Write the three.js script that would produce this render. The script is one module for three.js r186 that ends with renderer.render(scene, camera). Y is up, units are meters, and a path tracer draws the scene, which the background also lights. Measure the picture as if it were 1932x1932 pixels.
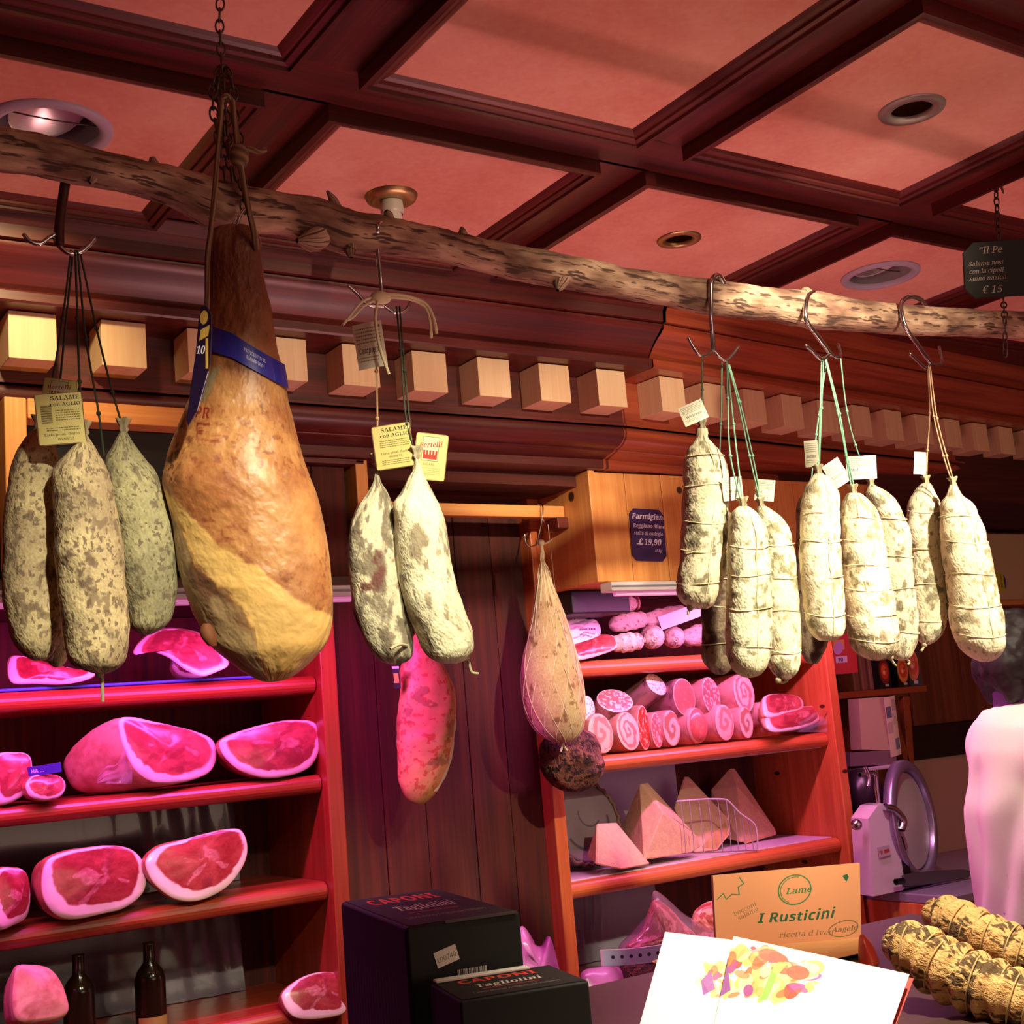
import * as THREE from 'three';
import { RoundedBoxGeometry } from 'three/addons/geometries/RoundedBoxGeometry.js';
import { ConvexGeometry } from 'three/addons/geometries/ConvexGeometry.js';
import { mergeGeometries, mergeVertices } from 'three/addons/utils/BufferGeometryUtils.js';
import { RectAreaLightUniformsLib } from 'three/addons/lights/RectAreaLightUniformsLib.js';

// ---------- camera, lights, exposure ----------
const V = (x, y, z) => new THREE.Vector3(x, y, z);
const scene = new THREE.Scene();
scene.background = new THREE.Color(0x0a0302);
const FOC = 2432, YAW = 0.5878, PITCH = 0.16246, ROLL = -0.08437;
const camera = new THREE.PerspectiveCamera(43.326, 1, 0.02, 60);
camera.position.set(0, 1.6, 0);
const fwd = V(Math.sin(YAW) * Math.cos(PITCH), Math.sin(PITCH), -Math.cos(YAW) * Math.cos(PITCH));
const r0 = V(Math.cos(YAW), 0, Math.sin(YAW)), u0 = r0.clone().cross(fwd);
const camR = r0.clone().multiplyScalar(Math.cos(ROLL)).addScaledVector(u0, Math.sin(ROLL));
const camU = u0.clone().multiplyScalar(Math.cos(ROLL)).addScaledVector(r0, -Math.sin(ROLL));
camera.quaternion.setFromRotationMatrix(new THREE.Matrix4().makeBasis(camR, camU, fwd.clone().negate()));
const renderer = new THREE.WebGLRenderer({ antialias: true });
renderer.toneMapping = THREE.LinearToneMapping;
renderer.toneMappingExposure = 1.0;
renderer.shadowMap.enabled = true;
RectAreaLightUniformsLib.init();
function areaLight(color, I, w, h, pos, target) {
  const l = new THREE.RectAreaLight(new THREE.Color(...color), I, w, h);
  l.position.copy(pos); l.lookAt(target); scene.add(l); return l;
}
function spot(color, I, pos, target, deg, pen = 0.6, rad = 1.5) {
  const l = new THREE.SpotLight(new THREE.Color(...color), I, 0, deg * Math.PI / 180, pen, 2);
  l.position.copy(pos); l.target.position.copy(target); scene.add(l.target); l.castShadow = true; l.shadow.radius = rad; scene.add(l); return l;
}
// daylight from an unseen shop window behind the camera, placed for front light
areaLight([1.0, 0.70, 0.50], 2.0, 3.0, 1.5, V(2.6, 1.7, 2.78), V(2.6, 1.7, -2));
// unseen ceiling spotlights placed to light goods and cornice (their fittings are built below)
const SPOTS = [[V(0.80, 2.57, -0.62), V(0.98, 1.82, -1.6), 11, 16], [V(1.55, 2.57, -0.62), V(1.50, 1.76, -1.6), 15, 17], [V(0.50, 2.57, -0.25), V(0.57, 1.71, -1.6), 10.5, 14], [V(1.95, 2.58, 0.1), V(2.05, 2.44, -2.6), 14, 11], [V(1.2, 2.58, 0.1), V(1.45, 2.44, -2.6), 8, 12], [V(1.90, 2.57, -0.62), V(2.02, 1.76, -1.6), 18, 21], [V(1.35, 2.57, -0.30), V(2.06, 1.93, -2.85), 26, 9]];
for (const [p, t, I, deg] of SPOTS) spot([1, 0.92, 0.62], I, p, t, deg);
// recessed gimbal lamp on the right shines down on the counter and the clerk
const GIM = V(2.62, 2.60, -2.12);
spot([1, 0.92, 0.66], 6, V(2.62, 2.655, -2.10), V(3.35, 1.35, -2.35), 26, 0.7);
// left gimbal lamp washes the cornice and the frame on the left
spot([1, 0.84, 0.42], 1.9, V(0.50, 2.655, -2.09), V(0.55, 2.3, -2.72), 36, 0.8);
// unseen ceiling lamp above the counter, placed to light the leaflets
const CNT = V(1.40, 2.655, -0.80);
spot([1, 0.93, 0.68], 21, CNT, V(1.30, 1.2, -1.06), 25, 0.7);
// pink butcher's tubes below both upper cabinets
const PINK = [1.0, 0.12, 0.80];
areaLight(PINK, 120, 1.6, 0.035, V(0.63, 1.915, -2.79), V(0.63, 1.2, -3.0));
areaLight([1.0, 0.26, 0.72], 95, 1.05, 0.035, V(2.68, 1.915, -2.79), V(2.68, 1.2, -3.0));
// unseen pinkish tube behind the display counter, placed to light the ceiling
areaLight([1.0, 0.47, 0.46], 38, 1.0, 0.1, V(1.75, 0.96, -1.92), V(1.75, 3, -1.925));
areaLight([1.0, 0.47, 0.46], 16, 1.4, 0.1, V(1.7, 1.05, -0.62), V(1.7, 3, -0.625));  // added fill tube on the customer side, softens the branch shadow on the ceiling

// ---------- helpers ----------
const CAM = camera.position;
const ray = (px, py) => fwd.clone().multiplyScalar(FOC).addScaledVector(camR, px - 966).addScaledVector(camU, 966 - py);
const az = (px, py, z) => { const d = ray(px, py); return d.multiplyScalar((z - CAM.z) / d.z).add(CAM); };
const ay = (px, py, y) => { const d = ray(px, py); return d.multiplyScalar((y - CAM.y) / d.y).add(CAM); };
const ad = (px, py, dep) => ray(px, py).multiplyScalar(dep / FOC).add(CAM);
const depthOf = (p) => p.clone().sub(CAM).dot(fwd);
const mpp = (p) => depthOf(p) / FOC;                     // metres per pixel there
let seed = 7; const rnd = () => { seed = (seed * 16807) % 2147483647; return seed / 2147483647; };
const clamp = (x, a = 0, b = 1) => Math.min(b, Math.max(a, x));
const mixv = (a, b, t) => a + (b - a) * t;
const sst = (a, b, x) => { const t = clamp((x - a) / (b - a)); return t * t * (3 - 2 * t); };
const mix3 = (a, b, t) => [mixv(a[0], b[0], t), mixv(a[1], b[1], t), mixv(a[2], b[2], t)];
const h2 = (x, y, s) => { let n = Math.imul(x, 374761393) + Math.imul(y, 668265263) + Math.imul(s, 974634777); n = Math.imul(n ^ (n >>> 13), 1274126177); return ((n ^ (n >>> 16)) >>> 0) / 4294967296; };
function pn(x, y, p, q, s) {                             // periodic value noise
  const ix = Math.floor(x), iy = Math.floor(y), fx = x - ix, fy = y - iy, m = (a, b) => ((a % b) + b) % b;
  const x0 = m(ix, p), x1 = m(ix + 1, p), y0 = m(iy, q), y1 = m(iy + 1, q), sx = fx * fx * (3 - 2 * fx), sy = fy * fy * (3 - 2 * fy);
  return mixv(mixv(h2(x0, y0, s), h2(x1, y0, s), sx), mixv(h2(x0, y1, s), h2(x1, y1, s), sx), sy);
}
function fbm(u, v, p, q, s, o = 4) { let a = 0.5, t = 0, n = 0; for (let i = 0; i < o; i++) { t += a * pn(u * p, v * q, p, q, s + i); n += a; a *= 0.5; p *= 2; q *= 2; } return t / n; }
function n3(x, y, z, s = 1) {
  const ix = Math.floor(x), iy = Math.floor(y), iz = Math.floor(z), f = (t) => t * t * (3 - 2 * t), fx = f(x - ix), fy = f(y - iy), fz = f(z - iz);
  const c = (k) => mixv(mixv(h2(ix, iy, s + 31 * (iz + k)), h2(ix + 1, iy, s + 31 * (iz + k)), fx), mixv(h2(ix, iy + 1, s + 31 * (iz + k)), h2(ix + 1, iy + 1, s + 31 * (iz + k)), fx), fy);
  return mixv(c(0), c(1), fz) * 2 - 1;
}
const fb3 = (x, y, z, s = 1) => n3(x, y, z, s) * 0.6 + n3(x * 2.1, y * 2.1, z * 2.1, s + 5) * 0.3 + n3(x * 4.3, y * 4.3, z * 4.3, s + 9) * 0.15;
function tex(w, h, fn, srgb = true) {
  const d = new Uint8Array(w * h * 4);
  for (let j = 0; j < h; j++) for (let i = 0; i < w; i++) {
    const c = fn((i + 0.5) / w, (j + 0.5) / h), k = (j * w + i) * 4;
    d[k] = clamp(c[0]) * 255; d[k + 1] = clamp(c[1]) * 255; d[k + 2] = clamp(c[2]) * 255; d[k + 3] = 255;
  }
  const t = new THREE.DataTexture(d, w, h); t.wrapS = t.wrapT = THREE.RepeatWrapping; t.magFilter = THREE.LinearFilter; t.needsUpdate = true;
  if (srgb) t.colorSpace = THREE.SRGBColorSpace; return t;
}
function ctex(w, h, draw) {
  const c = document.createElement('canvas'); c.width = w; c.height = h; const g = c.getContext('2d'); draw(g, w, h);
  const t = new THREE.CanvasTexture(c); t.colorSpace = THREE.SRGBColorSpace; return t;
}
const std = (o) => new THREE.MeshStandardMaterial(o), phys = (o) => new THREE.MeshPhysicalMaterial(o);
// names, groups, parts
const taken = {};
const numbered = (n) => { const k = taken[n] = (taken[n] ?? -1) + 1; return k ? n + '_' + String(k).padStart(3, '0') : n; };
function tag(o, label, category, group) { o.userData.label = label; o.userData.category = category; if (group) o.userData.group = group; return o; }
function thing(name, label, category, base, group) { const o = new THREE.Group(); o.name = numbered(name); o.position.copy(base); scene.add(o); return tag(o, label, category, group); }
function struct(name) { const o = new THREE.Group(); o.name = name; o.userData.kind = 'structure'; scene.add(o); return o; }
const baseOf = (p) => { let o = p; while (o.parent && o.parent !== scene) o = o.parent; return o.position; };
function local(parent, name, geo, m, label) {            // geometry given in the parent's own axes
  const me = new THREE.Mesh(geo, m); me.name = name; me.castShadow = me.receiveShadow = true; if (label) me.userData.label = label; parent.add(me); return me;
}
function add(parent, name, geo, m, label) {              // geometry given in world axes, the thing itself not turned
  const b = baseOf(parent); if (b.lengthSq()) { geo = geo.clone(); geo.translate(-b.x, -b.y, -b.z); }
  return local(parent, name, geo, m, label);
}
function lone(name, geo, m, label, category, base, group) { // a thing that is one mesh
  geo = geo.clone(); geo.translate(-base.x, -base.y, -base.z);
  const me = new THREE.Mesh(geo, m); me.name = numbered(name); me.position.copy(base); me.castShadow = me.receiveShadow = true; scene.add(me); return tag(me, label, category, group);
}
// geometry
function grain(geo, axis, tu, tv, off = rnd() * 9) {     // uv in metres: v along the grain
  const p = geo.attributes.position, n = geo.attributes.normal, uv = new Float32Array(p.count * 2);
  for (let i = 0; i < p.count; i++) {
    const c = [p.getX(i), p.getY(i), p.getZ(i)], m = [Math.abs(n.getX(i)), Math.abs(n.getY(i)), Math.abs(n.getZ(i))];
    const o = [0, 1, 2].filter((k) => k !== axis); const a = m[o[0]] > m[o[1]] ? c[o[1]] : c[o[0]];
    uv[i * 2] = (a + off * 0.37) / tu; uv[i * 2 + 1] = (c[axis] + off) / tv;
  }
  geo.setAttribute('uv', new THREE.BufferAttribute(uv, 2)); return geo;
}
function box(x0, x1, y0, y1, z0, z1, r = 0.003, axis = 0, tu = 0.4, tv = 1.2) {
  const w = x1 - x0, h = y1 - y0, d = z1 - z0, m = Math.min(w, h, d);
  const g = r > 0 ? new RoundedBoxGeometry(w, h, d, 1, Math.min(r, m * 0.45)) : new THREE.BoxGeometry(w, h, d);
  g.translate((x0 + x1) / 2, (y0 + y1) / 2, (z0 + z1) / 2); return grain(g, axis, tu, tv);
}
function extrudeX(profile, x0, x1, smooth = false) {      // profile: [z, y] points of an open strip, swept along x
  const n = profile.length, pos = [], uv = [], idx = []; let len = 0; const off = rnd() * 5;
  const push = (z, y, x, l) => { pos.push(x, y, z); uv.push(l / 0.4, (x + off) / 1.2); };
  if (smooth) { for (let i = 0; i < n; i++) { if (i) len += Math.hypot(profile[i][0] - profile[i - 1][0], profile[i][1] - profile[i - 1][1]); push(...profile[i], x0, len); push(...profile[i], x1, len); if (i) { const a = i * 2 - 2; idx.push(a, a + 1, a + 2, a + 1, a + 3, a + 2); } } }
  else for (let i = 1; i < n; i++) { const l = Math.hypot(profile[i][0] - profile[i - 1][0], profile[i][1] - profile[i - 1][1]), a = pos.length / 3; push(...profile[i - 1], x0, len); push(...profile[i - 1], x1, len); push(...profile[i], x0, len + l); push(...profile[i], x1, len + l); idx.push(a, a + 1, a + 2, a + 1, a + 3, a + 2); len += l; }
  const g = new THREE.BufferGeometry(); g.setAttribute('position', new THREE.Float32BufferAttribute(pos, 3)); g.setAttribute('uv', new THREE.Float32BufferAttribute(uv, 2)); g.setIndex(idx); g.computeVertexNormals(); return g;
}
const catmull = (p0, p1, p2, p3, t) => 0.5 * (2 * p1 + (p2 - p0) * t + (2 * p0 - 5 * p1 + 4 * p2 - p3) * t * t + (3 * p1 - p0 - 3 * p2 + p3) * t * t * t);
function resample(rows, n) {                              // rows of numbers, spaced by chord length of the first two columns
  const L = [0]; for (let i = 1; i < rows.length; i++) L.push(L[i - 1] + Math.hypot(...rows[i].map((v, k) => v - rows[i - 1][k]).slice(0, 3)));
  const out = [];
  for (let j = 0; j <= n; j++) {
    const s = L[L.length - 1] * j / n; let i = 0; while (i < L.length - 2 && L[i + 1] < s) i++;
    const t = (s - L[i]) / (L[i + 1] - L[i] || 1), g = (k) => rows[clamp(k, 0, rows.length - 1)];
    out.push(rows[0].map((_, k) => catmull(g(i - 1)[k], g(i)[k], g(i + 1)[k], g(i + 2)[k], t)));
  }
  return out;
}
// a body from its outline: rows [y, xLeft, xRight] at plane z; depth = thickness ratio front to back
function body(rows, z, { n = 60, seg = 40, depth = 1, noise = 0, freq = 30, tile = 0.22, pinch = null, unit = false, s = 1 } = {}) {
  const rs = resample(rows, n), pos = [], uv = [], idx = [], rings = []; let v = 0, last = null, circ = 0;
  for (const r of rs) circ = Math.max(circ, r[2] - r[1]);
  for (const [y, xl, xr] of rs) {
    const c = az((xl + xr) / 2, y, z), w = Math.max(0.0006, (xr - xl) / 2 * mpp(c)); if (last) v += c.distanceTo(last); last = c.clone(); rings.push({ c, w, v });
  }
  const wm = Math.max(...rings.map((r) => r.w)), total = v;
  rings.forEach(({ c, w, v }, j) => {
    const k = pinch ? pinch(v / total) : 1;
    for (let i = 0; i <= seg; i++) {
      const a = (i / seg) * Math.PI * 2 + Math.PI / 2, ca = Math.cos(a), sa = Math.sin(a);   // seam at the back
      const p = c.clone().addScaledVector(camR, ca * w * k).addScaledVector(fwd, sa * w * k * depth);
      if (noise) { const d = fb3(p.x * freq, p.y * freq, p.z * freq, s) * noise * Math.min(1, w / wm * 1.5); p.addScaledVector(camR, ca * d).addScaledVector(fwd, sa * d); }
      pos.push(p.x, p.y, p.z); unit ? uv.push(1 - i / seg, 1 - v / total) : uv.push((i / seg) * Math.PI * 2 * wm / tile + s * 0.37, v / tile + s * 0.61);
      if (j && i < seg) { const q = j * (seg + 1) + i, b = q - seg - 1; idx.push(b, q, b + 1, b + 1, q, q + 1); }
    }
  });
  const g = new THREE.BufferGeometry(); g.setAttribute('position', new THREE.Float32BufferAttribute(pos, 3)); g.setAttribute('uv', new THREE.Float32BufferAttribute(uv, 2)); g.setIndex(idx); g.computeVertexNormals();
  const N = g.attributes.normal; for (let j = 0; j <= n; j++) { const a = j * (seg + 1), b = a + seg; const x = V(N.getX(a) + N.getX(b), N.getY(a) + N.getY(b), N.getZ(a) + N.getZ(b)).normalize(); N.setXYZ(a, x.x, x.y, x.z); N.setXYZ(b, x.x, x.y, x.z); }
  g.userData.rings = rings; return g;
}
const onBody = (ring, ang, depth = 1, k = 1.012) => ring.c.clone().addScaledVector(camR, Math.cos(ang) * ring.w * k).addScaledVector(fwd, Math.sin(ang) * ring.w * k * depth);
function tube(pts, r, { seg = Math.max(6, pts.length * 5), rad = 6, closed = false } = {}) { return new THREE.TubeGeometry(new THREE.CatmullRomCurve3(pts, closed, 'centripetal'), seg, r, rad, closed); }
const px = (list, z) => list.map(([x, y, dz = 0]) => az(x, y, z + dz));
function merge(list) { return mergeGeometries(list.map((g) => { let q = g.index ? g.toNonIndexed() : g; if (!q.attributes.uv) { q.setAttribute('uv', new THREE.Float32BufferAttribute(new Float32Array(q.attributes.position.count * 2), 2)); } for (const k of Object.keys(q.attributes)) if (!['position', 'normal', 'uv'].includes(k)) q.deleteAttribute(k); return q; })); }
// a thin card facing the camera side; w, h in pixels at its place
function card(parent, name, cx, cy, z, w, h, roll, turn, front, side, label, thick = 0.0008) {
  if (front === M.yA || front === M.yB || front === M.yC) { // folded card with rounded corners
    const p = az(cx, cy, z), m = mpp(p), W = w * m, H = h * m, r = W * 0.1, s = new THREE.Shape(); s.moveTo(-W / 2 + r, -H / 2); s.lineTo(W / 2 - r, -H / 2); s.quadraticCurveTo(W / 2, -H / 2, W / 2, -H / 2 + r); s.lineTo(W / 2, H / 2 - r); s.quadraticCurveTo(W / 2, H / 2, W / 2 - r, H / 2); s.lineTo(-W / 2 + r, H / 2); s.quadraticCurveTo(-W / 2, H / 2, -W / 2, H / 2 - r); s.lineTo(-W / 2, -H / 2 + r); s.quadraticCurveTo(-W / 2, -H / 2, -W / 2 + r, -H / 2);
    const g = new THREE.ExtrudeGeometry(s, { depth: 0.0016, bevelEnabled: false, curveSegments: 5 }), P = g.attributes.position, U = g.attributes.uv; for (let i = 0; i < P.count; i++) U.setXY(i, P.getX(i) / W + 0.5, P.getY(i) / H + 0.5);
    g.applyQuaternion(camera.quaternion.clone().multiply(new THREE.Quaternion().setFromEuler(new THREE.Euler(0, turn * Math.PI / 180, -roll * Math.PI / 180, 'ZYX')))); g.translate(p.x, p.y, p.z); return add(parent, name, g, [front, side], label);
  }
  const p = az(cx, cy, z), m = mpp(p), g = new THREE.BoxGeometry(w * m, h * m, thick, 8, 1, 1), P = g.attributes.position;
  for (let i = 0; i < P.count; i++) P.setZ(i, P.getZ(i) + Math.cos(P.getX(i) / (w * m) * Math.PI) * w * m * 0.06);
  g.computeVertexNormals();
  const q = camera.quaternion.clone().multiply(new THREE.Quaternion().setFromEuler(new THREE.Euler(0, turn * Math.PI / 180, -roll * Math.PI / 180, 'ZYX')));
  g.applyQuaternion(q); g.translate(p.x, p.y, p.z);
  return add(parent, name, g, [side, side, side, side, front, side], label);
}
// naive surface nets of a signed distance function
function iso(f, lo, hi, cell) {
  const n = [0, 1, 2].map((k) => Math.ceil((hi[k] - lo[k]) / cell) + 1), [nx, ny, nz] = n, val = new Float32Array(nx * ny * nz), id = new Int32Array(nx * ny * nz).fill(-1), pos = [], idx = [], at = (i, j, k) => i + nx * (j + ny * k);
  for (let k = 0; k < nz; k++) for (let j = 0; j < ny; j++) for (let i = 0; i < nx; i++) val[at(i, j, k)] = f(lo[0] + i * cell, lo[1] + j * cell, lo[2] + k * cell);
  const E = [[0, 1], [2, 3], [4, 5], [6, 7], [0, 2], [1, 3], [4, 6], [5, 7], [0, 4], [1, 5], [2, 6], [3, 7]];
  for (let k = 0; k < nz - 1; k++) for (let j = 0; j < ny - 1; j++) for (let i = 0; i < nx - 1; i++) {
    const c = []; let m = 0; for (let q = 0; q < 8; q++) { c[q] = val[at(i + (q & 1), j + ((q >> 1) & 1), k + (q >> 2))]; if (c[q] < 0) m++; }
    if (m === 0 || m === 8) continue; let x = 0, y = 0, z = 0, w = 0;
    for (const [a, b] of E) if (c[a] < 0 !== c[b] < 0) { const t = c[a] / (c[a] - c[b]); x += mixv(a & 1, b & 1, t); y += mixv((a >> 1) & 1, (b >> 1) & 1, t); z += mixv(a >> 2, b >> 2, t); w++; }
    id[at(i, j, k)] = pos.length / 3; pos.push(lo[0] + (i + x / w) * cell, lo[1] + (j + y / w) * cell, lo[2] + (k + z / w) * cell);
  }
  const quad = (a, b, c, d, flip) => { if (a < 0 || b < 0 || c < 0 || d < 0) return; flip ? idx.push(a, c, b, b, c, d) : idx.push(a, b, c, b, d, c); };
  for (let k = 1; k < nz - 1; k++) for (let j = 1; j < ny - 1; j++) for (let i = 1; i < nx - 1; i++) {
    const s = val[at(i, j, k)] < 0;
    if (s !== val[at(i + 1, j, k)] < 0) quad(id[at(i, j - 1, k - 1)], id[at(i, j, k - 1)], id[at(i, j - 1, k)], id[at(i, j, k)], !s);
    if (s !== val[at(i, j + 1, k)] < 0) quad(id[at(i - 1, j, k - 1)], id[at(i, j, k - 1)], id[at(i - 1, j, k)], id[at(i, j, k)], s);
    if (s !== val[at(i, j, k + 1)] < 0) quad(id[at(i - 1, j - 1, k)], id[at(i, j - 1, k)], id[at(i - 1, j, k)], id[at(i, j, k)], !s);
  }
  const g = new THREE.BufferGeometry(); g.setAttribute('position', new THREE.Float32BufferAttribute(pos, 3)); g.setIndex(idx); g.computeVertexNormals(); return g;
}
const cap = (x, y, z, [ax, ay_, az_, ra], [bx, by, bz, rb], sz = 1) => { const dx = bx - ax, dy = by - ay_, dz = bz - az_, t = clamp(((x - ax) * dx + (y - ay_) * dy + (z - az_) * dz) / (dx * dx + dy * dy + dz * dz || 1)); return Math.hypot(x - ax - dx * t, y - ay_ - dy * t, (z - az_ - dz * t) / sz) - mixv(ra, rb, t); };
const smin = (a, b, k) => { const h = clamp(0.5 + 0.5 * (b - a) / k); return mixv(b, a, h) - k * h * (1 - h); };

// ---------- materials ----------
function woodTex(base, dark, s, streak = 1, knots = []) {
  return tex(512, 1024, (u, v) => {
    let w = 0, k0 = 0; for (const [kx, ky, kr] of knots) { const dx = ((u - kx + 1.5) % 1) - 0.5, dy = (((v - ky + 1.5) % 1) - 0.5) * 3, d = Math.hypot(dx, dy) / kr; w += Math.exp(-d * d * 0.6) * 0.5; k0 = Math.max(k0, 1 - sst(0.35, 0.6, d)); }
    const g = fbm(u + w * 0.1, v, 24, 3, s, 3), f = fbm(u, v, 128, 8, s + 20, 2), b = fbm(u, v, 4, 2, s + 40, 2);
    const t = clamp((g - 0.5) * 2.2 * streak + (f - 0.5) * 0.7 + (b - 0.5) * 0.6 + 0.45 + w * 0.35);
    let c = mix3(base, dark, t); if (k0 > 0) c = mix3(c, [0.16, 0.06, 0.03], k0 * 0.85); return c;
  });
}
const rgb = (r, g, b) => [r / 255, g / 255, b / 255];
const T_dark = woodTex(rgb(104, 28, 23), rgb(64, 13, 11), 3, 0.6);
const T_wall = woodTex(rgb(84, 24, 13), rgb(58, 13, 8), 5, 0.8);
const T_pine = woodTex(rgb(240, 166, 98), rgb(220, 134, 74), 9, 0.5, [[0.3, 0.22, 0.07], [0.75, 0.7, 0.055]]);
const T_shelf = woodTex(rgb(160, 62, 36), rgb(128, 40, 22), 14, 0.6, [[0.6, 0.4, 0.05]]);
const M = {};
M.dark = phys({ map: T_dark, roughness: 0.45, clearcoat: 0.25, clearcoatRoughness: 0.25 });
M.wall = std({ map: T_wall, roughness: 0.85 });
M.pine = std({ map: T_pine, roughness: 0.45 });
M.shelf = phys({ map: T_shelf, roughness: 0.36, clearcoat: 0.3, clearcoatRoughness: 0.3 });
M.dentil = std({ map: woodTex(rgb(246, 206, 168), rgb(236, 186, 146), 21, 0.4), roughness: 0.6 });
M.plaster = std({ map: tex(512, 512, (u, v) => { const n = fbm(u, v, 5, 5, 50, 4), f = fbm(u, v, 90, 90, 60, 2), t = (n - 0.5) * 1.5 + (f - 0.5) * 0.35; return [0.94 + t * 0.08, 0.66 + t * 0.16, 0.59 + t * 0.14]; }), roughness: 0.85 });
M.steel = std({ color: 0xc8c8cc, metalness: 1, roughness: 0.22 });
M.iron = std({ color: 0x5a4a42, metalness: 0.9, roughness: 0.5 });
M.brass = std({ color: 0xb89a6a, metalness: 0.9, roughness: 0.35 });
M.white = std({ color: 0xe8e2da, roughness: 0.5 });
M.black = std({ color: 0x0b0908, roughness: 0.35 });
M.grey = std({ color: 0x8a8494, roughness: 0.6 });
M.twineG = std({ color: 0x7fae94, roughness: 0.9 });
M.twineD = std({ color: 0x34382c, roughness: 0.9 });
M.twineB = std({ color: 0xc0987a, roughness: 0.9 });
M.twineW = std({ color: 0xe6d6b0, roughness: 0.9 });
M.rope = std({ map: tex(64, 64, (u, v) => { const t = 0.5 + 0.5 * Math.sin((u + v * 2) * Math.PI * 4); return mix3(rgb(92, 66, 48), rgb(150, 112, 84), t); }), roughness: 0.95 });

// ================= the room =================
// ceiling: soffit lattice with coffer frames that drop below it and a plaster panel in each
const HS = 2.681, HP = 2.668, HL = 2.650;
const ceiling = struct('ceiling');
add(ceiling, 'upper_slab', box(-3.2, 6.2, HS + 0.2, HS + 0.26, -3.6, 3.0, 0, 0), M.dark);
const PROF = [[0, HS], [0, HL], [0.009, HL], [0.0095, HL + 0.0055], [0.016, HL + 0.0045], [0.023, HL + 0.0065], [0.0235, HL + 0.011], [0.03, HL + 0.0105], [0.037, HL + 0.0135], [0.044, HP]];
function frameSide(x0, x1, z0, z1, side) {                // one mitred moulding of a coffer frame
  const pos = [], uv = [], idx = []; let len = 0; const off = rnd() * 6;
  for (let i = 1; i < PROF.length; i++) {
    const [s0, y0] = PROF[i - 1], [s1, y1] = PROF[i], l = Math.hypot(s1 - s0, y1 - y0), a = pos.length / 3;
    const ends = (s) => [[[x0 + s, z0 + s], [x1 - s, z0 + s]], [[x1 - s, z0 + s], [x1 - s, z1 - s]], [[x1 - s, z1 - s], [x0 + s, z1 - s]], [[x0 + s, z1 - s], [x0 + s, z0 + s]]][side];
    for (const [s, y, d] of [[s0, y0, len], [s1, y1, len + l]]) { const e = ends(s); for (const k of [0, 1]) { pos.push(e[k][0], y, e[k][1]); uv.push(d / 0.3, (k * Math.hypot(x1 - x0, 0) + off) / 1.2); } }
    idx.push(a, a + 1, a + 2, a + 1, a + 3, a + 2); len += l;
  }
  const g = new THREE.BufferGeometry(); g.setAttribute('position', new THREE.Float32BufferAttribute(pos, 3)); g.setAttribute('uv', new THREE.Float32BufferAttribute(uv, 2)); g.setIndex(idx); g.computeVertexNormals(); return g;
}
const colX = [[-1.87, -1.284], [-1.17, -0.58], [-0.466, 0.12], [0.235, 0.822], [0.940, 1.527], [1.641, 2.266], [2.38, 2.966], [3.08, 3.666], [3.78, 4.366], [4.48, 5.066]];
const rowZ = [[-2.451, -1.874], [-1.759, -1.176], [-1.061, -0.478], [-0.363, 0.22], [0.335, 0.918], [1.033, 1.616], [1.731, 2.314]];
{ // soffit boards between the frames
  let z = -3.6; for (const [z0, z1] of [...rowZ, [3.0, 3.0]]) { add(ceiling, 'soffit_board', box(-3.2, 6.2, HS, HS + 0.03, z, z0 + 0.004, 0, 0), M.dark); z = z1 - 0.004; }
  for (const [z0, z1] of rowZ) { let x = -3.2; for (const [x0, x1] of [...colX, [6.2, 6.2]]) { add(ceiling, 'soffit_board', box(x, x0 + 0.004, HS, HS + 0.03, z0 - 0.004, z1 + 0.004, 0, 2), M.dark); x = x1 - 0.004; } }
}
const HOLES = [[GIM.x, GIM.z, 0.083], [CNT.x, CNT.z, 0.075], [ay(92, 242, HP).x, ay(92, 242, HP).z, 0.088], [ay(1720, 206, HP).x, ay(1720, 206, HP).z, 0.042], [ay(1281, 451, HP).x, ay(1281, 451, HP).z, 0.036]];
for (const [z0, z1] of rowZ) for (const [x0, x1] of colX) {
  const fr = new THREE.Group(); fr.name = 'coffer_frame'; ceiling.add(fr);
  for (let k = 0; k < 4; k++) local(fr, 'moulding', frameSide(x0, x1, z0, z1, k), M.dark);
  const a = x0 + 0.04, b = x1 - 0.04, c = z0 + 0.04, d = z1 - 0.04, sh = new THREE.Shape([[a, -d], [b, -d], [b, -c], [a, -c]].map((q) => new THREE.Vector2(...q)));
  for (const [hx, hz, hr] of HOLES) if (hx > a && hx < b && hz > c && hz < d) { const p = new THREE.Path(); p.absarc(hx, -hz, hr, 0, Math.PI * 2, true); sh.holes.push(p); }
  const g = new THREE.ExtrudeGeometry(sh, { depth: 0.01, bevelEnabled: false, curveSegments: 40 }); g.rotateX(-Math.PI / 2); g.translate(0, HP, 0);
  const off = rnd() * 3, P = g.attributes.position, uv = g.attributes.uv; for (let i = 0; i < P.count; i++) uv.setXY(i, P.getX(i) / 0.9 + off, P.getZ(i) / 0.9 + off * 2);
  add(ceiling, 'ceiling_panel', g, M.plaster);
}
// floor and walls
const tileM = std({ map: tex(128, 128, (u, v) => { const n = fbm(u, v, 8, 8, 77, 3); return mix3(rgb(120, 70, 56), rgb(150, 92, 72), n); }), roughness: 0.5 });
const floor_ = struct('floor'); add(floor_, 'slab', box(-3.2, 6.2, -0.06, 0, -3.6, 3.0, 0), tileM);
const wb = struct('wall_back');
add(wb, 'plaster', box(-3.2, 6.2, 0, HS, -3.62, -3.5, 0), M.wall);
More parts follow.
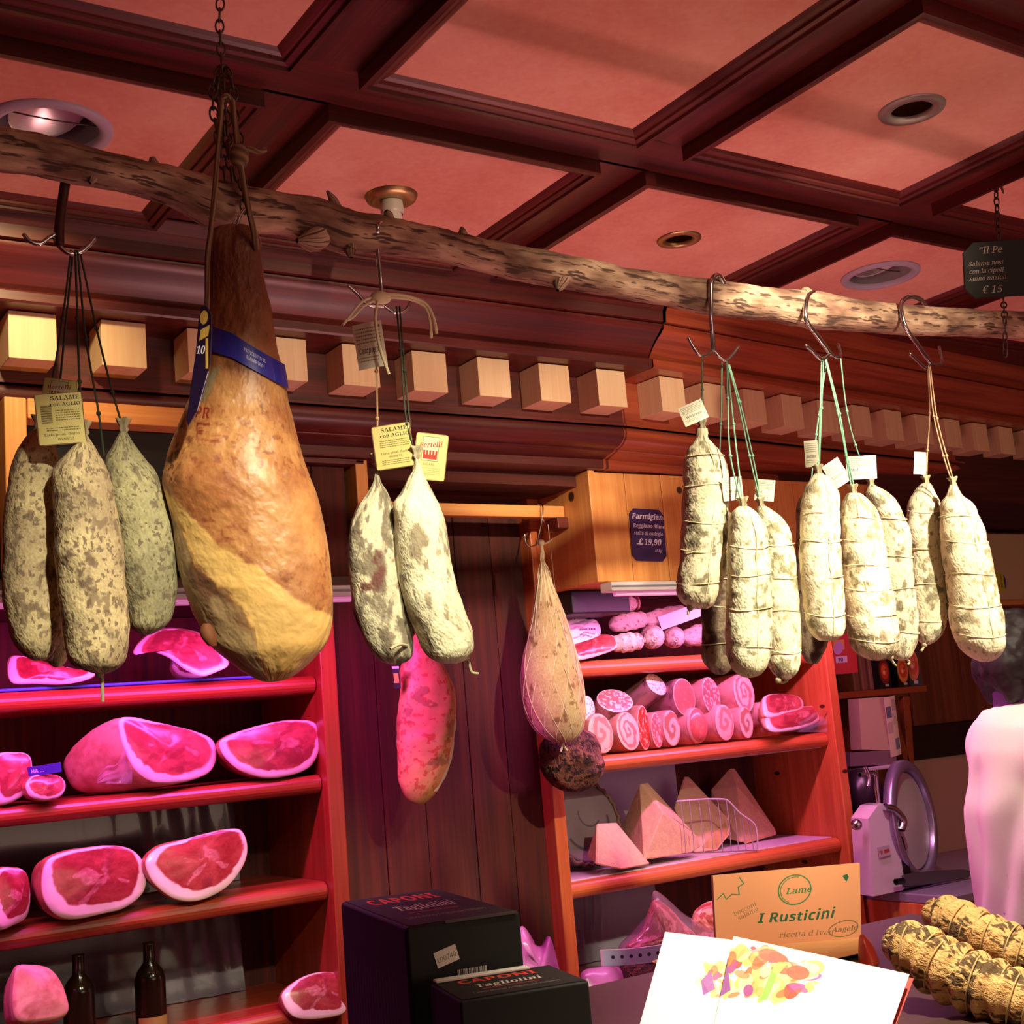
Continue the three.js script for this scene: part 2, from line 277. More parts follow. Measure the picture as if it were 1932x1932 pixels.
// dark boards in the recess between the two shelf units
let bx = 1.452; for (const w of [0.135, 0.125, 0.15, 0.12, 0.108]) { add(wb, 'board', box(bx, bx + w - 0.002, 0, 2.3, -3.16, -3.10 - rnd() * 0.003, 0.002, 1, 0.4, 1.2), M.wall); bx += w; }
add(wb, 'boards_behind', box(-3.2, 6.2, 2.24, HS, -3.5, -2.86, 0, 0), M.wall);
// wood boards, black strip and pale splashback on the wall right of the shelves
bx = 3.30; const wallR = std({ map: woodTex(rgb(140, 76, 44), rgb(104, 50, 28), 33, 0.8), roughness: 0.5 });
while (bx < 6.1) { const w = 0.13 + rnd() * 0.05; add(wb, 'board', box(bx, bx + w - 0.003, 1.46, 2.24, -3.5, -3.452 - rnd() * 0.004, 0.002, 1), wallR); bx += w; }
add(wb, 'dark_strip', box(3.3, 6.2, 1.33, 1.46, -3.5, -3.44, 0.003), M.black);
add(wb, 'splashback', box(3.3, 6.2, 0, 1.33, -3.5, -3.455, 0.003), std({ color: 0xc09a84, roughness: 0.35 }));
for (const [n, x0, x1, z0, z1] of [['wall_left', -3.2, -3.1, -3.6, 3.0], ['wall_right', 6.1, 6.2, -3.6, 3.0]]) { const w = struct(n); add(w, 'plaster', box(x0, x1, 0, HS, z0, z1, 0, 1), M.plaster); }
// front wall with the unseen shop window behind the camera
const wf = struct('wall_front');
for (const [x0, x1, y0, y1] of [[-3.2, 1.0, 0, HS], [4.2, 6.2, 0, HS], [1.0, 4.2, 0, 0.9], [1.0, 4.2, 2.5, HS]]) add(wf, 'plaster', box(x0, x1, y0, y1, 2.88, 3.0, 0, 1), M.plaster);
const win = struct('unseen_window_1');
for (const [x0, x1, y0, y1] of [[1.0, 4.2, 0.9, 0.95], [1.0, 4.2, 2.45, 2.5], [1.0, 1.06, 0.95, 2.45], [4.14, 4.2, 0.95, 2.45], [2.57, 2.63, 0.95, 2.45]]) add(win, 'window_frame', box(x0, x1, y0, y1, 2.86, 2.96, 0.004, y1 - y0 > 1 ? 1 : 0), M.dark);
for (const [x0, x1] of [[1.06, 2.57], [2.63, 4.14]]) add(win, 'pane', box(x0, x1, 0.95, 2.45, 2.9, 2.905, 0, 1), std({ color: 0xffffff, emissive: 0xffdcc0, emissiveIntensity: 0.5, roughness: 0.3 }));

// ---------- cornice ----------
const MX = 2.19, ANG = 6 * Math.PI / 180;
function cornice(name, x0, x1, mat) {
  const s = struct(name);
  const P = {
    crown_band: [[[-2.462, 2.681], [-2.478, 2.66], [-2.49, 2.64], [-2.492, 2.614], [-2.53, 2.609]], 0],
    cove: [[[-2.50, 2.609], [-2.502, 2.600], [-2.515, 2.588], [-2.534, 2.574], [-2.552, 2.556], [-2.566, 2.538], [-2.572, 2.528]], 1],
    fascia: [[[-2.572, 2.531], [-2.556, 2.5305], [-2.554, 2.527], [-2.554, 2.509], [-2.558, 2.505], [-2.69, 2.503]], 0],
    frieze: [[[-2.69, 2.51], [-2.69, 2.385], [-2.685, 2.383], [-2.685, 2.376]], 0],
    torus: [[[-2.71, 2.376], [-2.698, 2.375], [-2.69, 2.37], [-2.688, 2.358], [-2.692, 2.345], [-2.702, 2.334], [-2.716, 2.325], [-2.734, 2.32], [-2.80, 2.318]], 1],
    cavetto: [[[-2.735, 2.322], [-2.737, 2.316], [-2.755, 2.311], [-2.78, 2.303], [-2.80, 2.302]], 1],
    lower_fascia: [[[-2.80, 2.306], [-2.784, 2.305], [-2.782, 2.301], [-2.782, 2.280], [-2.785, 2.277], [-2.92, 2.275]], 0],
  };
  for (const [k, [p, sm]] of Object.entries(P)) add(s, k, extrudeX(p, x0, x1, !!sm), mat);
  return s;
}
M.darkLitR = phys({ map: woodTex(rgb(176, 80, 52), rgb(132, 50, 32), 4, 0.6), roughness: 0.36, clearcoat: 0.4, clearcoatRoughness: 0.3 });  // lighter copy of the dark cornice wood, for the lit right run
const corL = cornice('trim_1', -3.1, MX, M.dark);
const dent = (g) => g;
for (let k = -16; k <= 7; k++) { const xr = 0.84 + 0.1843 * k; if (xr < MX - 0.02) add(corL, 'dentil', box(xr - 0.094, xr, 2.403, 2.502, -2.69, -2.60 , 0.0015, 1, 0.4, 1.2), M.dentil); }
const corR = cornice('trim_2', 0, 4.2, M.darkLitR);
corR.traverse((o) => { if (o.isMesh) o.geometry.translate(0, 0, 2.6); });
for (let k = 0; k < 23; k++) { const xr = 0.161 + 0.172 * k; add(corR, 'dentil', box(xr - 0.094, xr, 2.403, 2.502, -0.09, 0, 0.0015, 1, 0.4, 1.2), M.dentil); }
corR.position.set(MX, 0, -2.6); corR.rotation.y = ANG; 

// ---------- ceiling fittings ----------
function downlight(px_, py_, k, ringM, label) {
  const p = ay(px_, py_, HP), t = thing('recessed_downlight', label, 'ceiling light', p);
  const L = (pts) => new THREE.LatheGeometry(pts.map((a) => new THREE.Vector2(...a)), 36);
  local(t, 'trim_ring', L([[k * 0.62, 0.004], [k * 0.62, -0.004], [k * 0.8, -0.006], [k * 0.97, -0.004], [k, 0]]), ringM);
  local(t, 'reflector', L([[k * 0.62, -0.002], [k * 0.66, 0.02], [k * 0.6, 0.045]]), std({ color: 0xd8b050, metalness: 1, roughness: 0.25 }));
  local(t, 'socket', L([[k * 0.6, 0.045], [k * 0.5, 0.09], [0, 0.1]]), M.black);
}
downlight(1720, 206, 0.062, std({ color: 0xa0908c, roughness: 0.4, metalness: 0.4 }), 'unlit recessed downlight with a bluish grey ring, nearest the top right of the ceiling');
downlight(1281, 451, 0.052, M.brass, 'small unlit brass recessed downlight in the panel right above the branch middle');
function gimbal(pos, R, label, tiltX, tiltZ, lit) {
  const t = thing('gimbal_lamp', label, 'ceiling lamp', pos);
  const L = (pts) => new THREE.LatheGeometry(pts.map((a) => new THREE.Vector2(...a)), 40);
  local(t, 'trim_ring', L([[R * 0.8, 0.004], [R * 0.8, -0.006], [R * 0.9, -0.009], [R, -0.005], [R * 1.01, 0]]), std({ color: 0xb4a4bc, roughness: 0.5 }));
  local(t, 'can', L([[R * 0.8, 0.0], [R * 0.84, 0.12], [0, 0.125]]), std({ color: 0x8a7884, roughness: 0.6 }));
  const head = new THREE.Group(); head.name = 'lamp_head'; head.position.set(0, 0.03, 0); head.rotation.set(tiltX, 0, tiltZ); t.add(head);
  local(head, 'shade', L([[R * 0.2, 0.035], [R * 0.55, 0.022], [R * 0.66, 0.0], [R * 0.64, 0.0], [R * 0.5, 0.018]]), std({ color: 0xb8a4b0, roughness: 0.45 }));
  local(head, 'reflector', L([[0.01, 0.024], [R * 0.4, 0.016], [R * 0.62, 0.002]]), std({ color: 0xcfc4c4, metalness: 0.8, roughness: 0.3 }));
  local(t, 'yoke_wire', tube([V(-R * 0.78, 0.02, 0), V(-R * 0.3, 0.012, 0.01), V(R * 0.3, 0.012, 0.01), V(R * 0.78, 0.02, 0)], 0.0015), M.iron);
  const b = new THREE.SphereGeometry(0.009, 16, 12); b.translate(0.02, 0.004, R * 0.3);
  local(head, 'bulb', b, std({ color: 0xfff4d0, emissive: 0xfff0c0, emissiveIntensity: lit }));
  return t;
}
gimbal(V(GIM.x, HP - 0.001, GIM.z), 0.10, 'large grey gimbal ceiling lamp above the right end of the branch', -0.22, 0.1, 4);
gimbal(V(CNT.x, HP - 0.001, CNT.z), 0.09, 'unseen grey ceiling lamp out of view, placed to light the leaflets on the counter', -0.1, 0, 4);
gimbal(ay(92, 242, HP), 0.105, 'large grey gimbal ceiling lamp above the left end of the branch', -0.3, 0.25, 1.2);
{ // small ceiling spotlight above the middle of the branch
  const p = ay(738, 370, HP), t = thing('ceiling_spotlight', 'small white cylindrical spotlight on a round plate above the branch', 'ceiling lamp', p);
  const L = (pts) => new THREE.LatheGeometry(pts.map((a) => new THREE.Vector2(...a)), 32);
  local(t, 'ceiling_plate', L([[0, -0.001], [0.02, -0.012], [0.036, -0.014], [0.05, -0.009], [0.054, 0]]), M.brass);
  local(t, 'collar', L([[0.022, -0.008], [0.024, -0.034], [0.021, -0.04]]), std({ color: 0xb4a49a, roughness: 0.4 }));
  const g = L([[0, -0.038], [0.021, -0.038], [0.0215, -0.075], [0.02, -0.11], [0.014, -0.112], [0, -0.1]]); g.rotateZ(-0.05); local(t, 'lamp_body', g, std({ color: 0xcbbab4, roughness: 0.4 }));
}
// unseen spotlights out of view, placed to light the hanging goods, cornice and cabinet
SPOTS.forEach(([p, t], i) => {
  const o = thing('unseen_spotlight', ['unseen black ceiling spotlight placed to light the middle salami', 'unseen black ceiling spotlight placed to light the salami by the pine cabinet', 'unseen black ceiling spotlight placed to light the ham', 'unseen black ceiling spotlight placed to light the cornice corner', 'unseen black ceiling spotlight placed to light the cornice middle', 'unseen black ceiling spotlight placed to light the two rightmost salami clusters', 'unseen black ceiling spotlight placed to light the pine cabinet and the netted meat'][i], 'ceiling lamp', p);
  const d = t.clone().sub(p).normalize(), q = new THREE.Quaternion().setFromUnitVectors(V(0, -1, 0), d);
  const c = new THREE.LatheGeometry([[0.0, 0.09], [0.03, 0.085], [0.04, 0.06], [0.042, 0.012], [0.04, 0.012], [0.035, 0.03], [0, 0.035]].map((a) => new THREE.Vector2(...a)), 28); c.applyQuaternion(q);
  local(o, 'lamp_head', c, M.black);
  const f = new THREE.CircleGeometry(0.033, 24); f.rotateX(Math.PI / 2); f.translate(0, 0.028, 0); f.applyQuaternion(q); local(o, 'lamp_glass', f, std({ color: 0xfff0d0, emissive: 0xffe6b8, emissiveIntensity: 2 }));
  const s = new THREE.CylinderGeometry(0.008, 0.008, HL - p.y + 0.03 - 0.06, 12); s.translate(0, (HL - p.y + 0.03 + 0.06) / 2, 0); local(o, 'stem', s, M.black);
});

// ================= hanging goods (plane z about -1.6) =================
const ZB = -1.6;
// the branch
const barkT = tex(512, 512, (u, v) => { const a = fbm(u, v, 10, 5, 200, 4), b = fbm(u, v, 40, 12, 210, 3), c = fbm(u, v, 5, 3, 220, 3); let t = clamp((a - 0.5) * 2.4 + 0.5); let k = mix3(rgb(116, 80, 66), rgb(196, 158, 134), t); k = mix3(k, rgb(60, 36, 30), sst(0.58, 0.72, b) * 0.8); return mix3(k, rgb(190, 168, 140), sst(0.6, 0.8, c) * 0.4); });
const barkB = tex(512, 512, (u, v) => { const a = fbm(u, v, 10, 5, 200, 4), b = fbm(u, v, 60, 16, 215, 3); const t = a * 0.6 + b * 0.4; return [t, t, t]; }, false);
M.bark = std({ map: barkT, bumpMap: barkB, bumpScale: 0.004, roughness: 0.92 });
function limb(rows, zOff, seed_, { n = 170, seg = 26, noise = 0.12 } = {}) {   // rows: [x, y, width px, dz]
  const rs = resample(rows, n), P = rs.map(([x, y, w, dz]) => { const p = az(x, y, zOff + dz); return [p, w / 2 * mpp(p)]; });
  const pos = [], uv = [], idx = []; let v = 0;
  P.forEach(([p, r], j) => {
    const t = P[Math.min(j + 1, n)][0].clone().sub(P[Math.max(j - 1, 0)][0]).normalize(), e1 = V(0, 1, 0).addScaledVector(t, -t.y).normalize(); if (Math.abs(t.y) > 0.95) e1.set(1, 0, 0).addScaledVector(t, -t.x).normalize();
    const e2 = t.clone().cross(e1); if (j) v += p.distanceTo(P[j - 1][0]);
    for (let i = 0; i <= seg; i++) {
      const a = i / seg * 2 * Math.PI, d = e1.clone().multiplyScalar(Math.cos(a)).addScaledVector(e2, Math.sin(a)), q = p.clone().addScaledVector(d, r);
      const k = r * (1 + noise * fb3(q.x * 18, q.y * 30, q.z * 30, seed_) + noise * 0.6 * fb3(q.x * 60, q.y * 90, q.z * 90, seed_ + 3)); const f = p.clone().addScaledVector(d, k);
      pos.push(f.x, f.y, f.z); uv.push(i / seg * 2 * Math.PI * 0.03 / 0.2, v / 0.35);
      if (j && i < seg) { const q2 = j * (seg + 1) + i, b = q2 - seg - 1; idx.push(b, b + 1, q2, b + 1, q2 + 1, q2); }
    }
  });
  const g = new THREE.BufferGeometry(); g.setAttribute('position', new THREE.Float32BufferAttribute(pos, 3)); g.setAttribute('uv', new THREE.Float32BufferAttribute(uv, 2)); g.setIndex(idx); g.computeVertexNormals(); return g;
}
const branch = thing('tree_branch', 'long rough bark branch hung from chains as a rail for the salami and hams', 'branch', az(966, 490, ZB));
add(branch, 'trunk', limb([[-90, 268, 84, 0], [44, 288, 82, 0], [150, 310, 74, 0], [250, 334, 68, 0], [330, 354, 78, 0], [430, 392, 92, 0], [520, 402, 80, 0], [600, 418, 84, 0], [650, 436, 84, 0], [720, 444, 72, 0], [800, 456, 66, 0], [900, 480, 63, 0], [1000, 501, 66, 0], [1100, 519, 64, 0], [1200, 538, 58, 0], [1350, 562, 66, 0], [1450, 575, 62, 0], [1540, 586, 70, 0], [1640, 598, 60, 0], [1760, 606, 56, 0], [1890, 612, 52, 0], [2040, 622, 50, 0]], ZB, 5), M.bark);
for (const [rows, dz] of [
  [[[648, 428, 36, 0], [636, 398, 26, 0.004], [628, 376, 17, 0.006], [617, 360, 5, 0.008]], 0], [[[878, 470, 26, 0], [874, 448, 20, 0.006], [872, 434, 12, 0.008], [870, 428, 3, 0.01]], 0],
  [[[232, 330, 30, 0], [228, 306, 22, 0.005], [222, 292, 8, 0.008]], 0], [[[292, 340, 36, 0], [290, 314, 26, 0.005], [287, 296, 10, 0.008]], 0], [[[178, 322, 30, 0], [174, 338, 18, 0.01], [170, 346, 5, 0.014]], 0],
  [[[725, 430, 30, 0], [732, 408, 22, 0.01], [728, 398, 9, 0.014]], 0], [[[655, 450, 30, 0], [660, 470, 24, 0.01], [662, 486, 8, 0.012]], 0], [[[1060, 520, 40, 0.0], [1056, 536, 26, 0.014], [1052, 548, 7, 0.02]], 0],
  [[[1358, 550, 34, 0], [1354, 528, 26, 0.01], [1350, 518, 9, 0.014]], 0], [[[1525, 575, 44, 0], [1520, 552, 28, 0.01], [1517, 542, 8, 0.012]], 0], [[[600, 440, 60, 0], [585, 452, 44, 0.01], [560, 454, 10, 0.012]], 0],
]) add(branch, 'twig_stub', limb(rows, ZB + dz, 11, { n: 14, seg: 14, noise: 0.18 }), M.bark);
// chains
const linkG = new THREE.TorusGeometry(0.0075, 0.0018, 6, 14); linkG.scale(0.75, 1.35, 1);
function chain(t, pts, name = 'link') {
  const c = new THREE.CatmullRomCurve3(pts, false, 'centripetal'), n = Math.max(1, Math.round(c.getLength() / 0.0165)), b = baseOf(t);
  for (let i = 0; i < n; i++) {
    const u = (i + 0.5) / n, p = c.getPointAt(u), d = c.getTangentAt(u), m = new THREE.Mesh(linkG, M.iron); m.name = name; m.position.copy(p).sub(b);
    m.quaternion.setFromUnitVectors(V(0, 1, 0), d).multiply(new THREE.Quaternion().setFromAxisAngle(V(0, 1, 0), (i % 2) * 1.5 + 0.4)); m.castShadow = m.receiveShadow = true; t.add(m);
  }
}
{ const top = az(413, -60, ZB); const t = thing('hanging_chain', 'bundle of rusty chain links hanging from the ceiling above the ham', 'chain', top);
  const up = top.clone(); up.y = HL;
  chain(t, [up, az(414, 40, ZB), az(419, 125, ZB)]);
  chain(t, px([[419, 125], [405, 150], [402, 200], [416, 280], [425, 340]], ZB + 0.035));
  chain(t, px([[421, 125], [424, 180], [430, 260], [438, 340]], ZB + 0.04));
  chain(t, px([[423, 125], [438, 160], [444, 220], [456, 290], [459, 360], [462, 400]], ZB + 0.045));
  chain(t, px([[419, 130], [410, 180], [420, 230], [432, 300], [446, 340]], ZB + 0.038));
  const s = add(t, 'snap_hook', merge([tube(px([[462, 394], [455, 402], [449, 416], [446, 428]], ZB + 0.046), 0.003), tube(px([[446, 428], [440, 424], [446, 412]], ZB + 0.046), 0.002)]), M.steel);
}
{ const top = az(1878, 266, ZB), t = thing('hanging_chain', 'thin rusty chain holding the black chalkboard at the right end of the branch', 'chain', top);
  const up = top.clone(); up.y = HL; chain(t, [up, az(1880, 330, ZB), az(1885, 454, ZB)]);
}
{ const top = az(1893, 562, ZB + 0.04), t = thing('hanging_chain', 'short chain tail hanging below the black chalkboard over the branch end', 'chain', top); chain(t, [top, az(1896, 610, ZB + 0.06), az(1897, 672, ZB + 0.04)]); }
// hooks
M.rust = std({ color: 0x4a2018, roughness: 0.5, metalness: 0.3 });
function hook(label, parts, z, group) {
  const first = parts[0][0][0], t = thing('meat_hook', label, 'hook', az(first[0], first[1], z), group);
  parts.forEach(([pts, r], i) => add(t, i ? 'prong' : 'shank', merge([tube(px(pts, z), r, { seg: pts.length * 8, rad: 8 }), ...[pts[0], pts[pts.length - 1]].map(([x, y, dz = 0]) => { const s = new THREE.SphereGeometry(r, 8, 6), p = az(x, y, z + dz); s.translate(p.x, p.y, p.z); return s; })]), r > 0.006 ? M.rust : M.steel));
  return t;
}
hook('flat dark steel hook with upturned silver prongs holding the left salami', [[[[128, 316, -0.005], [124, 340, 0], [118, 380, 0], [112, 430, 0], [112, 458, 0]], 0.0065], [[[46, 444, 0], [56, 455, 0], [74, 460, 0], [94, 448, 0], [108, 440, 0]], 0.003], [[[104, 452, 0], [114, 466, 0], [130, 478, 0], [150, 476, 0], [166, 464, 0], [178, 450, 0]], 0.0034]], ZB - 0.02);
hook('steel hook with three prongs wrapped in pale string, under the branch middle', [[[[724, 418, 0.03], [713, 428, 0.04], [713, 470, 0.02], [718, 530, 0], [722, 572, 0]], 0.0036], [[[658, 540, 0], [676, 556, 0], [692, 574, 0], [722, 578, 0]], 0.0026], [[[722, 576, 0], [745, 590, 0], [764, 586, 0], [777, 566, 0]], 0.0026]], ZB - 0.012);
hook('steel hook with two upturned prongs holding the three salami nearest the wooden cabinet', [[[[1370, 548, 0.02], [1356, 520, 0.03], [1343, 530, 0.04], [1341, 580, 0.03], [1344, 630, 0.01], [1346, 660, 0]], 0.0045], [[[1299, 638, 0], [1308, 655, 0], [1320, 670, 0], [1332, 670, 0], [1346, 660, 0]], 0.003], [[[1346, 660, 0], [1358, 674, 0], [1370, 680, 0], [1380, 672, 0], [1393, 655, 0]], 0.003]], ZB + 0.0);
hook('slanted steel hook holding the middle cluster of white salami on the right', [[[[1556, 578, -0.02], [1546, 556, 0], [1524, 560, 0.03], [1520, 600, 0.035], [1544, 636, 0.02], [1567, 668, 0]], 0.0045], [[[1521, 652, 0.02], [1534, 664, 0.01], [1550, 678, 0.005], [1567, 666, 0]], 0.0034], [[[1567, 668, 0], [1578, 674, -0.01], [1587, 670, -0.03], [1582, 650, -0.04]], 0.003]], ZB + 0.0);
hook('slanted steel hook with an arched top holding the two rightmost salami', [[[[1752, 586, -0.02], [1740, 568, -0.01], [1718, 560, 0.01], [1700, 576, 0.03], [1706, 612, 0.035], [1734, 654, 0.02], [1757, 686, 0]], 0.0045], [[[1717, 668, 0.02], [1732, 682, 0.01], [1747, 694, 0.005], [1757, 684, 0]], 0.0034], [[[1757, 686, 0], [1768, 688, -0.01], [1778, 682, -0.03], [1772, 655, -0.04]], 0.003]], ZB + 0.0);

// ---------- salami skins ----------
function mould(base, lite, dark, s, { blot = 0.6, fine = 0.62, third = null, stretch = 1, soft = 0.12, speck = 0 } = {}) {
  return tex(768, 768, (u, v) => {
    const q1 = Math.round(5 / stretch), a = fbm(u, v, 5, q1, s, 5), b = fbm(u, v, 24, Math.round(20 / stretch), s + 11, 4), c = fbm(u, v, 8, Math.round(7 / stretch), s + 23, 5), f = fbm(u, v, 100, 80, s + 31, 2);
    let k = mix3(base, lite, clamp((a - 0.5) * 2.6 + 0.5)); k = k.map((q) => q + (f - 0.5) * 0.14);
    const n = c * 0.62 + b * 0.38; k = mix3(k, dark, sst(blot - 0.03, blot + soft, n + (f - 0.5) * 0.1) * 0.85); k = mix3(k, dark, sst(fine, fine + 0.1, b + (f - 0.5) * 0.1) * 0.6);
    if (speck) k = mix3(k, dark, sst(speck, speck + 0.08, fbm(u, v, 60, 46, s + 61, 3)) * 0.8);
    if (third) k = mix3(k, third, sst(0.6, 0.7, fbm(u, v, 6, 5, s + 47, 5)) * 0.85); return k;
  });
}
const mouldB = tex(512, 512, (u, v) => { const t = fbm(u, v, 20, 16, 301, 4) * 0.7 + fbm(u, v, 100, 80, 305, 2) * 0.3; return [t, t, t]; }, false);
const skin = (map, bump = 0.0025) => std({ map, bumpMap: mouldB, bumpScale: bump, roughness: 0.92 });
M.sGrey = skin(mould(rgb(178, 158, 126), rgb(218, 198, 154), rgb(118, 98, 82), 400, { blot: 0.66, fine: 0.6, speck: 0.62 }));
M.sGreen = skin(mould(rgb(152, 146, 116), rgb(190, 180, 138), rgb(104, 92, 76), 420, { blot: 0.66, fine: 0.62, speck: 0.64 }));
M.sMid = skin(mould(rgb(182, 174, 150), rgb(216, 208, 178), rgb(104, 92, 78), 440, { blot: 0.5, fine: 0.6, third: rgb(86, 44, 40), stretch: 1.6 }), 0.003);
M.sMid2 = skin(mould(rgb(200, 194, 168), rgb(230, 224, 192), rgb(132, 118, 98), 460, { blot: 0.54, fine: 0.62, stretch: 1.6 }), 0.003);
M.sWhite = skin(mould(rgb(214, 202, 170), rgb(236, 228, 198), rgb(128, 120, 92), 480, { blot: 0.55, fine: 0.63 }), 0.003);
M.sWhite2 = skin(mould(rgb(216, 198, 172), rgb(238, 226, 200), rgb(136, 122, 98), 500, { blot: 0.565, fine: 0.64 }), 0.003);
M.sWhite3 = skin(mould(rgb(206, 192, 164), rgb(232, 220, 192), rgb(112, 102, 82), 520, { blot: 0.53, fine: 0.61 }), 0.003);
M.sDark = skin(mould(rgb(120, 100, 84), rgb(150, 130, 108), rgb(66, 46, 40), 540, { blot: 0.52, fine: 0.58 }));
M.casing = std({ color: 0xa89c80, roughness: 0.7 });
let sSeed = 1;
function salami(label, category, rows, dz, mat, { group, depth = 1, bind = 0, verts = 0, strings = [], sm = M.twineG, knot = true, tail = null, noise = 0.004 } = {}) {
  const z = ZB + dz, top = rows[0], t = thing('salami', label, category, az((top[1] + top[2]) / 2, top[0], z), group); sSeed++;
  const bindAt = []; for (let i = 1; i <= bind; i++) bindAt.push((i + (rnd() - 0.5) * 0.25) / (bind + 0.9));
  const g = body(rows, z, { n: 84, seg: 48, depth, noise, freq: 26, s: sSeed, tile: 0.24, pinch: (v) => { let k = 1; for (const b of bindAt) k -= 0.04 * Math.exp(-(((v - b) / 0.022) ** 2)); return k; } });
  add(t, 'casing', g, mat);
  const R = g.userData.rings, tot = R[R.length - 1].v;
  if (bind) {
    const list = [];
    for (const b of bindAt) { const r = R.find((q) => q.v / tot >= b), ph = rnd() * 6, pts = []; for (let k = 0; k < 28; k++) { const a = k / 28 * 2 * Math.PI; const p = onBody(r, a, depth, 1.0); p.addScaledVector(camU, Math.sin(a * 2 + ph) * 0.0025); pts.push(p); } list.push(tube(pts, 0.0009, { seg: 84, rad: 5, closed: true })); }
    for (let k = 0; k < verts; k++) { const a = -Math.PI / 2 + (k - (verts - 1) / 2) * 0.95 + 0.2, pts = []; for (let j = 4; j < R.length - 3; j += 3) pts.push(onBody(R[j], a + Math.sin(j * 0.4) * 0.03, depth, 1.0)); list.push(tube(pts, 0.0008, { seg: 90, rad: 5 })); }
    add(t, 'netting_twine', merge(list), std({ color: 0xd8c8a4, roughness: 0.9 }));
  }
  if (knot) { // gathered casing above the knot
    const c = az((top[1] + top[2]) / 2, top[0], z), r = 0.008, pr = [[0.0035, -0.006], [0.006, -0.001], [0.0045, 0.003], [0.007, 0.008], [0.0095, 0.013], [0.006, 0.012], [0, 0.009]];
    const L = new THREE.LatheGeometry(pr.map((a) => new THREE.Vector2(...a)), 18), P = L.attributes.position; for (let i = 0; i < P.count; i++) { const k = 1 + 0.25 * Math.sin(Math.atan2(P.getZ(i), P.getX(i)) * 5); P.setXYZ(i, P.getX(i) * k, P.getY(i) + 0.002 * k, P.getZ(i) * k); } L.computeVertexNormals(); L.translate(c.x, c.y, c.z); add(t, 'casing_end', L, M.casing);
  }
  if (tail) { const c = az(tail[0][0], tail[0][1], z); add(t, 'tail_end', merge([tube(px(tail, z), 0.0022, { rad: 6 }), (() => { const s = new THREE.SphereGeometry(0.006, 12, 8); s.translate(c.x, c.y, c.z); return s; })()]), M.casing); }
  for (const st of strings) {
    add(t, 'string', merge([tube(px(st, z), 0.0015, { rad: 5, seg: st.length * 6 }), ...st.slice(1, -1).map(([x, y, d = 0]) => { const s = new THREE.SphereGeometry(0.0032, 8, 6), p = az(x, y, z + d); s.translate(p.x, p.y, p.z); return s; })]), sm);
  }
  return t;
}
// printed tags
const scrib = (g, x, y, w, h, n, col) => { g.fillStyle = col; for (let i = 0; i < n; i++) { let q = x; while (q < x + w - 4) { const l = 3 + rnd() * 12; g.fillRect(q, y + i * h, Math.min(l, x + w - q), h * 0.36); q += l + 3; } } };
const yel = '#d9cc84';
const tYellowA = ctex(256, 330, (g, w, h) => { g.fillStyle = yel; g.fillRect(0, 0, w, h); g.strokeStyle = '#7a5a3a'; g.lineWidth = 6; g.strokeRect(3, 3, w - 6, h - 6); g.fillStyle = '#2c2416'; g.textAlign = 'center'; g.font = 'bold 40px serif'; g.fillText('SALAME', w / 2 + 20, 52); g.font = 'bold 36px serif'; g.fillText('con AGLIO', w / 2 + 20, 94); scrib(g, 44, 116, 190, 15, 4, '#6a5c38'); g.font = 'bold 22px serif'; g.fillText('Lista prod. finito', w / 2 + 10, 218); g.fillText('06/08/13', w / 2 + 10, 246); scrib(g, 44, 262, 180, 14, 3, '#6a5c38'); });
const tYellowC = ctex(256, 330, (g, w, h) => { g.fillStyle = yel; g.fillRect(0, 0, w, h); g.strokeStyle = '#6a3a2a'; g.lineWidth = 5; g.strokeRect(3, 3, w - 6, h - 6); g.fillStyle = '#2c2416'; g.textAlign = 'center'; g.font = 'bold 36px serif'; g.fillText('SALAME', w / 2 + 34, 46); g.font = 'bold 30px serif'; g.fillText('con AGLIO', w / 2 + 34, 84); for (let y = 76; y < 190; y += 5) { g.fillRect(28, y, 58, y % 3 ? 2 : 3.6); } scrib(g, 104, 110, 130, 15, 5, '#6a5c38'); scrib(g, 50, 220, 180, 15, 2, '#6a5c38'); g.font = 'bold 22px serif'; g.fillText('Lista prod. finito', w / 2, 272); g.fillText('06/08/13', w / 2 + 20, 302); });
const tYellowB = ctex(256, 330, (g, w, h) => { g.fillStyle = yel; g.fillRect(0, 0, w, h); g.strokeStyle = '#8a6a40'; g.lineWidth = 4; g.strokeRect(3, 3, w - 6, h - 6); g.fillStyle = '#cfc8a8'; g.fillRect(56, 24, 130, 170); g.strokeStyle = '#5a6a4a'; g.lineWidth = 4; g.strokeRect(56, 24, 130, 170); g.fillStyle = '#a8342a'; g.fillRect(66, 120, 112, 62); g.fillStyle = '#e6d8b8'; for (let i = 0; i < 4; i++) g.fillRect(82 + i * 24, 110, 8, 40); g.save(); g.translate(120, 96); g.rotate(-0.12); g.font = 'italic bold 48px serif'; g.textAlign = 'center'; g.fillStyle = '#9a2a20'; g.fillText('Bertelli', 0, 0); g.restore(); g.fillStyle = '#b05a34'; g.textAlign = 'center'; g.font = 'bold 22px serif'; g.fillText('SALAME', 120, 226); scrib(g, 40, 244, 176, 14, 4, '#a08a58'); });
const M_ = (t) => std({ map: t, roughness: 0.5 });
M.yA = M_(tYellowA); M.yB = M_(tYellowB); M.yC = M_(tYellowC); M.ySide = std({ color: 0xcfc07c, roughness: 0.6 });
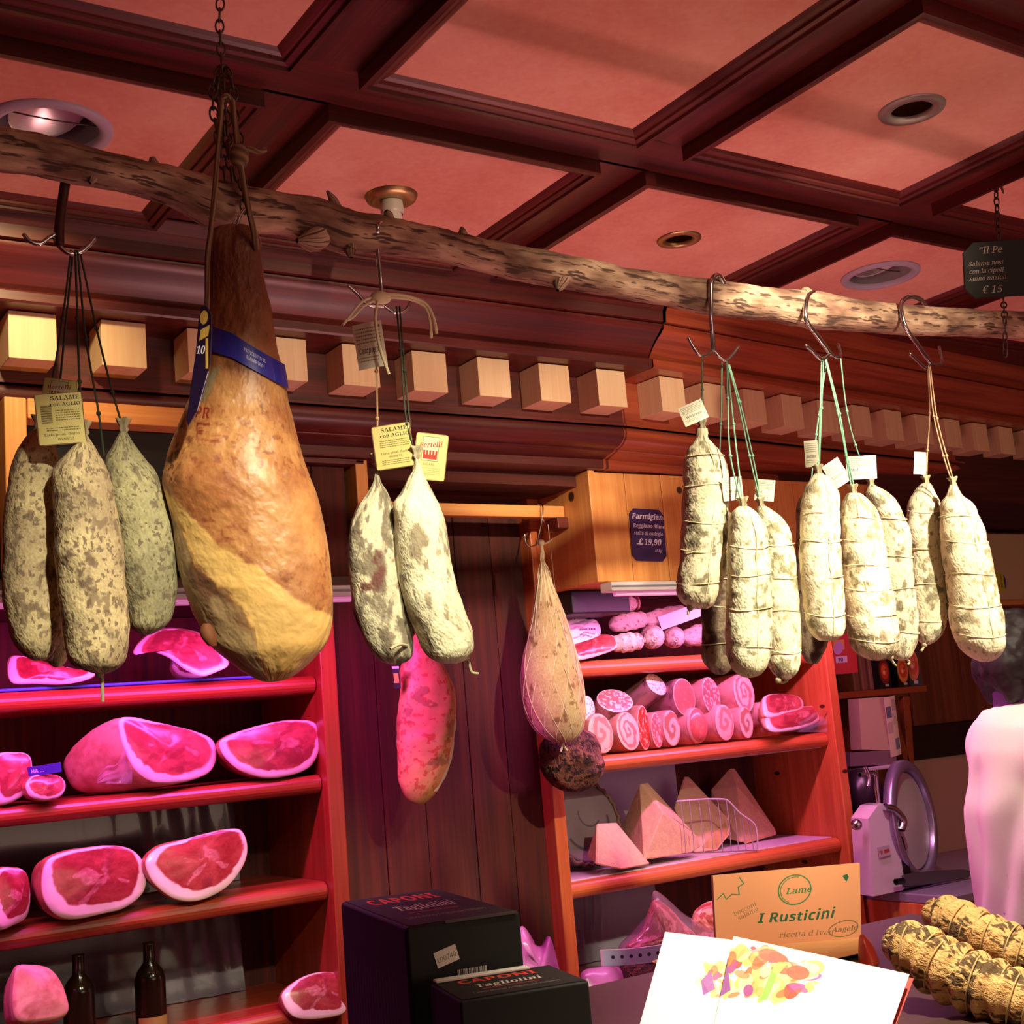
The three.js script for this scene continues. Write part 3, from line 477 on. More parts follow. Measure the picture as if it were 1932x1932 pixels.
const wt = (s) => { seed = s; return M_(ctex(200, 170, (g, w, h) => { g.fillStyle = '#ece6d2'; g.fillRect(0, 0, w, h); scrib(g, 16, 18, w - 34, 13, 5, '#8a8070'); g.font = 'italic bold 30px serif'; g.fillStyle = '#4a443c'; g.fillText(['Salame', 'Nostrano', 'Dol', 'Campagna'][s % 4], 20, 112); scrib(g, 16, 126, w - 60, 12, 2, '#8a8070'); g.beginPath(); g.arc(w - 18, 18, 6, 0, 7); g.fill(); })); };
M.wt = [wt(3), wt(5), wt(9), wt(14)]; M.tagSide = std({ color: 0xe6dec8, roughness: 0.6 });
seed = 99;
// left cluster
const GL = 'pale speckled salami hanging at the left edge';
let s = salami('leftmost pale speckled salami, partly cut off by the left edge', 'salami', [[806, 68, 80], [830, 46, 98], [870, 25, 110], [950, 12, 115], [1050, 8, 118], [1150, 12, 120], [1205, 25, 112], [1235, 48, 98], [1245, 62, 88]], -0.035, M.sGrey, { strings: [[[134, 472], [118, 600], [96, 728], [74, 806]]], sm: M.twineD, tail: [[92, 1238], [98, 1226, 0.03], [100, 1218, 0.04]] });
card(s, 'tag', 112, 748, ZB + 0.008, 74, 66, 8, -16, M.yB, M.ySide, 'yellow folded tag seen from its picture side');
s = salami('pale tan speckled salami with the yellow folded tag, in front at the left', 'salami', [[818, 153, 163], [835, 142, 174], [860, 123, 188], [895, 102, 205], [953, 101, 217], [1038, 106, 229], [1141, 117, 239], [1209, 125, 243], [1246, 134, 236], [1262, 158, 222], [1270, 180, 205]], 0.03, M.sGrey, { strings: [[[142, 472, -0.02], [146, 600, -0.01], [150, 720], [158, 818]], [[146, 472, -0.02], [162, 640, -0.02], [186, 780, -0.02], [196, 860, -0.03]]], sm: M.twineD, tail: [[188, 1270], [193, 1284], [193, 1296], [194, 1324]] });
card(s, 'tag', 114, 790, ZB + 0.035, 86, 98, -6, 18, M.yC, M.ySide, 'yellow card printed with SALAME con AGLIO');
salami('greenish grey speckled salami beside the big ham', 'salami', [[812, 228, 238], [835, 214, 252], [864, 200, 274], [895, 196, 297], [953, 204, 318], [1038, 218, 330], [1090, 226, 333], [1141, 236, 328], [1175, 244, 318], [1190, 256, 300], [1197, 268, 285]], -0.03, M.sGreen, { strings: [[[150, 472, 0.01], [182, 620, 0.01], [212, 740], [233, 812]]], sm: M.twineD });
salami('short tan salami end showing behind the two left salami', 'salami', [[960, 90, 106], [1000, 70, 126], [1120, 66, 134], [1200, 74, 134], [1245, 88, 126], [1258, 100, 116]], -0.14, M.sGrey, { knot: false, strings: [[[138, 474, 0.1], [110, 760, 0.03], [98, 960]]], sm: M.twineD });
// middle pair
s = salami('white and maroon blotched salami, left one of the pair with yellow tags', 'salami', [[876, 709, 714], [907, 705, 718], [927, 695, 730], [955, 677, 740], [990, 660, 748], [1030, 656, 753], [1090, 658, 762], [1150, 668, 772], [1200, 685, 780], [1230, 700, 780], [1246, 716, 770], [1253, 735, 755]], -0.02, M.sMid, { strings: [[[707, 585], [710, 700], [712, 790], [712, 876]]], sm: M.twineB, tail: [[768, 1218, 0.03], [752, 1216, 0.045], [736, 1224, 0.045]] });
card(s, 'tag', 742, 842, ZB + 0.01, 76, 84, -8, -10, M.yA, M.ySide, 'yellow card printed with SALAME con AGLIO');
card(s, 'tag', 698, 652, ZB - 0.02, 58, 86, -9, -14, M.wt[0], M.tagSide, 'wrinkled white paper slip');
add(s, 'twine_bow', merge([tube(px([[722, 560], [700, 562], [680, 572], [662, 594], [646, 614]], ZB), 0.0022), tube(px([[722, 562], [704, 568], [684, 580], [664, 600], [650, 606]], ZB), 0.002), tube(px([[722, 556], [750, 556], [780, 562], [804, 574], [818, 600], [824, 630]], ZB + 0.004), 0.0024), tube(px([[724, 562], [752, 562], [784, 568], [802, 580], [812, 610], [814, 638]], ZB + 0.002), 0.0022), tube(px([[712, 570], [708, 600], [718, 660], [734, 706]], ZB + 0.004), 0.0022), (() => { const q = new THREE.SphereGeometry(0.012, 14, 10), p = az(718, 562, ZB); q.scale(1.4, 0.8, 1); q.translate(p.x, p.y, p.z); return q; })()]), M.twineW, 'pale twine tied in a loose bow');
s = salami('whiter bulging salami, right one of the pair with yellow tags', 'salami', [[862, 782, 790], [885, 780, 797], [900, 771, 802], [930, 757, 817], [958, 743, 830], [1000, 744, 842], [1050, 746, 850], [1100, 752, 862], [1150, 766, 878], [1190, 780, 892], [1220, 793, 895], [1240, 808, 886], [1250, 830, 868]], 0.03, M.sMid2, { strings: [[[748, 578, -0.03], [756, 660, -0.02], [768, 800, 0], [786, 862]], [[754, 578, -0.03], [764, 700, -0.02], [774, 806, 0]]], sm: M.twineD, tail: [[878, 1240], [884, 1250], [890, 1268], [902, 1271]] });
card(s, 'tag', 812, 862, ZB - 0.01, 62, 88, 6, 14, M.yB, M.ySide, 'yellow card with a red picture');
// right clusters
const W1 = 'white string bound salami hanging on the right';
s = salami('mottled grey white salami bound into segments, nearest the wooden cabinet', 'salami', [[808, 1314, 1336], [818, 1312, 1338], [826, 1312, 1337], [850, 1295, 1360], [880, 1289, 1374], [930, 1288, 1376], [990, 1286, 1374], [1040, 1282, 1370], [1090, 1277, 1366], [1118, 1277, 1360], [1138, 1290, 1350], [1148, 1308, 1335]], -0.02, M.sWhite3, { bind: 5, verts: 1, strings: [[[1325, 672], [1325, 735], [1326, 808]]], tail: [[1302, 1146], [1299, 1154], [1298, 1160]] });
card(s, 'tag', 1308, 779, ZB + 0.01, 50, 38, -24, 10, M.wt[1], M.tagSide, 'white paper tag');
s = salami('broad white salami in front, left of the two tied together under two white tags', 'salami', [[955, 1394, 1412], [970, 1380, 1430], [1000, 1376, 1447], [1050, 1373, 1452], [1120, 1371, 1455], [1200, 1370, 1457], [1248, 1374, 1450], [1270, 1388, 1437], [1278, 1405, 1420]], 0.05, M.sWhite, { bind: 4, verts: 1, strings: [[[1371, 684, -0.02], [1373, 752, -0.02], [1378, 860, -0.01], [1400, 955]], [[1372, 684, -0.02], [1384, 800, -0.02], [1402, 955]]] });
card(s, 'tag', 1382, 922, ZB + 0.03, 40, 44, -6, 12, M.wt[2], M.tagSide, 'white paper tag');
s = salami('white salami tucked against the right side of the broad front one', 'salami', [[955, 1428, 1446], [970, 1426, 1468], [1000, 1428, 1492], [1050, 1432, 1500], [1120, 1436, 1505], [1200, 1440, 1510], [1250, 1446, 1510], [1272, 1460, 1500], [1281, 1474, 1490]], -0.03, M.sWhite, { bind: 4, strings: [[[1374, 688, 0.02], [1392, 756, 0.02], [1414, 860, 0.01], [1436, 955]], [[1376, 688, 0.02], [1396, 758, 0.02], [1420, 860, 0.01], [1438, 955]]], tail: [[1468, 1283], [1476, 1288], [1486, 1284]] });
card(s, 'tag', 1443, 925, ZB - 0.02, 36, 40, 5, -14, M.wt[3], M.tagSide, 'white paper tag');
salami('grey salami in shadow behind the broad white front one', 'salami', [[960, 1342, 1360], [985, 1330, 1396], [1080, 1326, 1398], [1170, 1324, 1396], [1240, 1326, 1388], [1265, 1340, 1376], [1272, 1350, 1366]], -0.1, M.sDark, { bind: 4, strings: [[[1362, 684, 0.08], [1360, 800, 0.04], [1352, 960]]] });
s = salami('slim white salami at the left of the middle right cluster', 'salami', [[893, 1538, 1552], [905, 1528, 1565], [930, 1515, 1580], [980, 1512, 1584], [1050, 1509, 1587], [1120, 1515, 1592], [1170, 1520, 1594], [1195, 1530, 1590], [1208, 1545, 1575]], 0.02, M.sWhite2, { bind: 4, verts: 1, strings: [[[1550, 674, -0.02], [1547, 786, -0.01], [1543, 893]], [[1554, 674, -0.02], [1550, 770, -0.01], [1545, 893]]] });
card(s, 'tag', 1531, 856, ZB + 0.01, 26, 50, -4, -30, M.wt[2], M.tagSide, 'white paper tag');
s = salami('bulky white bound salami in the centre of the middle right cluster', 'salami', [[930, 1600, 1622], [945, 1592, 1640], [970, 1585, 1657], [1020, 1586, 1668], [1100, 1590, 1680], [1180, 1598, 1693], [1215, 1605, 1695], [1235, 1620, 1685], [1245, 1640, 1665]], 0.04, M.sWhite2, { bind: 6, verts: 2, strings: [[[1556, 674, -0.04], [1580, 776, -0.02], [1596, 860], [1608, 930]], [[1558, 674, -0.04], [1584, 780, -0.02], [1600, 870], [1614, 930]]], tail: [[1680, 1240], [1684, 1248], [1690, 1256]] });
card(s, 'tag', 1625, 882, ZB + 0.035, 60, 44, -3, 8, M.wt[3], M.tagSide, 'white paper tag');
s = salami('blotched white salami pressed against the right of the bulky one', 'salami', [[915, 1638, 1650], [935, 1630, 1682], [960, 1632, 1700], [1000, 1640, 1716], [1080, 1650, 1723], [1160, 1660, 1730], [1200, 1670, 1732], [1235, 1680, 1720], [1245, 1690, 1708]], -0.03, M.sWhite3, { bind: 4, strings: [[[1586, 676, 0.01], [1598, 776, 0.01], [1614, 840], [1644, 915]]], tail: [[1706, 1238], [1716, 1250], [1712, 1254]] });
card(s, 'tag', 1578, 893, ZB - 0.03, 40, 50, -32, 16, M.wt[1], M.tagSide, 'white paper tag');
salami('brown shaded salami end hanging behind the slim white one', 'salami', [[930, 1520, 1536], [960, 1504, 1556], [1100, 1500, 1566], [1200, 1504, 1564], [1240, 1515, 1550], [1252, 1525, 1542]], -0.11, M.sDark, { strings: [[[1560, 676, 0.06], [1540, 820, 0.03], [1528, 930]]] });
s = salami('grey white salami second from the right end of the branch', 'salami', [[912, 1740, 1756], [925, 1728, 1762], [950, 1715, 1772], [990, 1711, 1778], [1060, 1714, 1786], [1130, 1718, 1788], [1180, 1722, 1783], [1205, 1732, 1768], [1215, 1740, 1755]], -0.045, M.sWhite3, { bind: 4, verts: 1, sm: M.twineB, strings: [[[1750, 696], [1754, 780], [1750, 850], [1748, 912]]], tail: [[1744, 1216], [1740, 1226], [1736, 1228]] });
card(s, 'tag', 1736, 874, ZB - 0.01, 28, 42, 3, 20, M.wt[0], M.tagSide, 'white paper tag in shade');
salami('long white salami at the right end, bound with pale brown string', 'salami', [[915, 1792, 1806], [935, 1785, 1816], [955, 1774, 1838], [1000, 1774, 1856], [1060, 1780, 1870], [1130, 1790, 1884], [1190, 1797, 1894], [1220, 1810, 1893], [1240, 1832, 1880], [1248, 1848, 1866]], 0.035, M.sWhite2, { bind: 5, verts: 1, sm: M.twineB, strings: [[[1752, 692, 0.0], [1762, 786], [1780, 860], [1798, 915]], [[1755, 692], [1768, 790], [1786, 860], [1801, 915]]] });

// ---------- the big ham ----------
const hamRows = [[424, 430, 464], [432, 404, 480], [455, 393, 493], [475, 391, 491], [535, 390, 500], [580, 388, 511], [650, 378, 522], [710, 366, 537], [760, 354, 543], [800, 341, 553], [860, 320, 569], [905, 309, 584], [940, 315, 596], [980, 325, 606], [1040, 333, 620], [1100, 346, 626], [1150, 366, 627], [1185, 382, 624], [1215, 397, 614], [1240, 425, 594], [1262, 452, 572], [1280, 482, 546], [1286, 500, 518]];
function hamTex(rows, S, fn) {      // skin painted in the coordinates of the outline: x across the front 0..1 of the visible half, y down
  const rs = resample(rows, 400), L = [0]; for (let i = 1; i < rs.length; i++) { const a = (rs[i][1] + rs[i][2]) / 2, b = (rs[i - 1][1] + rs[i - 1][2]) / 2; L.push(L[i - 1] + Math.hypot(a - b, rs[i][0] - rs[i - 1][0])); }
  const tot = L[L.length - 1];
  return tex(S, S, (u, v) => {
    const vv = (1 - v) * tot; let i = 0, lo = 0, hi = 400; while (hi - lo > 1) { i = (lo + hi) >> 1; if (L[i] < vv) lo = i; else hi = i; } const r = rs[lo];
    const a = (1 - u) * Math.PI * 2 + Math.PI / 2, ca = Math.cos(a), front = Math.sin(a) < 0;
    return fn((r[1] + r[2]) / 2 + ca * (r[2] - r[1]) / 2, r[0], front, u, v);
  });
}
const edge = (pts, x) => { for (let i = 1; i < pts.length; i++) if (x <= pts[i][0]) { const t = (x - pts[i - 1][0]) / (pts[i][0] - pts[i - 1][0]); return mixv(pts[i - 1][1], pts[i][1], clamp(t)); } return pts[pts.length - 1][1]; };
const upE = [[300, 925], [330, 938], [376, 973], [437, 1038], [506, 1072], [564, 1124], [630, 1165]], loE = [[300, 935], [320, 942], [348, 997], [379, 1062], [441, 1106], [478, 1141], [500, 1190], [506, 1300], [640, 1330]];
const letters = (() => { // oil stamp letters, read from a drawn mask
  const c = document.createElement('canvas'); c.width = 200; c.height = 130; const g = c.getContext('2d'); g.fillStyle = '#000'; g.fillRect(0, 0, 200, 130); g.fillStyle = '#fff'; g.strokeStyle = '#fff'; g.font = 'bold 44px sans-serif'; g.fillText('PR', 24, 46); g.lineWidth = 6; g.strokeRect(40, 62, 50, 20); g.strokeRect(98, 64, 46, 18); g.strokeRect(44, 88, 96, 16); g.font = 'bold 18px sans-serif'; g.fillText('24', 60, 103); const d = g.getImageData(0, 0, 200, 130).data; return (x, y) => { const i = Math.round((x - 362) * 1.6 + 0), j = Math.round((y - 776) * 1.45); return i < 0 || j < 0 || i > 199 || j > 129 ? 0 : d[(j * 200 + i) * 4] / 255; };
})();
const hamT = hamTex(hamRows, 1024, (x, y, front, u, v) => {
  const n = fbm(u, v, 12, 14, 700, 4), f = fbm(u, v, 60, 70, 710, 3), b = fbm(u, v, 5, 6, 720, 3);
  let c = mix3(rgb(206, 148, 92), rgb(160, 92, 56), clamp((n - 0.5) * 1.6 + 0.4)); const sp = fbm(u, v, 150, 170, 716, 2); c = mix3(c, rgb(128, 62, 38), sst(0.5, 0.8, f * 0.6 + sp * 0.4) * 0.75 * sst(0.35, 0.6, b + (y - 900) / 1400)); c = c.map((q) => q + (sp - 0.5) * 0.08);
  const shank = 1 - sst(500, 760, y + (b - 0.5) * 160); c = mix3(c, rgb(100, 52, 32), shank * 0.9);  // upper shank painted darker: browner skin and its dim light together
  c = mix3(c, rgb(186, 150, 112), (1 - sst(430, 500, y)) * sst(0.4, 0.6, n) * 0.5 );
  c = mix3(c, rgb(82, 36, 22), Math.exp(-(((x - 480) / 46) ** 2) - ((y - 705) / 14) ** 2) * 0.8);
  if (front) {
    c = mix3(c, rgb(128, 34, 28), letters(x + (y - 800) * 0.05, y - (x - 400) * 0.12) * 0.85 * sst(0.3, 0.5, n));
    const wob = (f - 0.5) * 26 + (n - 0.5) * 26, ue = edge(upE, x) + wob * 0.4, le = edge(loE, x) + wob;
    const fat = sst(ue - 5, ue + 6, y) * (1 - sst(le - 8, le + 8, y)); c = mix3(c, mix3(rgb(234, 182, 104), rgb(242, 202, 134), n), fat);
    const face = sst(le - 6, le + 10, y) ; let m = mix3(rgb(168, 138, 104), rgb(190, 160, 122), n); m = mix3(m, rgb(104, 66, 50), sst(0.49, 0.6, b * 0.5 + n * 0.5) * 0.8 * (1 - sst(20, 90, y - le))); m = mix3(m, rgb(220, 182, 118), sst(430, 570, x + (n - 0.5) * 90) * 0.8); m = mix3(m, mix3(rgb(176, 150, 122), rgb(198, 172, 140), n), sst(1205, 1250, y + (x - 500) * 0.25)); c = mix3(c, m, face);
    c = mix3(c, rgb(62, 30, 22), sst(0.5, 0.56, f) * (1 - sst(6, 60, x - edge([[780, 360], [860, 322], [905, 312], [930, 318]].map((q) => q), y))) * sst(800, 850, y) * (1 - sst(920, 935, y)) * 0.8);
    if (x < 430 && y > 690 && y < 780) c = mix3(c, rgb(150, 148, 120), Math.exp(-(((x - (408 - (y - 735) * 0.45)) / 10) ** 2)) * sst(700, 720, y) * (1 - sst(765, 782, y)) * 0.9);
  } else c = mix3(c, rgb(190, 140, 90), 0.4);
  return c;
});
const hamBump = tex(512, 512, (u, v) => { const t = fbm(u, v, 30, 34, 730, 4); return [t, t, t]; }, false);
const ZH = ZB + 0.035;
const ham = thing('cured_ham', 'big whole cured ham with brown skin and blue label, hanging by a rope', 'ham', az(446, 424, ZH));
add(ham, 'ham_body', body(hamRows, ZH, { n: 110, seg: 72, depth: 0.72, noise: 0.005, freq: 11, s: 40, unit: true }), phys({ map: hamT, bumpMap: hamBump, bumpScale: 0.004, roughness: 0.46, clearcoat: 0.22, clearcoatRoughness: 0.3 }));
{ const lump = body([[1176, 384, 396], [1190, 380, 408], [1205, 382, 412], [1218, 394, 410]], ZH + 0.02, { n: 16, seg: 18, noise: 0.004, freq: 40 }); add(ham, 'loose_flap', lump, std({ color: 0x7a4426, roughness: 0.7 }), 'small dark brown flap at the cut end'); }
add(ham, 'rope', merge([tube(px([[418, 190, 0.05], [413, 260, 0.05], [405, 360, 0.05], [397, 440, 0.06], [392, 480, 0.06], [391, 560, 0.05], [389, 610, 0.04]], ZH), 0.0036, { rad: 8, seg: 60 }), tube(px([[438, 190, 0.05], [444, 240, 0.055], [450, 290, 0.06], [460, 350, 0.06], [470, 400, 0.06], [478, 432, 0.05], [484, 470, 0.03]], ZH), 0.0042, { rad: 8, seg: 60 }), tube(px([[418, 190, 0.05], [427, 180, 0.052], [438, 190, 0.05]], ZH), 0.0036, { rad: 8 }), tube(px([[450, 284, 0.062], [470, 282, 0.066], [490, 286, 0.066], [500, 282, 0.064]], ZH), 0.004, { rad: 8 }), (() => { const q = new THREE.SphereGeometry(0.013, 16, 12), p = az(451, 294, ZH + 0.06); q.scale(1, 1.3, 1); q.translate(p.x, p.y, p.z); return q; })()]), M.rope, 'thick brown twine with a big knot');
{ // blue band round the shank and the dark plate on its left
  const bandRows = [[612, 606], [640, 626], [668, 646]]; const R = resample(hamRows, 300); const ringAt = (y) => R.find((q) => q[0] >= y);
  const pos = [], uv = [], idx = [], n = 48; for (let i = 0; i <= n; i++) { const a = Math.PI + 0.05 + (i / n) * (Math.PI - 0.1); for (const k of [0, 1]) { const ca = Math.cos(a); const y = 632 + (ca + 1) * 26 + (k ? -22 : 24) + Math.max(0, ca) * 26; const r = ringAt(y), c = az((r[1] + r[2]) / 2, y, ZH), w = (r[2] - r[1]) / 2 * mpp(c) + 0.004; const p = c.addScaledVector(camR, ca * w).addScaledVector(fwd, Math.sin(a) * w * 0.72); pos.push(p.x, p.y, p.z); uv.push(i / n, k); } if (i) { const a0 = i * 2 - 2; idx.push(a0, a0 + 2, a0 + 1, a0 + 1, a0 + 2, a0 + 3); } }
  const g = new THREE.BufferGeometry(); g.setAttribute('position', new THREE.Float32BufferAttribute(pos, 3)); g.setAttribute('uv', new THREE.Float32BufferAttribute(uv, 2)); g.setIndex(idx); g.computeVertexNormals();
  add(ham, 'label_band', g, phys({ map: ctex(1024, 96, (q, w, h) => { q.fillStyle = '#2a2a9a'; q.fillRect(0, 0, w, h); q.fillStyle = '#c8a050'; q.fillRect(60, 0, 170, 34); q.fillStyle = '#c8c4e8'; q.font = 'bold 22px sans-serif'; q.fillText('PROSCIUTTO DI', 600, 40); q.fillText('PARMA DOP', 616, 66); }), roughness: 0.3, clearcoat: 0.5, side: THREE.DoubleSide }), 'shiny blue band with white print');
  const out = px([[388, 582], [398, 584], [407, 600], [405, 640], [398, 690], [384, 734], [364, 776], [346, 800], [344, 790], [356, 730], [370, 670], [380, 610]], ZH + 0.085), c0 = out.reduce((a, p) => a.add(p), V(0, 0, 0)).multiplyScalar(1 / out.length);
  const sh = new THREE.Shape(out.map((p) => new THREE.Vector2(p.clone().sub(c0).dot(camR), p.clone().sub(c0).dot(camU)))); const pg = new THREE.ExtrudeGeometry(sh, { depth: 0.002, bevelEnabled: true, bevelSize: 0.0008, bevelThickness: 0.0008, bevelSegments: 1 });
  { const P = pg.attributes.position, U = pg.attributes.uv; let a = 1e9, b = -1e9, c = 1e9, d = -1e9; for (let i = 0; i < P.count; i++) { a = Math.min(a, P.getX(i)); b = Math.max(b, P.getX(i)); c = Math.min(c, P.getY(i)); d = Math.max(d, P.getY(i)); } for (let i = 0; i < P.count; i++) U.setXY(i, (P.getX(i) - a) / (b - a), (P.getY(i) - c) / (d - c)); }
  const pb = new THREE.Matrix4().makeBasis(camR, camU, fwd.clone().negate()); pg.applyMatrix4(pb); pg.translate(c0.x, c0.y, c0.z);
  add(ham, 'label_plate', pg, phys({ map: ctex(128, 440, (q, w, h) => { q.fillStyle = '#1c1030'; q.fillRect(0, 0, w, h); q.fillStyle = '#c8a050'; q.beginPath(); q.ellipse(88, 44, 20, 26, 0.3, 0, 7); q.fill(); q.beginPath(); q.moveTo(70, 90); q.lineTo(118, 70); q.lineTo(110, 110); q.lineTo(64, 130); q.fill(); q.fillRect(96, 120, 14, 110); q.fillStyle = '#e8e0f0'; q.font = 'italic bold 40px serif'; q.fillText('10', 46, 176); q.strokeStyle = '#b8a8c8'; q.lineWidth = 3; q.beginPath(); q.moveTo(110, 240); q.lineTo(40, 420); q.stroke(); }), roughness: 0.25, clearcoat: 0.6 }), 'dark purple plate with gold lettering');
}
// black chalkboard on the right chain
{ const p = az(1885, 508, ZB + 0.01), m = mpp(p), w = 130 * m, h = 104 * m, c = 18 * m, t = thing('chalkboard', 'black chalkboard with cut corners and white handwriting, hanging above the branch end', 'sign', p);
  const sh = new THREE.Shape([[-w / 2 + c, -h / 2], [w / 2 - c, -h / 2], [w / 2, -h / 2 + c], [w / 2, h / 2 - c], [w / 2 - c, h / 2], [-w / 2 + c, h / 2], [-w / 2, h / 2 - c], [-w / 2, -h / 2 + c]].map((a) => new THREE.Vector2(...a)));
  const g = new THREE.ExtrudeGeometry(sh, { depth: 0.006, bevelEnabled: true, bevelSize: 0.001, bevelThickness: 0.001, bevelSegments: 1 }), P = g.attributes.position, U = g.attributes.uv; for (let i = 0; i < P.count; i++) U.setXY(i, P.getX(i) / w + 0.5, P.getY(i) / h + 0.5);
  const me = local(t, 'board', g, std({ map: ctex(400, 320, (q, W, H) => { q.fillStyle = '#120c0a'; q.fillRect(0, 0, W, H); q.fillStyle = '#b8aca4'; q.font = 'italic 54px serif'; q.fillText('“Il Pe', 80, 66); q.font = 'italic 34px serif'; q.fillText('Salame nost', 24, 134); q.fillText('con la cipoll', 24, 178); q.fillText('suino nazion', 24, 220); q.font = 'italic 60px serif'; q.fillText('€ 15', 90, 296); }), roughness: 0.7 }));
  t.quaternion.copy(camera.quaternion).multiply(new THREE.Quaternion().setFromEuler(new THREE.Euler(0, -0.1, -ROLL * 0.6)));
}

// ================= shelf units =================
const ZP = -3.05, ZBK = -3.46, ZS = -3.08, TH = 0.046;
function shelfGeo(x0, x1, yTop) { // board with a rounded front edge
  const r = TH / 2, prof = [[ZBK, yTop - TH], [ZS - r, yTop - TH]]; for (let i = 0; i <= 10; i++) { const a = -Math.PI / 2 + i / 10 * Math.PI; prof.push([ZS - r + Math.cos(a) * r, yTop - r + Math.sin(a) * r]); } prof.push([ZBK, yTop]);
  return mergeGeometries([extrudeX(prof, x0, x1, false), (() => { const s = new THREE.Shape(prof.map((p) => new THREE.Vector2(-p[0], p[1]))); const e = new THREE.ShapeGeometry(s); e.rotateY(Math.PI / 2); e.translate(x1, 0, 0); return e; })()].map((g) => g.toNonIndexed()));
}
// --- left unit
const LU = thing('shelf_unit', 'tall reddish wooden shelf unit on the left, stacked with cut hams', 'shelf unit', V(0.55, 0, ZP));
add(LU, 'side_panel', box(1.405, 1.45, 0, 2.27, ZBK, ZP, 0.004, 1), M.shelf);
add(LU, 'back_panel', box(-0.6, 1.405, 0, 2.27, ZBK - 0.03, ZBK + 0.005, 0, 1), M.wall);
const LY = [1.766, 1.514, 1.249, 0.965];
for (const y of LY) add(LU, 'shelf', shelfGeo(-0.6, 1.402, y), M.shelf);
{ // upper cabinet of the left unit: open dark niche with a lit frame
  add(LU, 'niche_top', box(-0.6, 1.44, 2.262, 2.276, -3.4, -2.80, 0.002, 0), M.dark);
  add(LU, 'niche_floor', box(-0.6, 1.44, 1.96, 1.985, -3.4, -2.80, 0.002, 0), M.dark);
  add(LU, 'niche_back', box(-0.6, 1.44, 1.96, 2.27, -3.42, -3.4, 0, 1), M.black);
  let x = 0.98; for (const w of [0.11, 0.1, 0.12, 0.09]) { add(LU, 'niche_board', box(x, x + w - 0.002, 1.986, 2.262, -2.86 - rnd() * 0.003, -2.83, 0.002, 1), M.wall); x += w; }
  add(LU, 'niche_stile', box(1.415, 1.448, 1.96, 2.275, -3.1, -2.80, 0.003, 1), M.pine);
}
{ // lit picture-like frame box above the left unit
  const p = V(0.8, 2.30, -2.62), t = thing('wooden_box_frame', 'orange wooden frame with a black inside, above the left shelves', 'frame', p);
  add(t, 'top_rail', box(0.60, 1.02, 2.285, 2.328, -2.68, -2.62, 0.003, 0), M.pine); add(t, 'stile', box(0.555, 0.598, 1.98, 2.328, -2.68, -2.62, 0.003, 1), M.pine);
  add(t, 'inside', box(0.60, 1.02, 1.985, 2.284, -2.70, -2.682, 0, 0), M.black);
}
const tubeM = std({ color: 0xf0d8ec, emissive: 0xf070d0, emissiveIntensity: 0.35, roughness: 0.4 });
function tubeLamp(x0, x1, label) {
  const t = thing('fluorescent_strip', label, 'strip light', V((x0 + x1) / 2, 1.95, -2.8));
  add(t, 'housing', box(x0, x1, 1.934, 1.96, -2.83, -2.775, 0.004, 0), std({ color: 0xe6d8e0, roughness: 0.4 }));
  add(t, 'edge_trim', box(x0, x1, 1.944, 1.949, -2.776, -2.772, 0.001, 0), M.grey);
  const c = new THREE.CylinderGeometry(0.008, 0.008, x1 - x0 - 0.06, 12); c.rotateZ(Math.PI / 2); c.translate((x0 + x1) / 2, 1.93, -2.805); add(t, 'lamp_tube', c, tubeM);
}
tubeLamp(-0.5, 1.41, 'white fluorescent strip across the left shelves, behind the ham');
// --- right unit
const RU = thing('shelf_unit', 'orange pine shelf unit on the right with cheese, salami and meat rolls', 'shelf unit', V(2.68, 0, ZP));
M.shelfR = phys({ map: woodTex(rgb(214, 112, 62), rgb(182, 84, 42), 47, 0.6), roughness: 0.36, clearcoat: 0.3, clearcoatRoughness: 0.3 });
add(RU, 'side_panel', box(2.088, 2.128, 0, 2.27, ZBK, ZP, 0.004, 1), M.shelfR);
M.pineS = phys({ map: woodTex(rgb(220, 122, 66), rgb(190, 92, 46), 41, 0.8, [[0.25, 0.15, 0.05], [0.7, 0.42, 0.045], [0.4, 0.78, 0.05]]), roughness: 0.42, clearcoat: 0.25, clearcoatRoughness: 0.35 });
add(RU, 'side_panel', box(3.235, 3.275, 0, 1.96, ZBK, ZP, 0.004, 1, 0.55, 0.8), M.pineS);
add(RU, 'back_panel', box(2.128, 3.235, 0, 1.96, ZBK - 0.03, ZBK + 0.005, 0, 1), M.wall);
const RY = [1.766, 1.486, 1.144, 0.84];
const shelfTop = std({ color: 0xd8c4d4, roughness: 0.35 });
RY.forEach((y, i) => { add(RU, 'shelf', shelfGeo(2.13, 3.232, y), M.shelfR); if (i > 1) add(RU, 'shelf_liner', box(2.14, 3.225, y, y + 0.004, ZBK + 0.01, ZS - 0.03, 0.001), shelfTop, 'pale plastic liner'); });
add(RU, 'shelf_underside', box(2.14, 3.225, RY[1] - TH - 0.003, RY[1] - TH, ZBK + 0.01, ZS - 0.03, 0), std({ color: 0xb8a8c0, roughness: 0.5 }), 'pale grey lining under the middle shelf');
{ // upper cabinet
  add(RU, 'cabinet_side', box(2.13, 2.152, 1.962, 2.276, -3.10, -2.802, 0.003, 1), M.pine);
  let x = 2.154; for (const w of [0.108, 0.132, 0.128, 0.14, 0.126, 0.138, 0.13, 0.134, 0.08]) { add(RU, 'cabinet_board', box(x, x + w - 0.0015, 1.964, 2.272, -2.83, -2.808 - rnd() * 0.001, 0.002, 1), M.pine); x += w; }
  add(RU, 'cabinet_floor', box(2.152, 3.27, 1.962, 1.982, -3.1, -2.83, 0, 0), M.pine);
}
tubeLamp(2.155, 3.26, 'white fluorescent strip along the bottom of the pine cabinet');
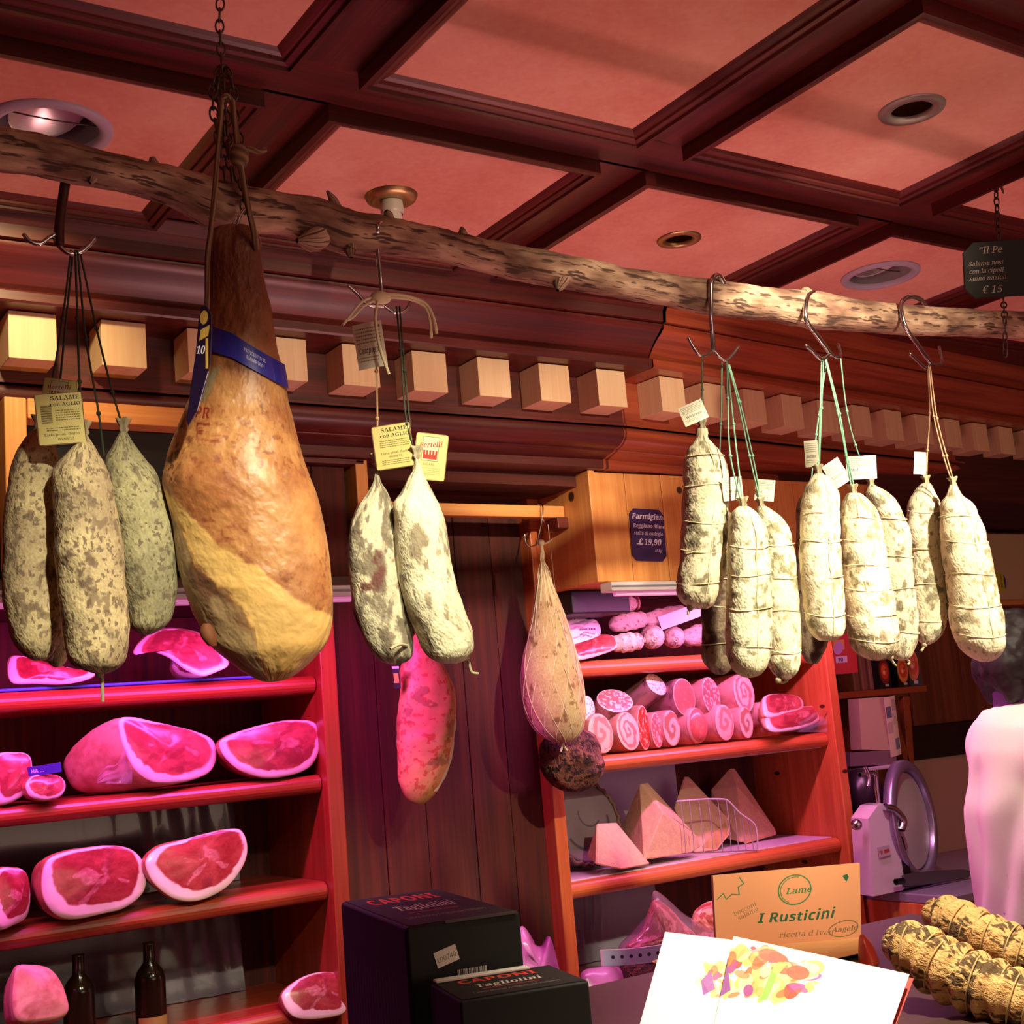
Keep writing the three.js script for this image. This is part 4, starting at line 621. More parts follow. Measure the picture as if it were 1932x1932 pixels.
// purple price sign
const purple = (w, h, lines) => ctex(w, h, (q) => { q.fillStyle = '#3c1c58'; q.fillRect(0, 0, w, h); q.fillStyle = '#efd8ee'; for (const [t, f, x, y] of lines) { q.font = f; q.fillText(t, x, y); } q.fillRect(44, 262, 60, 6); });
{ const z = -2.80, p = az(1224, 1009, z), m = mpp(p) * 1.13, t = thing('price_sign', 'small purple sign with cut corners and white handwritten Parmigiano price on the pine cabinet', 'sign', p), w = 72 * m, h = 88 * m, c = 9 * m;
  const sh = new THREE.Shape([[-w / 2 + c, -h / 2], [w / 2 - c, -h / 2], [w / 2, -h / 2 + c], [w / 2, h / 2 - c], [w / 2 - c, h / 2], [-w / 2 + c, h / 2], [-w / 2, h / 2 - c], [-w / 2, -h / 2 + c]].map((a) => new THREE.Vector2(...a)));
  const g = new THREE.ExtrudeGeometry(sh, { depth: 0.004, bevelEnabled: false }), P = g.attributes.position, U = g.attributes.uv; for (let i = 0; i < P.count; i++) U.setXY(i, P.getX(i) / w + 0.5, P.getY(i) / h + 0.5); g.translate(0, 0, -0.006);
  local(t, 'board', g, std({ map: purple(320, 390, [['Parmigiano', 'italic bold 56px serif', 14, 76], ['Reggiano 30mesi', 'italic bold 40px serif', 20, 142], ['stalla di collegio', 'italic 36px serif', 24, 196], ['€ 19,90', 'italic bold 64px serif', 60, 270], ['al kg', 'italic 30px serif', 210, 320]]), roughness: 0.5 })); t.rotation.z = -0.03;
}
// hanging rail in the recess, with its hook, net and hams
{ const t = thing('hanging_rail', 'square wooden rail across the dark recess between the two shelf units', 'rail', V(1.78, 2.18, -2.94)); add(t, 'bar', box(1.45, 2.128, 2.163, 2.197, -2.957, -2.925, 0.003, 0), M.pine); add(t, 'end_bracket', box(2.09, 2.128, 2.13, 2.162, -2.97, -2.91, 0.003, 0), M.dark); }
const ZR = -2.915;
hook('single wire hook on the wooden rail holding the netted meat', [[[[1026, 985, 0.0], [1022, 962, -0.05], [1016, 950, -0.03], [1024, 955, 0.005], [1022, 985, 0.01], [1016, 1012, 0.01], [1012, 1028, 0]], 0.0022], [[[1012, 1028, 0], [1000, 1031, 0], [992, 1024, 0], [990, 1008, 0]], 0.0022]], ZR);
M.netted = skin(mould(rgb(206, 162, 128), rgb(220, 184, 146), rgb(140, 96, 68), 600, { blot: 0.6, fine: 0.68 }), 0.0015);
{ const rows = [[1052, 1020, 1026], [1080, 1018, 1034], [1110, 1012, 1046], [1150, 1006, 1062], [1200, 997, 1079], [1250, 986, 1092], [1300, 984, 1102], [1340, 990, 1105], [1370, 1004, 1100], [1388, 1022, 1090], [1398, 1040, 1076]];
  const t = thing('netted_cured_meat', 'pear shaped pale cured meat in a string net, hanging in front of the recess', 'cured meat', az(1022, 1024, ZR + 0.06)); const z = ZR + 0.07;
  const g = body(rows, z, { n: 70, seg: 48, noise: 0.005, freq: 14, s: 8, tile: 0.3 }); add(t, 'meat', g, M.netted);
  const R = g.userData.rings, list = []; const N = 12;
  for (let k = 0; k < N; k++) for (const dir of [1, -1]) { const pts = []; for (let j = 2; j < R.length; j += 4) { const v = j / R.length; pts.push(onBody(R[j], k / N * 2 * Math.PI + dir * v * v * 1.5, 1, 1.015)); } list.push(tube(pts, 0.0011, { seg: 50, rad: 4 })); }
  for (let k = 0; k < 9; k++) list.push(tube([az(1022, 1030, z), az(1023 + (k - 4) * 0.6, 1060, z), onBody(R[3], k / 9 * 2 * Math.PI, 1, 1.3), onBody(R[10], k / 9 * 2 * Math.PI + 0.2, 1, 1.02)], 0.001, { seg: 24, rad: 4 }));
  add(t, 'net', merge(list), std({ color: 0xecd8b8, roughness: 0.9 }));
  const b = az(1060, 1398, z); add(t, 'knot', merge([tube(px([[1021, 1022], [1022, 1034], [1024, 1048], [1022, 1070], [1023, 1088]], z), 0.005, { rad: 7 }), tube(px([[1022, 1026], [1032, 1024], [1040, 1018]], z), 0.003), (() => { const q = new THREE.SphereGeometry(0.01, 12, 8), p = az(1021, 1024, z); q.translate(p.x, p.y, p.z); return q; })(), tube([b, az(1064, 1408, z), az(1070, 1416, z)], 0.003), tube([b, az(1060, 1410, z), az(1058, 1418, z)], 0.003)]), M.twineW, 'pale knotted string');
}
M.darkMeat = std({ map: tex(256, 256, (u, v) => { const a = fbm(u, v, 6, 6, 610, 4), b = fbm(u, v, 20, 20, 615, 3); return mix3(mix3(rgb(92, 48, 40), rgb(150, 92, 74), clamp((a - 0.45) * 2.5 + 0.3)), rgb(48, 20, 18), sst(0.52, 0.62, b)); }), bumpMap: mouldB, bumpScale: 0.01, roughness: 0.75 });
{ const rows = [[1372, 1050, 1096], [1384, 1034, 1114], [1404, 1022, 1128], [1430, 1017, 1138], [1456, 1022, 1136], [1476, 1036, 1124], [1488, 1056, 1104], [1492, 1068, 1092]], t = thing('dark_cured_meat', 'round dark brown cured meat hanging behind the netted one', 'cured meat', az(1076, 1372, ZR - 0.03));
  add(t, 'meat', body(rows, ZR - 0.03, { n: 40, seg: 36, noise: 0.016, freq: 22, s: 14, tile: 0.16 }), M.darkMeat);
  add(t, 'string', tube([az(1074, 1374, ZR - 0.05), az(1062, 1250, ZR - 0.04), az(1034, 990, ZR - 0.02)], 0.0014), M.twineB); }
{ const z = ZR + 0.03, rows = [[1190, 786, 800], [1210, 776, 812], [1235, 764, 826], [1265, 757, 842], [1300, 754, 856], [1340, 750, 861], [1380, 748, 858], [1420, 749, 852], [1460, 752, 842], [1490, 758, 828], [1508, 768, 812], [1517, 782, 800]];
  const m = tex(512, 512, (u, v) => { const n = fbm(u, v, 10, 12, 620, 4), f = fbm(u, v, 40, 44, 625, 3); let c = mix3(rgb(206, 116, 92), rgb(222, 150, 108), n); c = mix3(c, rgb(206, 154, 96), sst(0.42, 0.6, u + (n - 0.5) * 0.3 + (v - 0.5) * -0.3) * 0.7); c = mix3(c, rgb(188, 62, 44), sst(0.58, 0.7, f) * 0.7); c = mix3(c, rgb(120, 62, 48), sst(0.6, 0.66, n) * 0.5); return mix3(c, rgb(150, 96, 62), (1 - sst(0.02, 0.16, v)) * 0.7); });
  const t = thing('small_ham', 'smaller pinkish cured ham hanging low in the recess behind the pair of salami', 'ham', az(793, 1190, z));
  add(t, 'ham_body', body(rows, z, { n: 60, seg: 44, depth: 0.6, noise: 0.007, freq: 16, s: 21, unit: true }), std({ map: m, roughness: 0.5 }));
  add(t, 'fat_edge', body([[1330, 846, 856], [1360, 838, 860], [1400, 828, 856], [1440, 818, 850], [1470, 814, 840], [1492, 812, 826]], z + 0.028, { n: 30, seg: 20, depth: 0.6, noise: 0.005, freq: 26 }), std({ color: 0xc0a08e, roughness: 0.5 }), 'pale fat along the right edge');
  card(t, 'tag', 748, 1278, z + 0.0, 16, 42, -6, -30, M_(ctex(64, 160, (q, w, h) => { q.fillStyle = '#1c2c2c'; q.fillRect(0, 0, w, h); q.fillStyle = '#d8b84c'; q.fillRect(10, 50, 44, 70); q.fillStyle = '#e8e0d0'; q.fillRect(0, 0, w, 16); })), M.tagSide, 'small dark tag with a yellow square');
  add(t, 'string', tube([az(793, 1192, z), az(796, 1080, z), az(800, 968, ZR)], 0.0016), M.twineB); }

// ---------- cut meats ----------
const cutTex = (seed_, lean, lean2, fatW, bone) => tex(512, 512, (u, v) => { // disc: lean meat, white fat rim thicker at the bottom, seams
  const x = u * 2 - 1, y = v * 2 - 1, r = Math.hypot(x, y), a = Math.atan2(y, x), n = fbm(u, v, 8, 8, seed_, 4), f = fbm(u, v, 40, 40, seed_ + 9, 3), w = (n - 0.5) * 0.36;
  let c = mix3(lean, lean2, clamp((n - 0.5) * 2 + 0.5)); c = c.map((q) => q + (f - 0.5) * 0.1);
  const seam = (ax, ay_, bx_, by, wd) => { const dx = bx_ - ax, dy = by - ay_, t = clamp(((x - ax) * dx + (y - ay_) * dy) / (dx * dx + dy * dy)), d = Math.hypot(x - ax - dx * t, y - ay_ - dy * t) + w * 0.7; return 1 - sst(wd * 0.5, wd * 1.3, d); };
  let s_ = Math.max(seam(0.12, 0.5, 0.18, 0.0, 0.07), seam(0.18, 0.05, 0.55, -0.2, 0.04), seam(0.15, 0.0, -0.25, -0.5, 0.05), seam(0.05, 0.1, -0.4, 0.15, 0.03), seam(bone, 0.12, bone + 0.08, 0.02, 0.11));
  c = mix3(c, rgb(222, 168, 172), s_ * (0.25 + 0.4 * f));
  const rim = 0.93 - (0.06 + fatW * 1.1) * (0.5 - 0.5 * Math.sin(a + 0.25)) + w * 0.45; c = mix3(c, rgb(120, 34, 44), sst(0.56, 0.7, fbm(u, v, 5, 5, seed_ + 21, 4)) * 0.6); c = mix3(c, rgb(236, 204, 204), sst(rim - 0.03, rim + 0.03, r)); c = mix3(c, rgb(196, 120, 90), sst(0.96, 1.0, r) * 0.7);
  return c;
});
M.cut = [cutTex(800, rgb(160, 58, 66), rgb(188, 88, 90), 0.14, 0.1), cutTex(820, rgb(150, 48, 56), rgb(178, 78, 80), 0.12, 0.3), cutTex(840, rgb(134, 34, 40), rgb(164, 60, 62), 0.18, -0.2), cutTex(860, rgb(140, 36, 40), rgb(168, 64, 64), 0.16, 0.2)].map((t) => phys({ map: t, roughness: 0.3, clearcoat: 0.4, clearcoatRoughness: 0.2 }));
M.rind = std({ map: tex(256, 256, (u, v) => mix3(rgb(214, 158, 132), rgb(178, 108, 84), clamp((fbm(u, v, 8, 8, 880, 4) - 0.4) * 2))), roughness: 0.4 });
M.rindD = std({ map: tex(256, 256, (u, v) => mix3(rgb(176, 108, 80), rgb(130, 62, 48), clamp((fbm(u, v, 8, 8, 885, 4) - 0.4) * 2))), roughness: 0.4 });
M.film = phys({ color: 0xf4eaf4, roughness: 0.12, transmission: 0.9, thickness: 0, ior: 1.3, side: THREE.DoubleSide });
// half ham: outline of the cut face in pixels, plane through z, its normal, body going back
function cutPiece(name, label, category, outline, z, nrm, len, face, rind, { back = [0, 0, 0], taper = 0.35, group, film } = {}) {
  const N = nrm.clone().normalize(), cx = outline.reduce((a, p) => a + p[0], 0) / outline.length, cy = outline.reduce((a, p) => a + p[1], 0) / outline.length, c = az(cx, cy, z);
  const cl = []; const n = outline.length; for (let i = 0; i < n; i++) for (let j = 0; j < 6; j++) { const g = (k) => outline[(i + k + n) % n]; cl.push([0, 1].map((q) => catmull(g(-1)[q], g(0)[q], g(1)[q], g(2)[q], j / 6))); }
  const pts = cl.map(([x, y]) => { const d = ray(x, y); const t = c.clone().sub(CAM).dot(N) / d.dot(N); return d.multiplyScalar(t).add(CAM); });
  const K = pts.length, t = thing(name, label, category, c, group);
  // face: rings from centre to rim, slightly domed
  const fp = [], fu = [], fi = [], RR = [0, 0.3, 0.55, 0.75, 0.88, 0.96, 1]; 
  RR.forEach((r, j) => { for (let i = 0; i < K; i++) { const p = c.clone().lerp(pts[i], r).addScaledVector(N, 0.012 * (1 - r * r) - (j === 6 ? 0.003 : 0) + 0.0025 * fb3(pts[i].x * 20 * r, pts[i].y * 20 * r, r * 6, 5)); fp.push(p.x, p.y, p.z); const e = pts[i].clone().sub(c), a = Math.atan2(e.dot(camU), e.dot(camR)); fu.push(0.5 + 0.495 * r * Math.cos(a), 0.5 + 0.495 * r * Math.sin(a)); if (j) { const a0 = (j - 1) * K + i, a1 = (j - 1) * K + (i + 1) % K, b0 = j * K + i, b1 = j * K + (i + 1) % K; fi.push(a0, b0, a1, a1, b0, b1); } } });
  const fg = new THREE.BufferGeometry(); fg.setAttribute('position', new THREE.Float32BufferAttribute(fp, 3)); fg.setAttribute('uv', new THREE.Float32BufferAttribute(fu, 2)); fg.setIndex(fi); fg.computeVertexNormals(); add(t, 'cut_face', fg, face);
  const bp = [], bu = [], bi = [], J = 12; for (let j = 0; j <= J; j++) { const s_ = j / J, k = j === J ? 0.02 : Math.sqrt(Math.max(0, 1 - (s_ * (1 - taper * 0.2)) ** 2.4)) * (1 - taper * s_ * 0.5) * (j ? 1.03 : 0.995); for (let i = 0; i < K; i++) { const p = c.clone().addScaledVector(pts[i].clone().sub(c), k).addScaledVector(N, -len * s_ - 0.002).add(V(...back).multiplyScalar(s_)); const d = 0.005 * fb3(p.x * 18, p.y * 18, p.z * 18, 3) * (j ? 1 : 0); p.addScaledVector(pts[i].clone().sub(c).normalize(), d); bp.push(p.x, p.y, p.z); bu.push(i / K * 4, s_ * 1.2); if (j) { const a0 = (j - 1) * K + i, a1 = (j - 1) * K + (i + 1) % K, b0 = j * K + i, b1 = j * K + (i + 1) % K; bi.push(a0, b0, a1, a1, b0, b1); } } }
  const bg = new THREE.BufferGeometry(); bg.setAttribute('position', new THREE.Float32BufferAttribute(bp, 3)); bg.setAttribute('uv', new THREE.Float32BufferAttribute(bu, 2)); bg.setIndex(bi); bg.computeVertexNormals(); add(t, 'rind', bg, rind);
  if (film) { const P = [], I = [], m = 10; for (let j = 0; j <= m; j++) for (let i = 0; i <= m; i++) { const fu_ = i / m, ky = 0.15 + 0.85 * fu_ * (0.75 + 0.25 * Math.sin(fu_ * 9)); const q = az(film[0] + (film[2] - film[0]) * fu_, film[3] + (film[1] - film[3]) * (1 - j / m) * ky, z + 0.02 + 0.012 * n3(i * 0.9, j * 0.9, film[0], 4)); P.push(q.x, q.y, q.z); if (i && j) { const a = j * (m + 1) + i; I.push(a, a - 1, a - m - 1, a - 1, a - m - 2, a - m - 1); } } const g = new THREE.BufferGeometry(); g.setAttribute('position', new THREE.Float32BufferAttribute(P, 3)); g.setIndex(I); g.computeVertexNormals(); add(t, 'plastic_wrap', g, M.film, 'loose clear plastic wrap'); }
  return t;
}
function rest(t, y) { t.updateMatrixWorld(true); const b = new THREE.Box3().setFromObject(t, true); t.position.y += y + 0.001 - b.min.y; return t; }
const toCam = fwd.clone().negate(); const nf = (yaw, pitch) => V(Math.sin(yaw * Math.PI / 180), Math.sin(pitch * Math.PI / 180), Math.cos(yaw * Math.PI / 180));
const ZC = -3.095;
rest(cutPiece('ham_half', 'bright pink cut ham with a white fat edge, lying on the top left shelf', 'ham', [[252, 1226], [268, 1204], [296, 1188], [330, 1184], [368, 1192], [400, 1212], [424, 1236], [430, 1254], [404, 1268], [380, 1274], [350, 1262], [316, 1238], [280, 1226], [258, 1234]], ZC, nf(-20, 35), 0.14, M.cut[0], M.rind, { back: [0, 0.085, 0] }), LY[0] + 0.009);
rest(cutPiece('wrapped_meat', 'purple lit meat in plastic behind the pink ham on the top left shelf', 'meat', [[322, 1176], [338, 1164], [360, 1156], [378, 1156], [388, 1180], [380, 1210], [344, 1210], [324, 1196]], ZC - 0.12, nf(-10, 10), 0.12, M.cut[1], M.rind), LY[0] + 0.009);
rest(cutPiece('ham_slab', 'flat fatty ham slab at the left end of the top shelf', 'ham', [[20, 1240], [60, 1242], [100, 1254], [140, 1262], [178, 1268], [170, 1280], [130, 1290], [70, 1290], [20, 1286]], ZC, nf(-20, 30), 0.12, M.cut[2], M.rind, { back: [0, 0.06, 0] }), LY[0] + 0.009);
lone('meat_tray', box(0.5, 1.25, 1.767, 1.775, -3.30, -3.10, 0.003), std({ color: 0x3a40b0, roughness: 0.3 }), 'thin blue tray under the meat on the top left shelf', 'tray', V(0.88, 1.767, -3.2));
rest(cutPiece('ham_half', 'half ham in plastic on the second left shelf, pale fat on its left side', 'ham', [[226, 1372], [252, 1368], [290, 1376], [330, 1384], [370, 1394], [402, 1410], [410, 1440], [400, 1468], [372, 1484], [330, 1493], [290, 1491], [258, 1470], [240, 1440], [228, 1405]], ZC + 0.02, nf(14, 6), 0.2, M.cut[0], M.rind, { back: [-0.1, -0.03, -0.02], film: [184, 1400, 250, 1494] }), LY[1]);
rest(cutPiece('ham_half', 'half ham with a rounded fat bottom at the right end of the second left shelf', 'ham', [[414, 1400], [430, 1386], [470, 1372], [520, 1360], [566, 1356], [594, 1362], [606, 1384], [602, 1418], [584, 1446], [544, 1462], [500, 1466], [454, 1452], [424, 1426]], ZC + 0.01, nf(4, 6), 0.18, M.cut[1], M.rindD, { back: [0.02, 0.0, -0.02] }), LY[1]);
rest(cutPiece('ham_half', 'ham piece cut off by the left edge of the second left shelf', 'ham', [[-10, 1392], [30, 1382], [54, 1388], [60, 1410], [56, 1440], [40, 1466], [-5, 1476]], ZC + 0.01, nf(0, 4), 0.16, M.cut[1], M.rind), LY[1]);
{ const t = cutPiece('small_ham_end', 'small round ham end with a blue paper label on the second left shelf', 'ham', [[50, 1478], [62, 1466], [84, 1462], [108, 1464], [122, 1474], [124, 1490], [112, 1506], [84, 1512], [60, 1506], [50, 1492]], ZC + 0.03, nf(10, 10), 0.16, M.cut[0], M.rindD, { back: [0, 0.02, 0] });
  card(t, 'label', 82, 1454, ZC + 0.032, 66, 18, -8, 4, M_(ctex(256, 72, (q, w, h) => { q.fillStyle = '#3a2c9a'; q.fillRect(0, 0, w, h); q.fillStyle = '#d8c8f0'; q.font = 'bold 40px sans-serif'; q.fillText('HA ...', 40, 50); })), M.grey, 'blue label'); rest(t, LY[1]); }
rest(cutPiece('ham_half', 'large half ham with a thick white fat rim on the third left shelf', 'ham', [[80, 1660], [92, 1630], [124, 1616], [156, 1610], [200, 1604], [240, 1608], [262, 1622], [276, 1646], [278, 1672], [268, 1698], [236, 1722], [200, 1732], [140, 1744], [104, 1734], [82, 1702]], ZC + 0.03, nf(10, 4), 0.18, M.cut[2], M.rindD, { back: [0, 0, -0.02] }), LY[2]);
rest(cutPiece('ham_half', 'smaller half ham with dark hollow centre touching the large one on the third left shelf', 'ham', [[276, 1628], [300, 1604], [340, 1592], [390, 1578], [430, 1570], [456, 1572], [467, 1596], [464, 1630], [440, 1668], [410, 1692], [370, 1706], [330, 1702], [296, 1678], [280, 1654]], ZC + 0.03, nf(4, 4), 0.16, M.cut[3], M.rindD), LY[2]);
rest(cutPiece('ham_half', 'dark ham piece cut off by the left edge of the third left shelf', 'ham', [[-5, 1640], [30, 1630], [50, 1640], [58, 1680], [52, 1720], [30, 1736], [-5, 1740]], ZC + 0.02, nf(20, 4), 0.16, M.cut[2], M.rindD), LY[2]);
cutPiece('meat_piece', 'pink round meat at the bottom left corner on the lowest shelf', 'meat', [[30, 1830], [60, 1820], [92, 1826], [112, 1846], [126, 1878], [128, 1910], [90, 1925], [30, 1920]], ZC + 0.06, nf(10, 20), 0.14, M.rind, M.rind);
cutPiece('meat_piece', 'dark red meat on the lowest left shelf beside the black box', 'meat', [[532, 1880], [556, 1852], [590, 1836], [626, 1834], [652, 1846], [656, 1890], [640, 1915], [560, 1920]], ZC + 0.03, nf(0, 20), 0.12, M.cut[2], M.rindD);
// dark bottles low on the left
for (const [x, w, lab] of [[150, 34, 'dark bottle lying in shade, left of the two on the lowest shelf'], [285, 30, 'dark bottle with a yellowish label, right of the two on the lowest shelf']]) {
  const p = az(x, 1905, ZC - 0.08); p.y = LY[3] + 0.001; const t = thing('bottle', lab, 'bottle', p, null);
  local(t, 'glass', new THREE.LatheGeometry([[0, 0], [0.034, 0.002], [0.036, 0.01], [0.036, 0.11], [0.03, 0.13], [0.014, 0.15], [0.013, 0.19], [0.015, 0.195], [0, 0.196]].map((a) => new THREE.Vector2(...a)), 28), phys({ color: 0x1c1208, roughness: 0.15 }));
  local(t, 'label', new THREE.CylinderGeometry(0.0366, 0.0366, 0.06, 28, 1, true, -1.2, 2.4), std({ color: 0x8a7434, roughness: 0.6, side: THREE.DoubleSide }));
}
// grey plastic sheets hung at the back of the lower left shelves
function sheet(label, x0, y0, x1, y1, z, foldAt, m) {
  const P = [], U = [], I = [], nx = 60, ny = 14; for (let j = 0; j <= ny; j++) for (let i = 0; i <= nx; i++) { const u = i / nx, v = j / ny, f = Math.exp(-(((u - foldAt) / 0.09) ** 2)); const p = V(mixv(x0, x1, u), mixv(y0, y1, v), z + 0.018 * f * Math.sin(u * 140 + v * 2) * (0.4 + 0.6 * v) + 0.012 * n3(u * 5, v * 3, 1, 7)); P.push(p.x, p.y, p.z); U.push(u, v); if (i && j) { const a = j * (nx + 1) + i; I.push(a, a - 1, a - nx - 1, a - 1, a - nx - 2, a - nx - 1); } }
  const g = new THREE.BufferGeometry(); g.setAttribute('position', new THREE.Float32BufferAttribute(P, 3)); g.setAttribute('uv', new THREE.Float32BufferAttribute(U, 2)); g.setIndex(I); g.computeVertexNormals();
  return lone('plastic_sheet', g, m, label, 'plastic sheet', V((x0 + x1) / 2, y0, z));
}
M.sheet = phys({ color: 0x544c58, roughness: 0.3, side: THREE.DoubleSide, clearcoat: 0.3 });
sheet('grey plastic sheet gathered in folds behind the third left shelf', -0.5, LY[2] + 0.002, 1.30, LY[1] - TH - 0.002, -3.42, 0.93, M.sheet);
sheet('grey plastic sheet gathered in folds behind the lowest left shelf', -0.5, LY[3] + 0.002, 1.30, LY[2] - TH - 0.002, -3.42, 0.94, M.sheet);
sheet('lilac grey cloth at the back of the cheese shelf', 2.15, RY[2] + 0.008, 2.86, RY[1] - TH - 0.008, -3.425, 0.4, std({ color: 0xb0a4bc, roughness: 0.7, side: THREE.DoubleSide }));
sheet('grey curtain hanging below the cheese shelf', 2.15, RY[3] + 0.008, 2.72, RY[2] - TH - 0.004, -3.42, 0.5, std({ color: 0x8c8494, roughness: 0.7, side: THREE.DoubleSide }));

// ---------- right unit, top shelf ----------
const ZT = -3.10;
lone('black_tray', box(2.15, 2.36, 1.893, 1.96, -3.42, -2.96, 0.006), std({ color: 0x0c090c, roughness: 0.6 }), 'black plastic box under the strip light above the packed meats', 'box', V(2.2, 1.86, -3.1));
const packT = (s_) => { seed = s_; return M_(ctex(256, 128, (q, w, h) => { q.fillStyle = '#ecdce0'; q.fillRect(0, 0, w, h); q.fillStyle = '#c898a4'; for (let i = 0; i < 14; i++) q.fillRect(rnd() * w, rnd() * h, 50, 5); scrib(q, 90, 60, 120, 16, 3, '#6a4a5a'); })); };
seed = 51;
function pack(label, pts, z, dz, m) { // soft vacuum pack from its outline
  const t = cutPiece('meat_pack', label, 'meat pack', pts, z, nf(6, 30), dz, m, std({ color: 0xe4ccd2, roughness: 0.3 }), { taper: 0.2, back: [0, 0.04, 0] }); return t; }
const pkM = packT(5);
pack('upper white vacuum pack in the pile at the left of the top right shelf', [[1056, 1150], [1080, 1142], [1108, 1134], [1114, 1150], [1108, 1168], [1084, 1178], [1058, 1184]], ZT - 0.03, 0.08, pkM);
pack('middle pinkish vacuum pack in the pile at the left of the top right shelf', [[1062, 1184], [1090, 1172], [1122, 1168], [1134, 1186], [1128, 1202], [1096, 1214], [1066, 1216]], ZT, 0.09, pkM);
pack('bottom slab with a white fat edge in the pile of vacuum packs', [[1072, 1220], [1100, 1206], [1140, 1196], [1166, 1204], [1164, 1222], [1130, 1236], [1096, 1244], [1074, 1240]], ZT + 0.02, 0.1, M.cut[0]);
M.links = skin(mould(rgb(196, 172, 164), rgb(220, 200, 190), rgb(120, 92, 92), 640, { blot: 0.58, fine: 0.64 }));
// small salami lying in a heap: a waisted sausage from a to b
function link(label, a, b, w, z, group, end) {
  const A = az(a[0], a[1], z + (a[2] || 0)), B = az(b[0], b[1], z + (b[2] || 0)), L = A.distanceTo(B), r = w / 2 * mpp(A), t = thing('small_salami', label, 'salami', A.clone().lerp(B, 0.5), group);
  const pr = [], n = 20; for (let i = 0; i <= n; i++) { const v = i / n; pr.push(new THREE.Vector2(Math.max(0.0005, r * Math.sqrt(Math.max(0, 1 - Math.abs(2 * v - 1) ** 3.2)) * (1 - 0.07 * Math.cos(v * 26))), (v - 0.5) * L)); }
  const g = new THREE.LatheGeometry(pr, 26), P = g.attributes.position; for (let i = 0; i < P.count; i++) { const k = 1 + 0.09 * fb3(P.getX(i) * 50 + a[0], P.getY(i) * 50, P.getZ(i) * 50, 6); P.setX(i, P.getX(i) * k); P.setZ(i, P.getZ(i) * k); } g.computeVertexNormals();
  const q = new THREE.Quaternion().setFromUnitVectors(V(0, 1, 0), B.clone().sub(A).normalize()); g.applyQuaternion(q); local(t, 'casing', g, M.links);
  if (end) { const e = new THREE.CylinderGeometry(r * 0.8, r * 0.86, 0.004, 24); e.translate(0, L / 2 - L * 0.03, 0); e.applyQuaternion(q); local(t, 'cut_end', e, end); }
  else { const s_ = new THREE.TorusGeometry(r * 0.25, 0.0014, 6, 12); s_.rotateX(Math.PI / 2); s_.translate(0, L / 2, 0); s_.applyQuaternion(q); local(t, 'tie', s_, M.twineW); }
  return t;
}
const redEnd = phys({ map: tex(128, 128, (u, v) => { const n = fbm(u, v, 14, 14, 660, 3); return n > 0.55 ? rgb(240, 200, 196) : rgb(176, 50, 66); }), roughness: 0.3 });
const SG = 'small pale salami heaped on the top right shelf';
link('small salami with a red cut end on top of the heap, top right shelf', [1126, 1142], [1204, 1138, 0.03], 32, ZT - 0.03, SG, redEnd);
link('knobbly small salami in the middle layer of the heap, left', [1150, 1180], [1222, 1166], 34, ZT, SG);
link('knobbly small salami in the middle layer of the heap, right', [1212, 1172], [1296, 1152, -0.03], 32, ZT - 0.02, SG);
link('lowest small salami at the left end of the heap', [1150, 1216, -0.02], [1216, 1208, 0.03], 36, ZT, SG);
link('lowest small salami seen end on in the middle of the heap', [1224, 1196, -0.08], [1236, 1206, 0.05], 42, ZT, SG);
link('lowest small salami seen end on right of the middle of the heap', [1264, 1198, -0.08], [1276, 1206, 0.05], 38, ZT, SG);
link('lowest small salami at the right end, partly behind the hanging salami', [1288, 1206, 0.02], [1364, 1186, -0.04], 40, ZT, SG);
{ const p = az(1290, 1160, ZT + 0.05), t = thing('paper_label', 'white paper label lying slanted on the small salami heap', 'label', p); card(t, 'sheet', 1290, 1160, ZT + 0.05, 96, 26, -20, 0, M_(ctex(128, 64, (q, w, h) => { q.fillStyle = '#f4ecf4'; q.fillRect(0, 0, w, h); q.fillStyle = '#c8b0c8'; q.fillRect(70, 20, 40, 5); })), M.white); }

// ---------- right unit, middle shelf: rolls ----------
const spiral = (s_, a, b, turns) => tex(256, 256, (u, v) => { const x = u * 2 - 1, y = v * 2 - 1, n = fbm(u, v, 6, 6, s_, 4), r = Math.hypot(x * (1 + 0.15 * Math.sin(s_)), y) + (n - 0.5) * 0.42, t = Math.atan2(y, x) / (2 * Math.PI); const w = Math.sin((r * turns + t) * 2 * Math.PI); let c = mix3(a, b, sst(-0.2, 0.5, w)); return r > 0.9 ? mix3(c, rgb(238, 200, 190), 0.7) : c; });
const speck = (s_, a, b, th) => tex(256, 256, (u, v) => { const n = fbm(u, v, 16, 16, s_, 3); const r = Math.hypot(u * 2 - 1, v * 2 - 1); return r > 0.93 ? rgb(230, 190, 180) : mix3(a, b, sst(th, th + 0.06, n)); });
const gl = (t) => phys({ map: t, roughness: 0.3, clearcoat: 0.3 });
M.e = { panc: gl(spiral(900, rgb(240, 190, 184), rgb(214, 124, 122), 2.1)), panc2: gl(spiral(905, rgb(238, 180, 172), rgb(220, 132, 126), 1.5)), pancG: gl(spiral(910, rgb(236, 186, 174), rgb(170, 112, 98), 1.4)), mort: gl(speck(915, rgb(226, 104, 100), rgb(236, 130, 122), 0.66)), sal: gl(speck(920, rgb(204, 96, 100), rgb(238, 184, 180), 0.54)), pale: gl(speck(925, rgb(248, 226, 222), rgb(220, 150, 152), 0.6)), coppa: gl(speck(930, rgb(190, 52, 44), rgb(236, 168, 150), 0.6)) };
M.rollSkin = std({ map: tex(256, 256, (u, v) => { const n = fbm(u, v, 10, 6, 940, 4); return mix3(rgb(228, 176, 166), rgb(170, 96, 92), clamp((n - 0.4) * 2.2)); }), roughness: 0.35 });
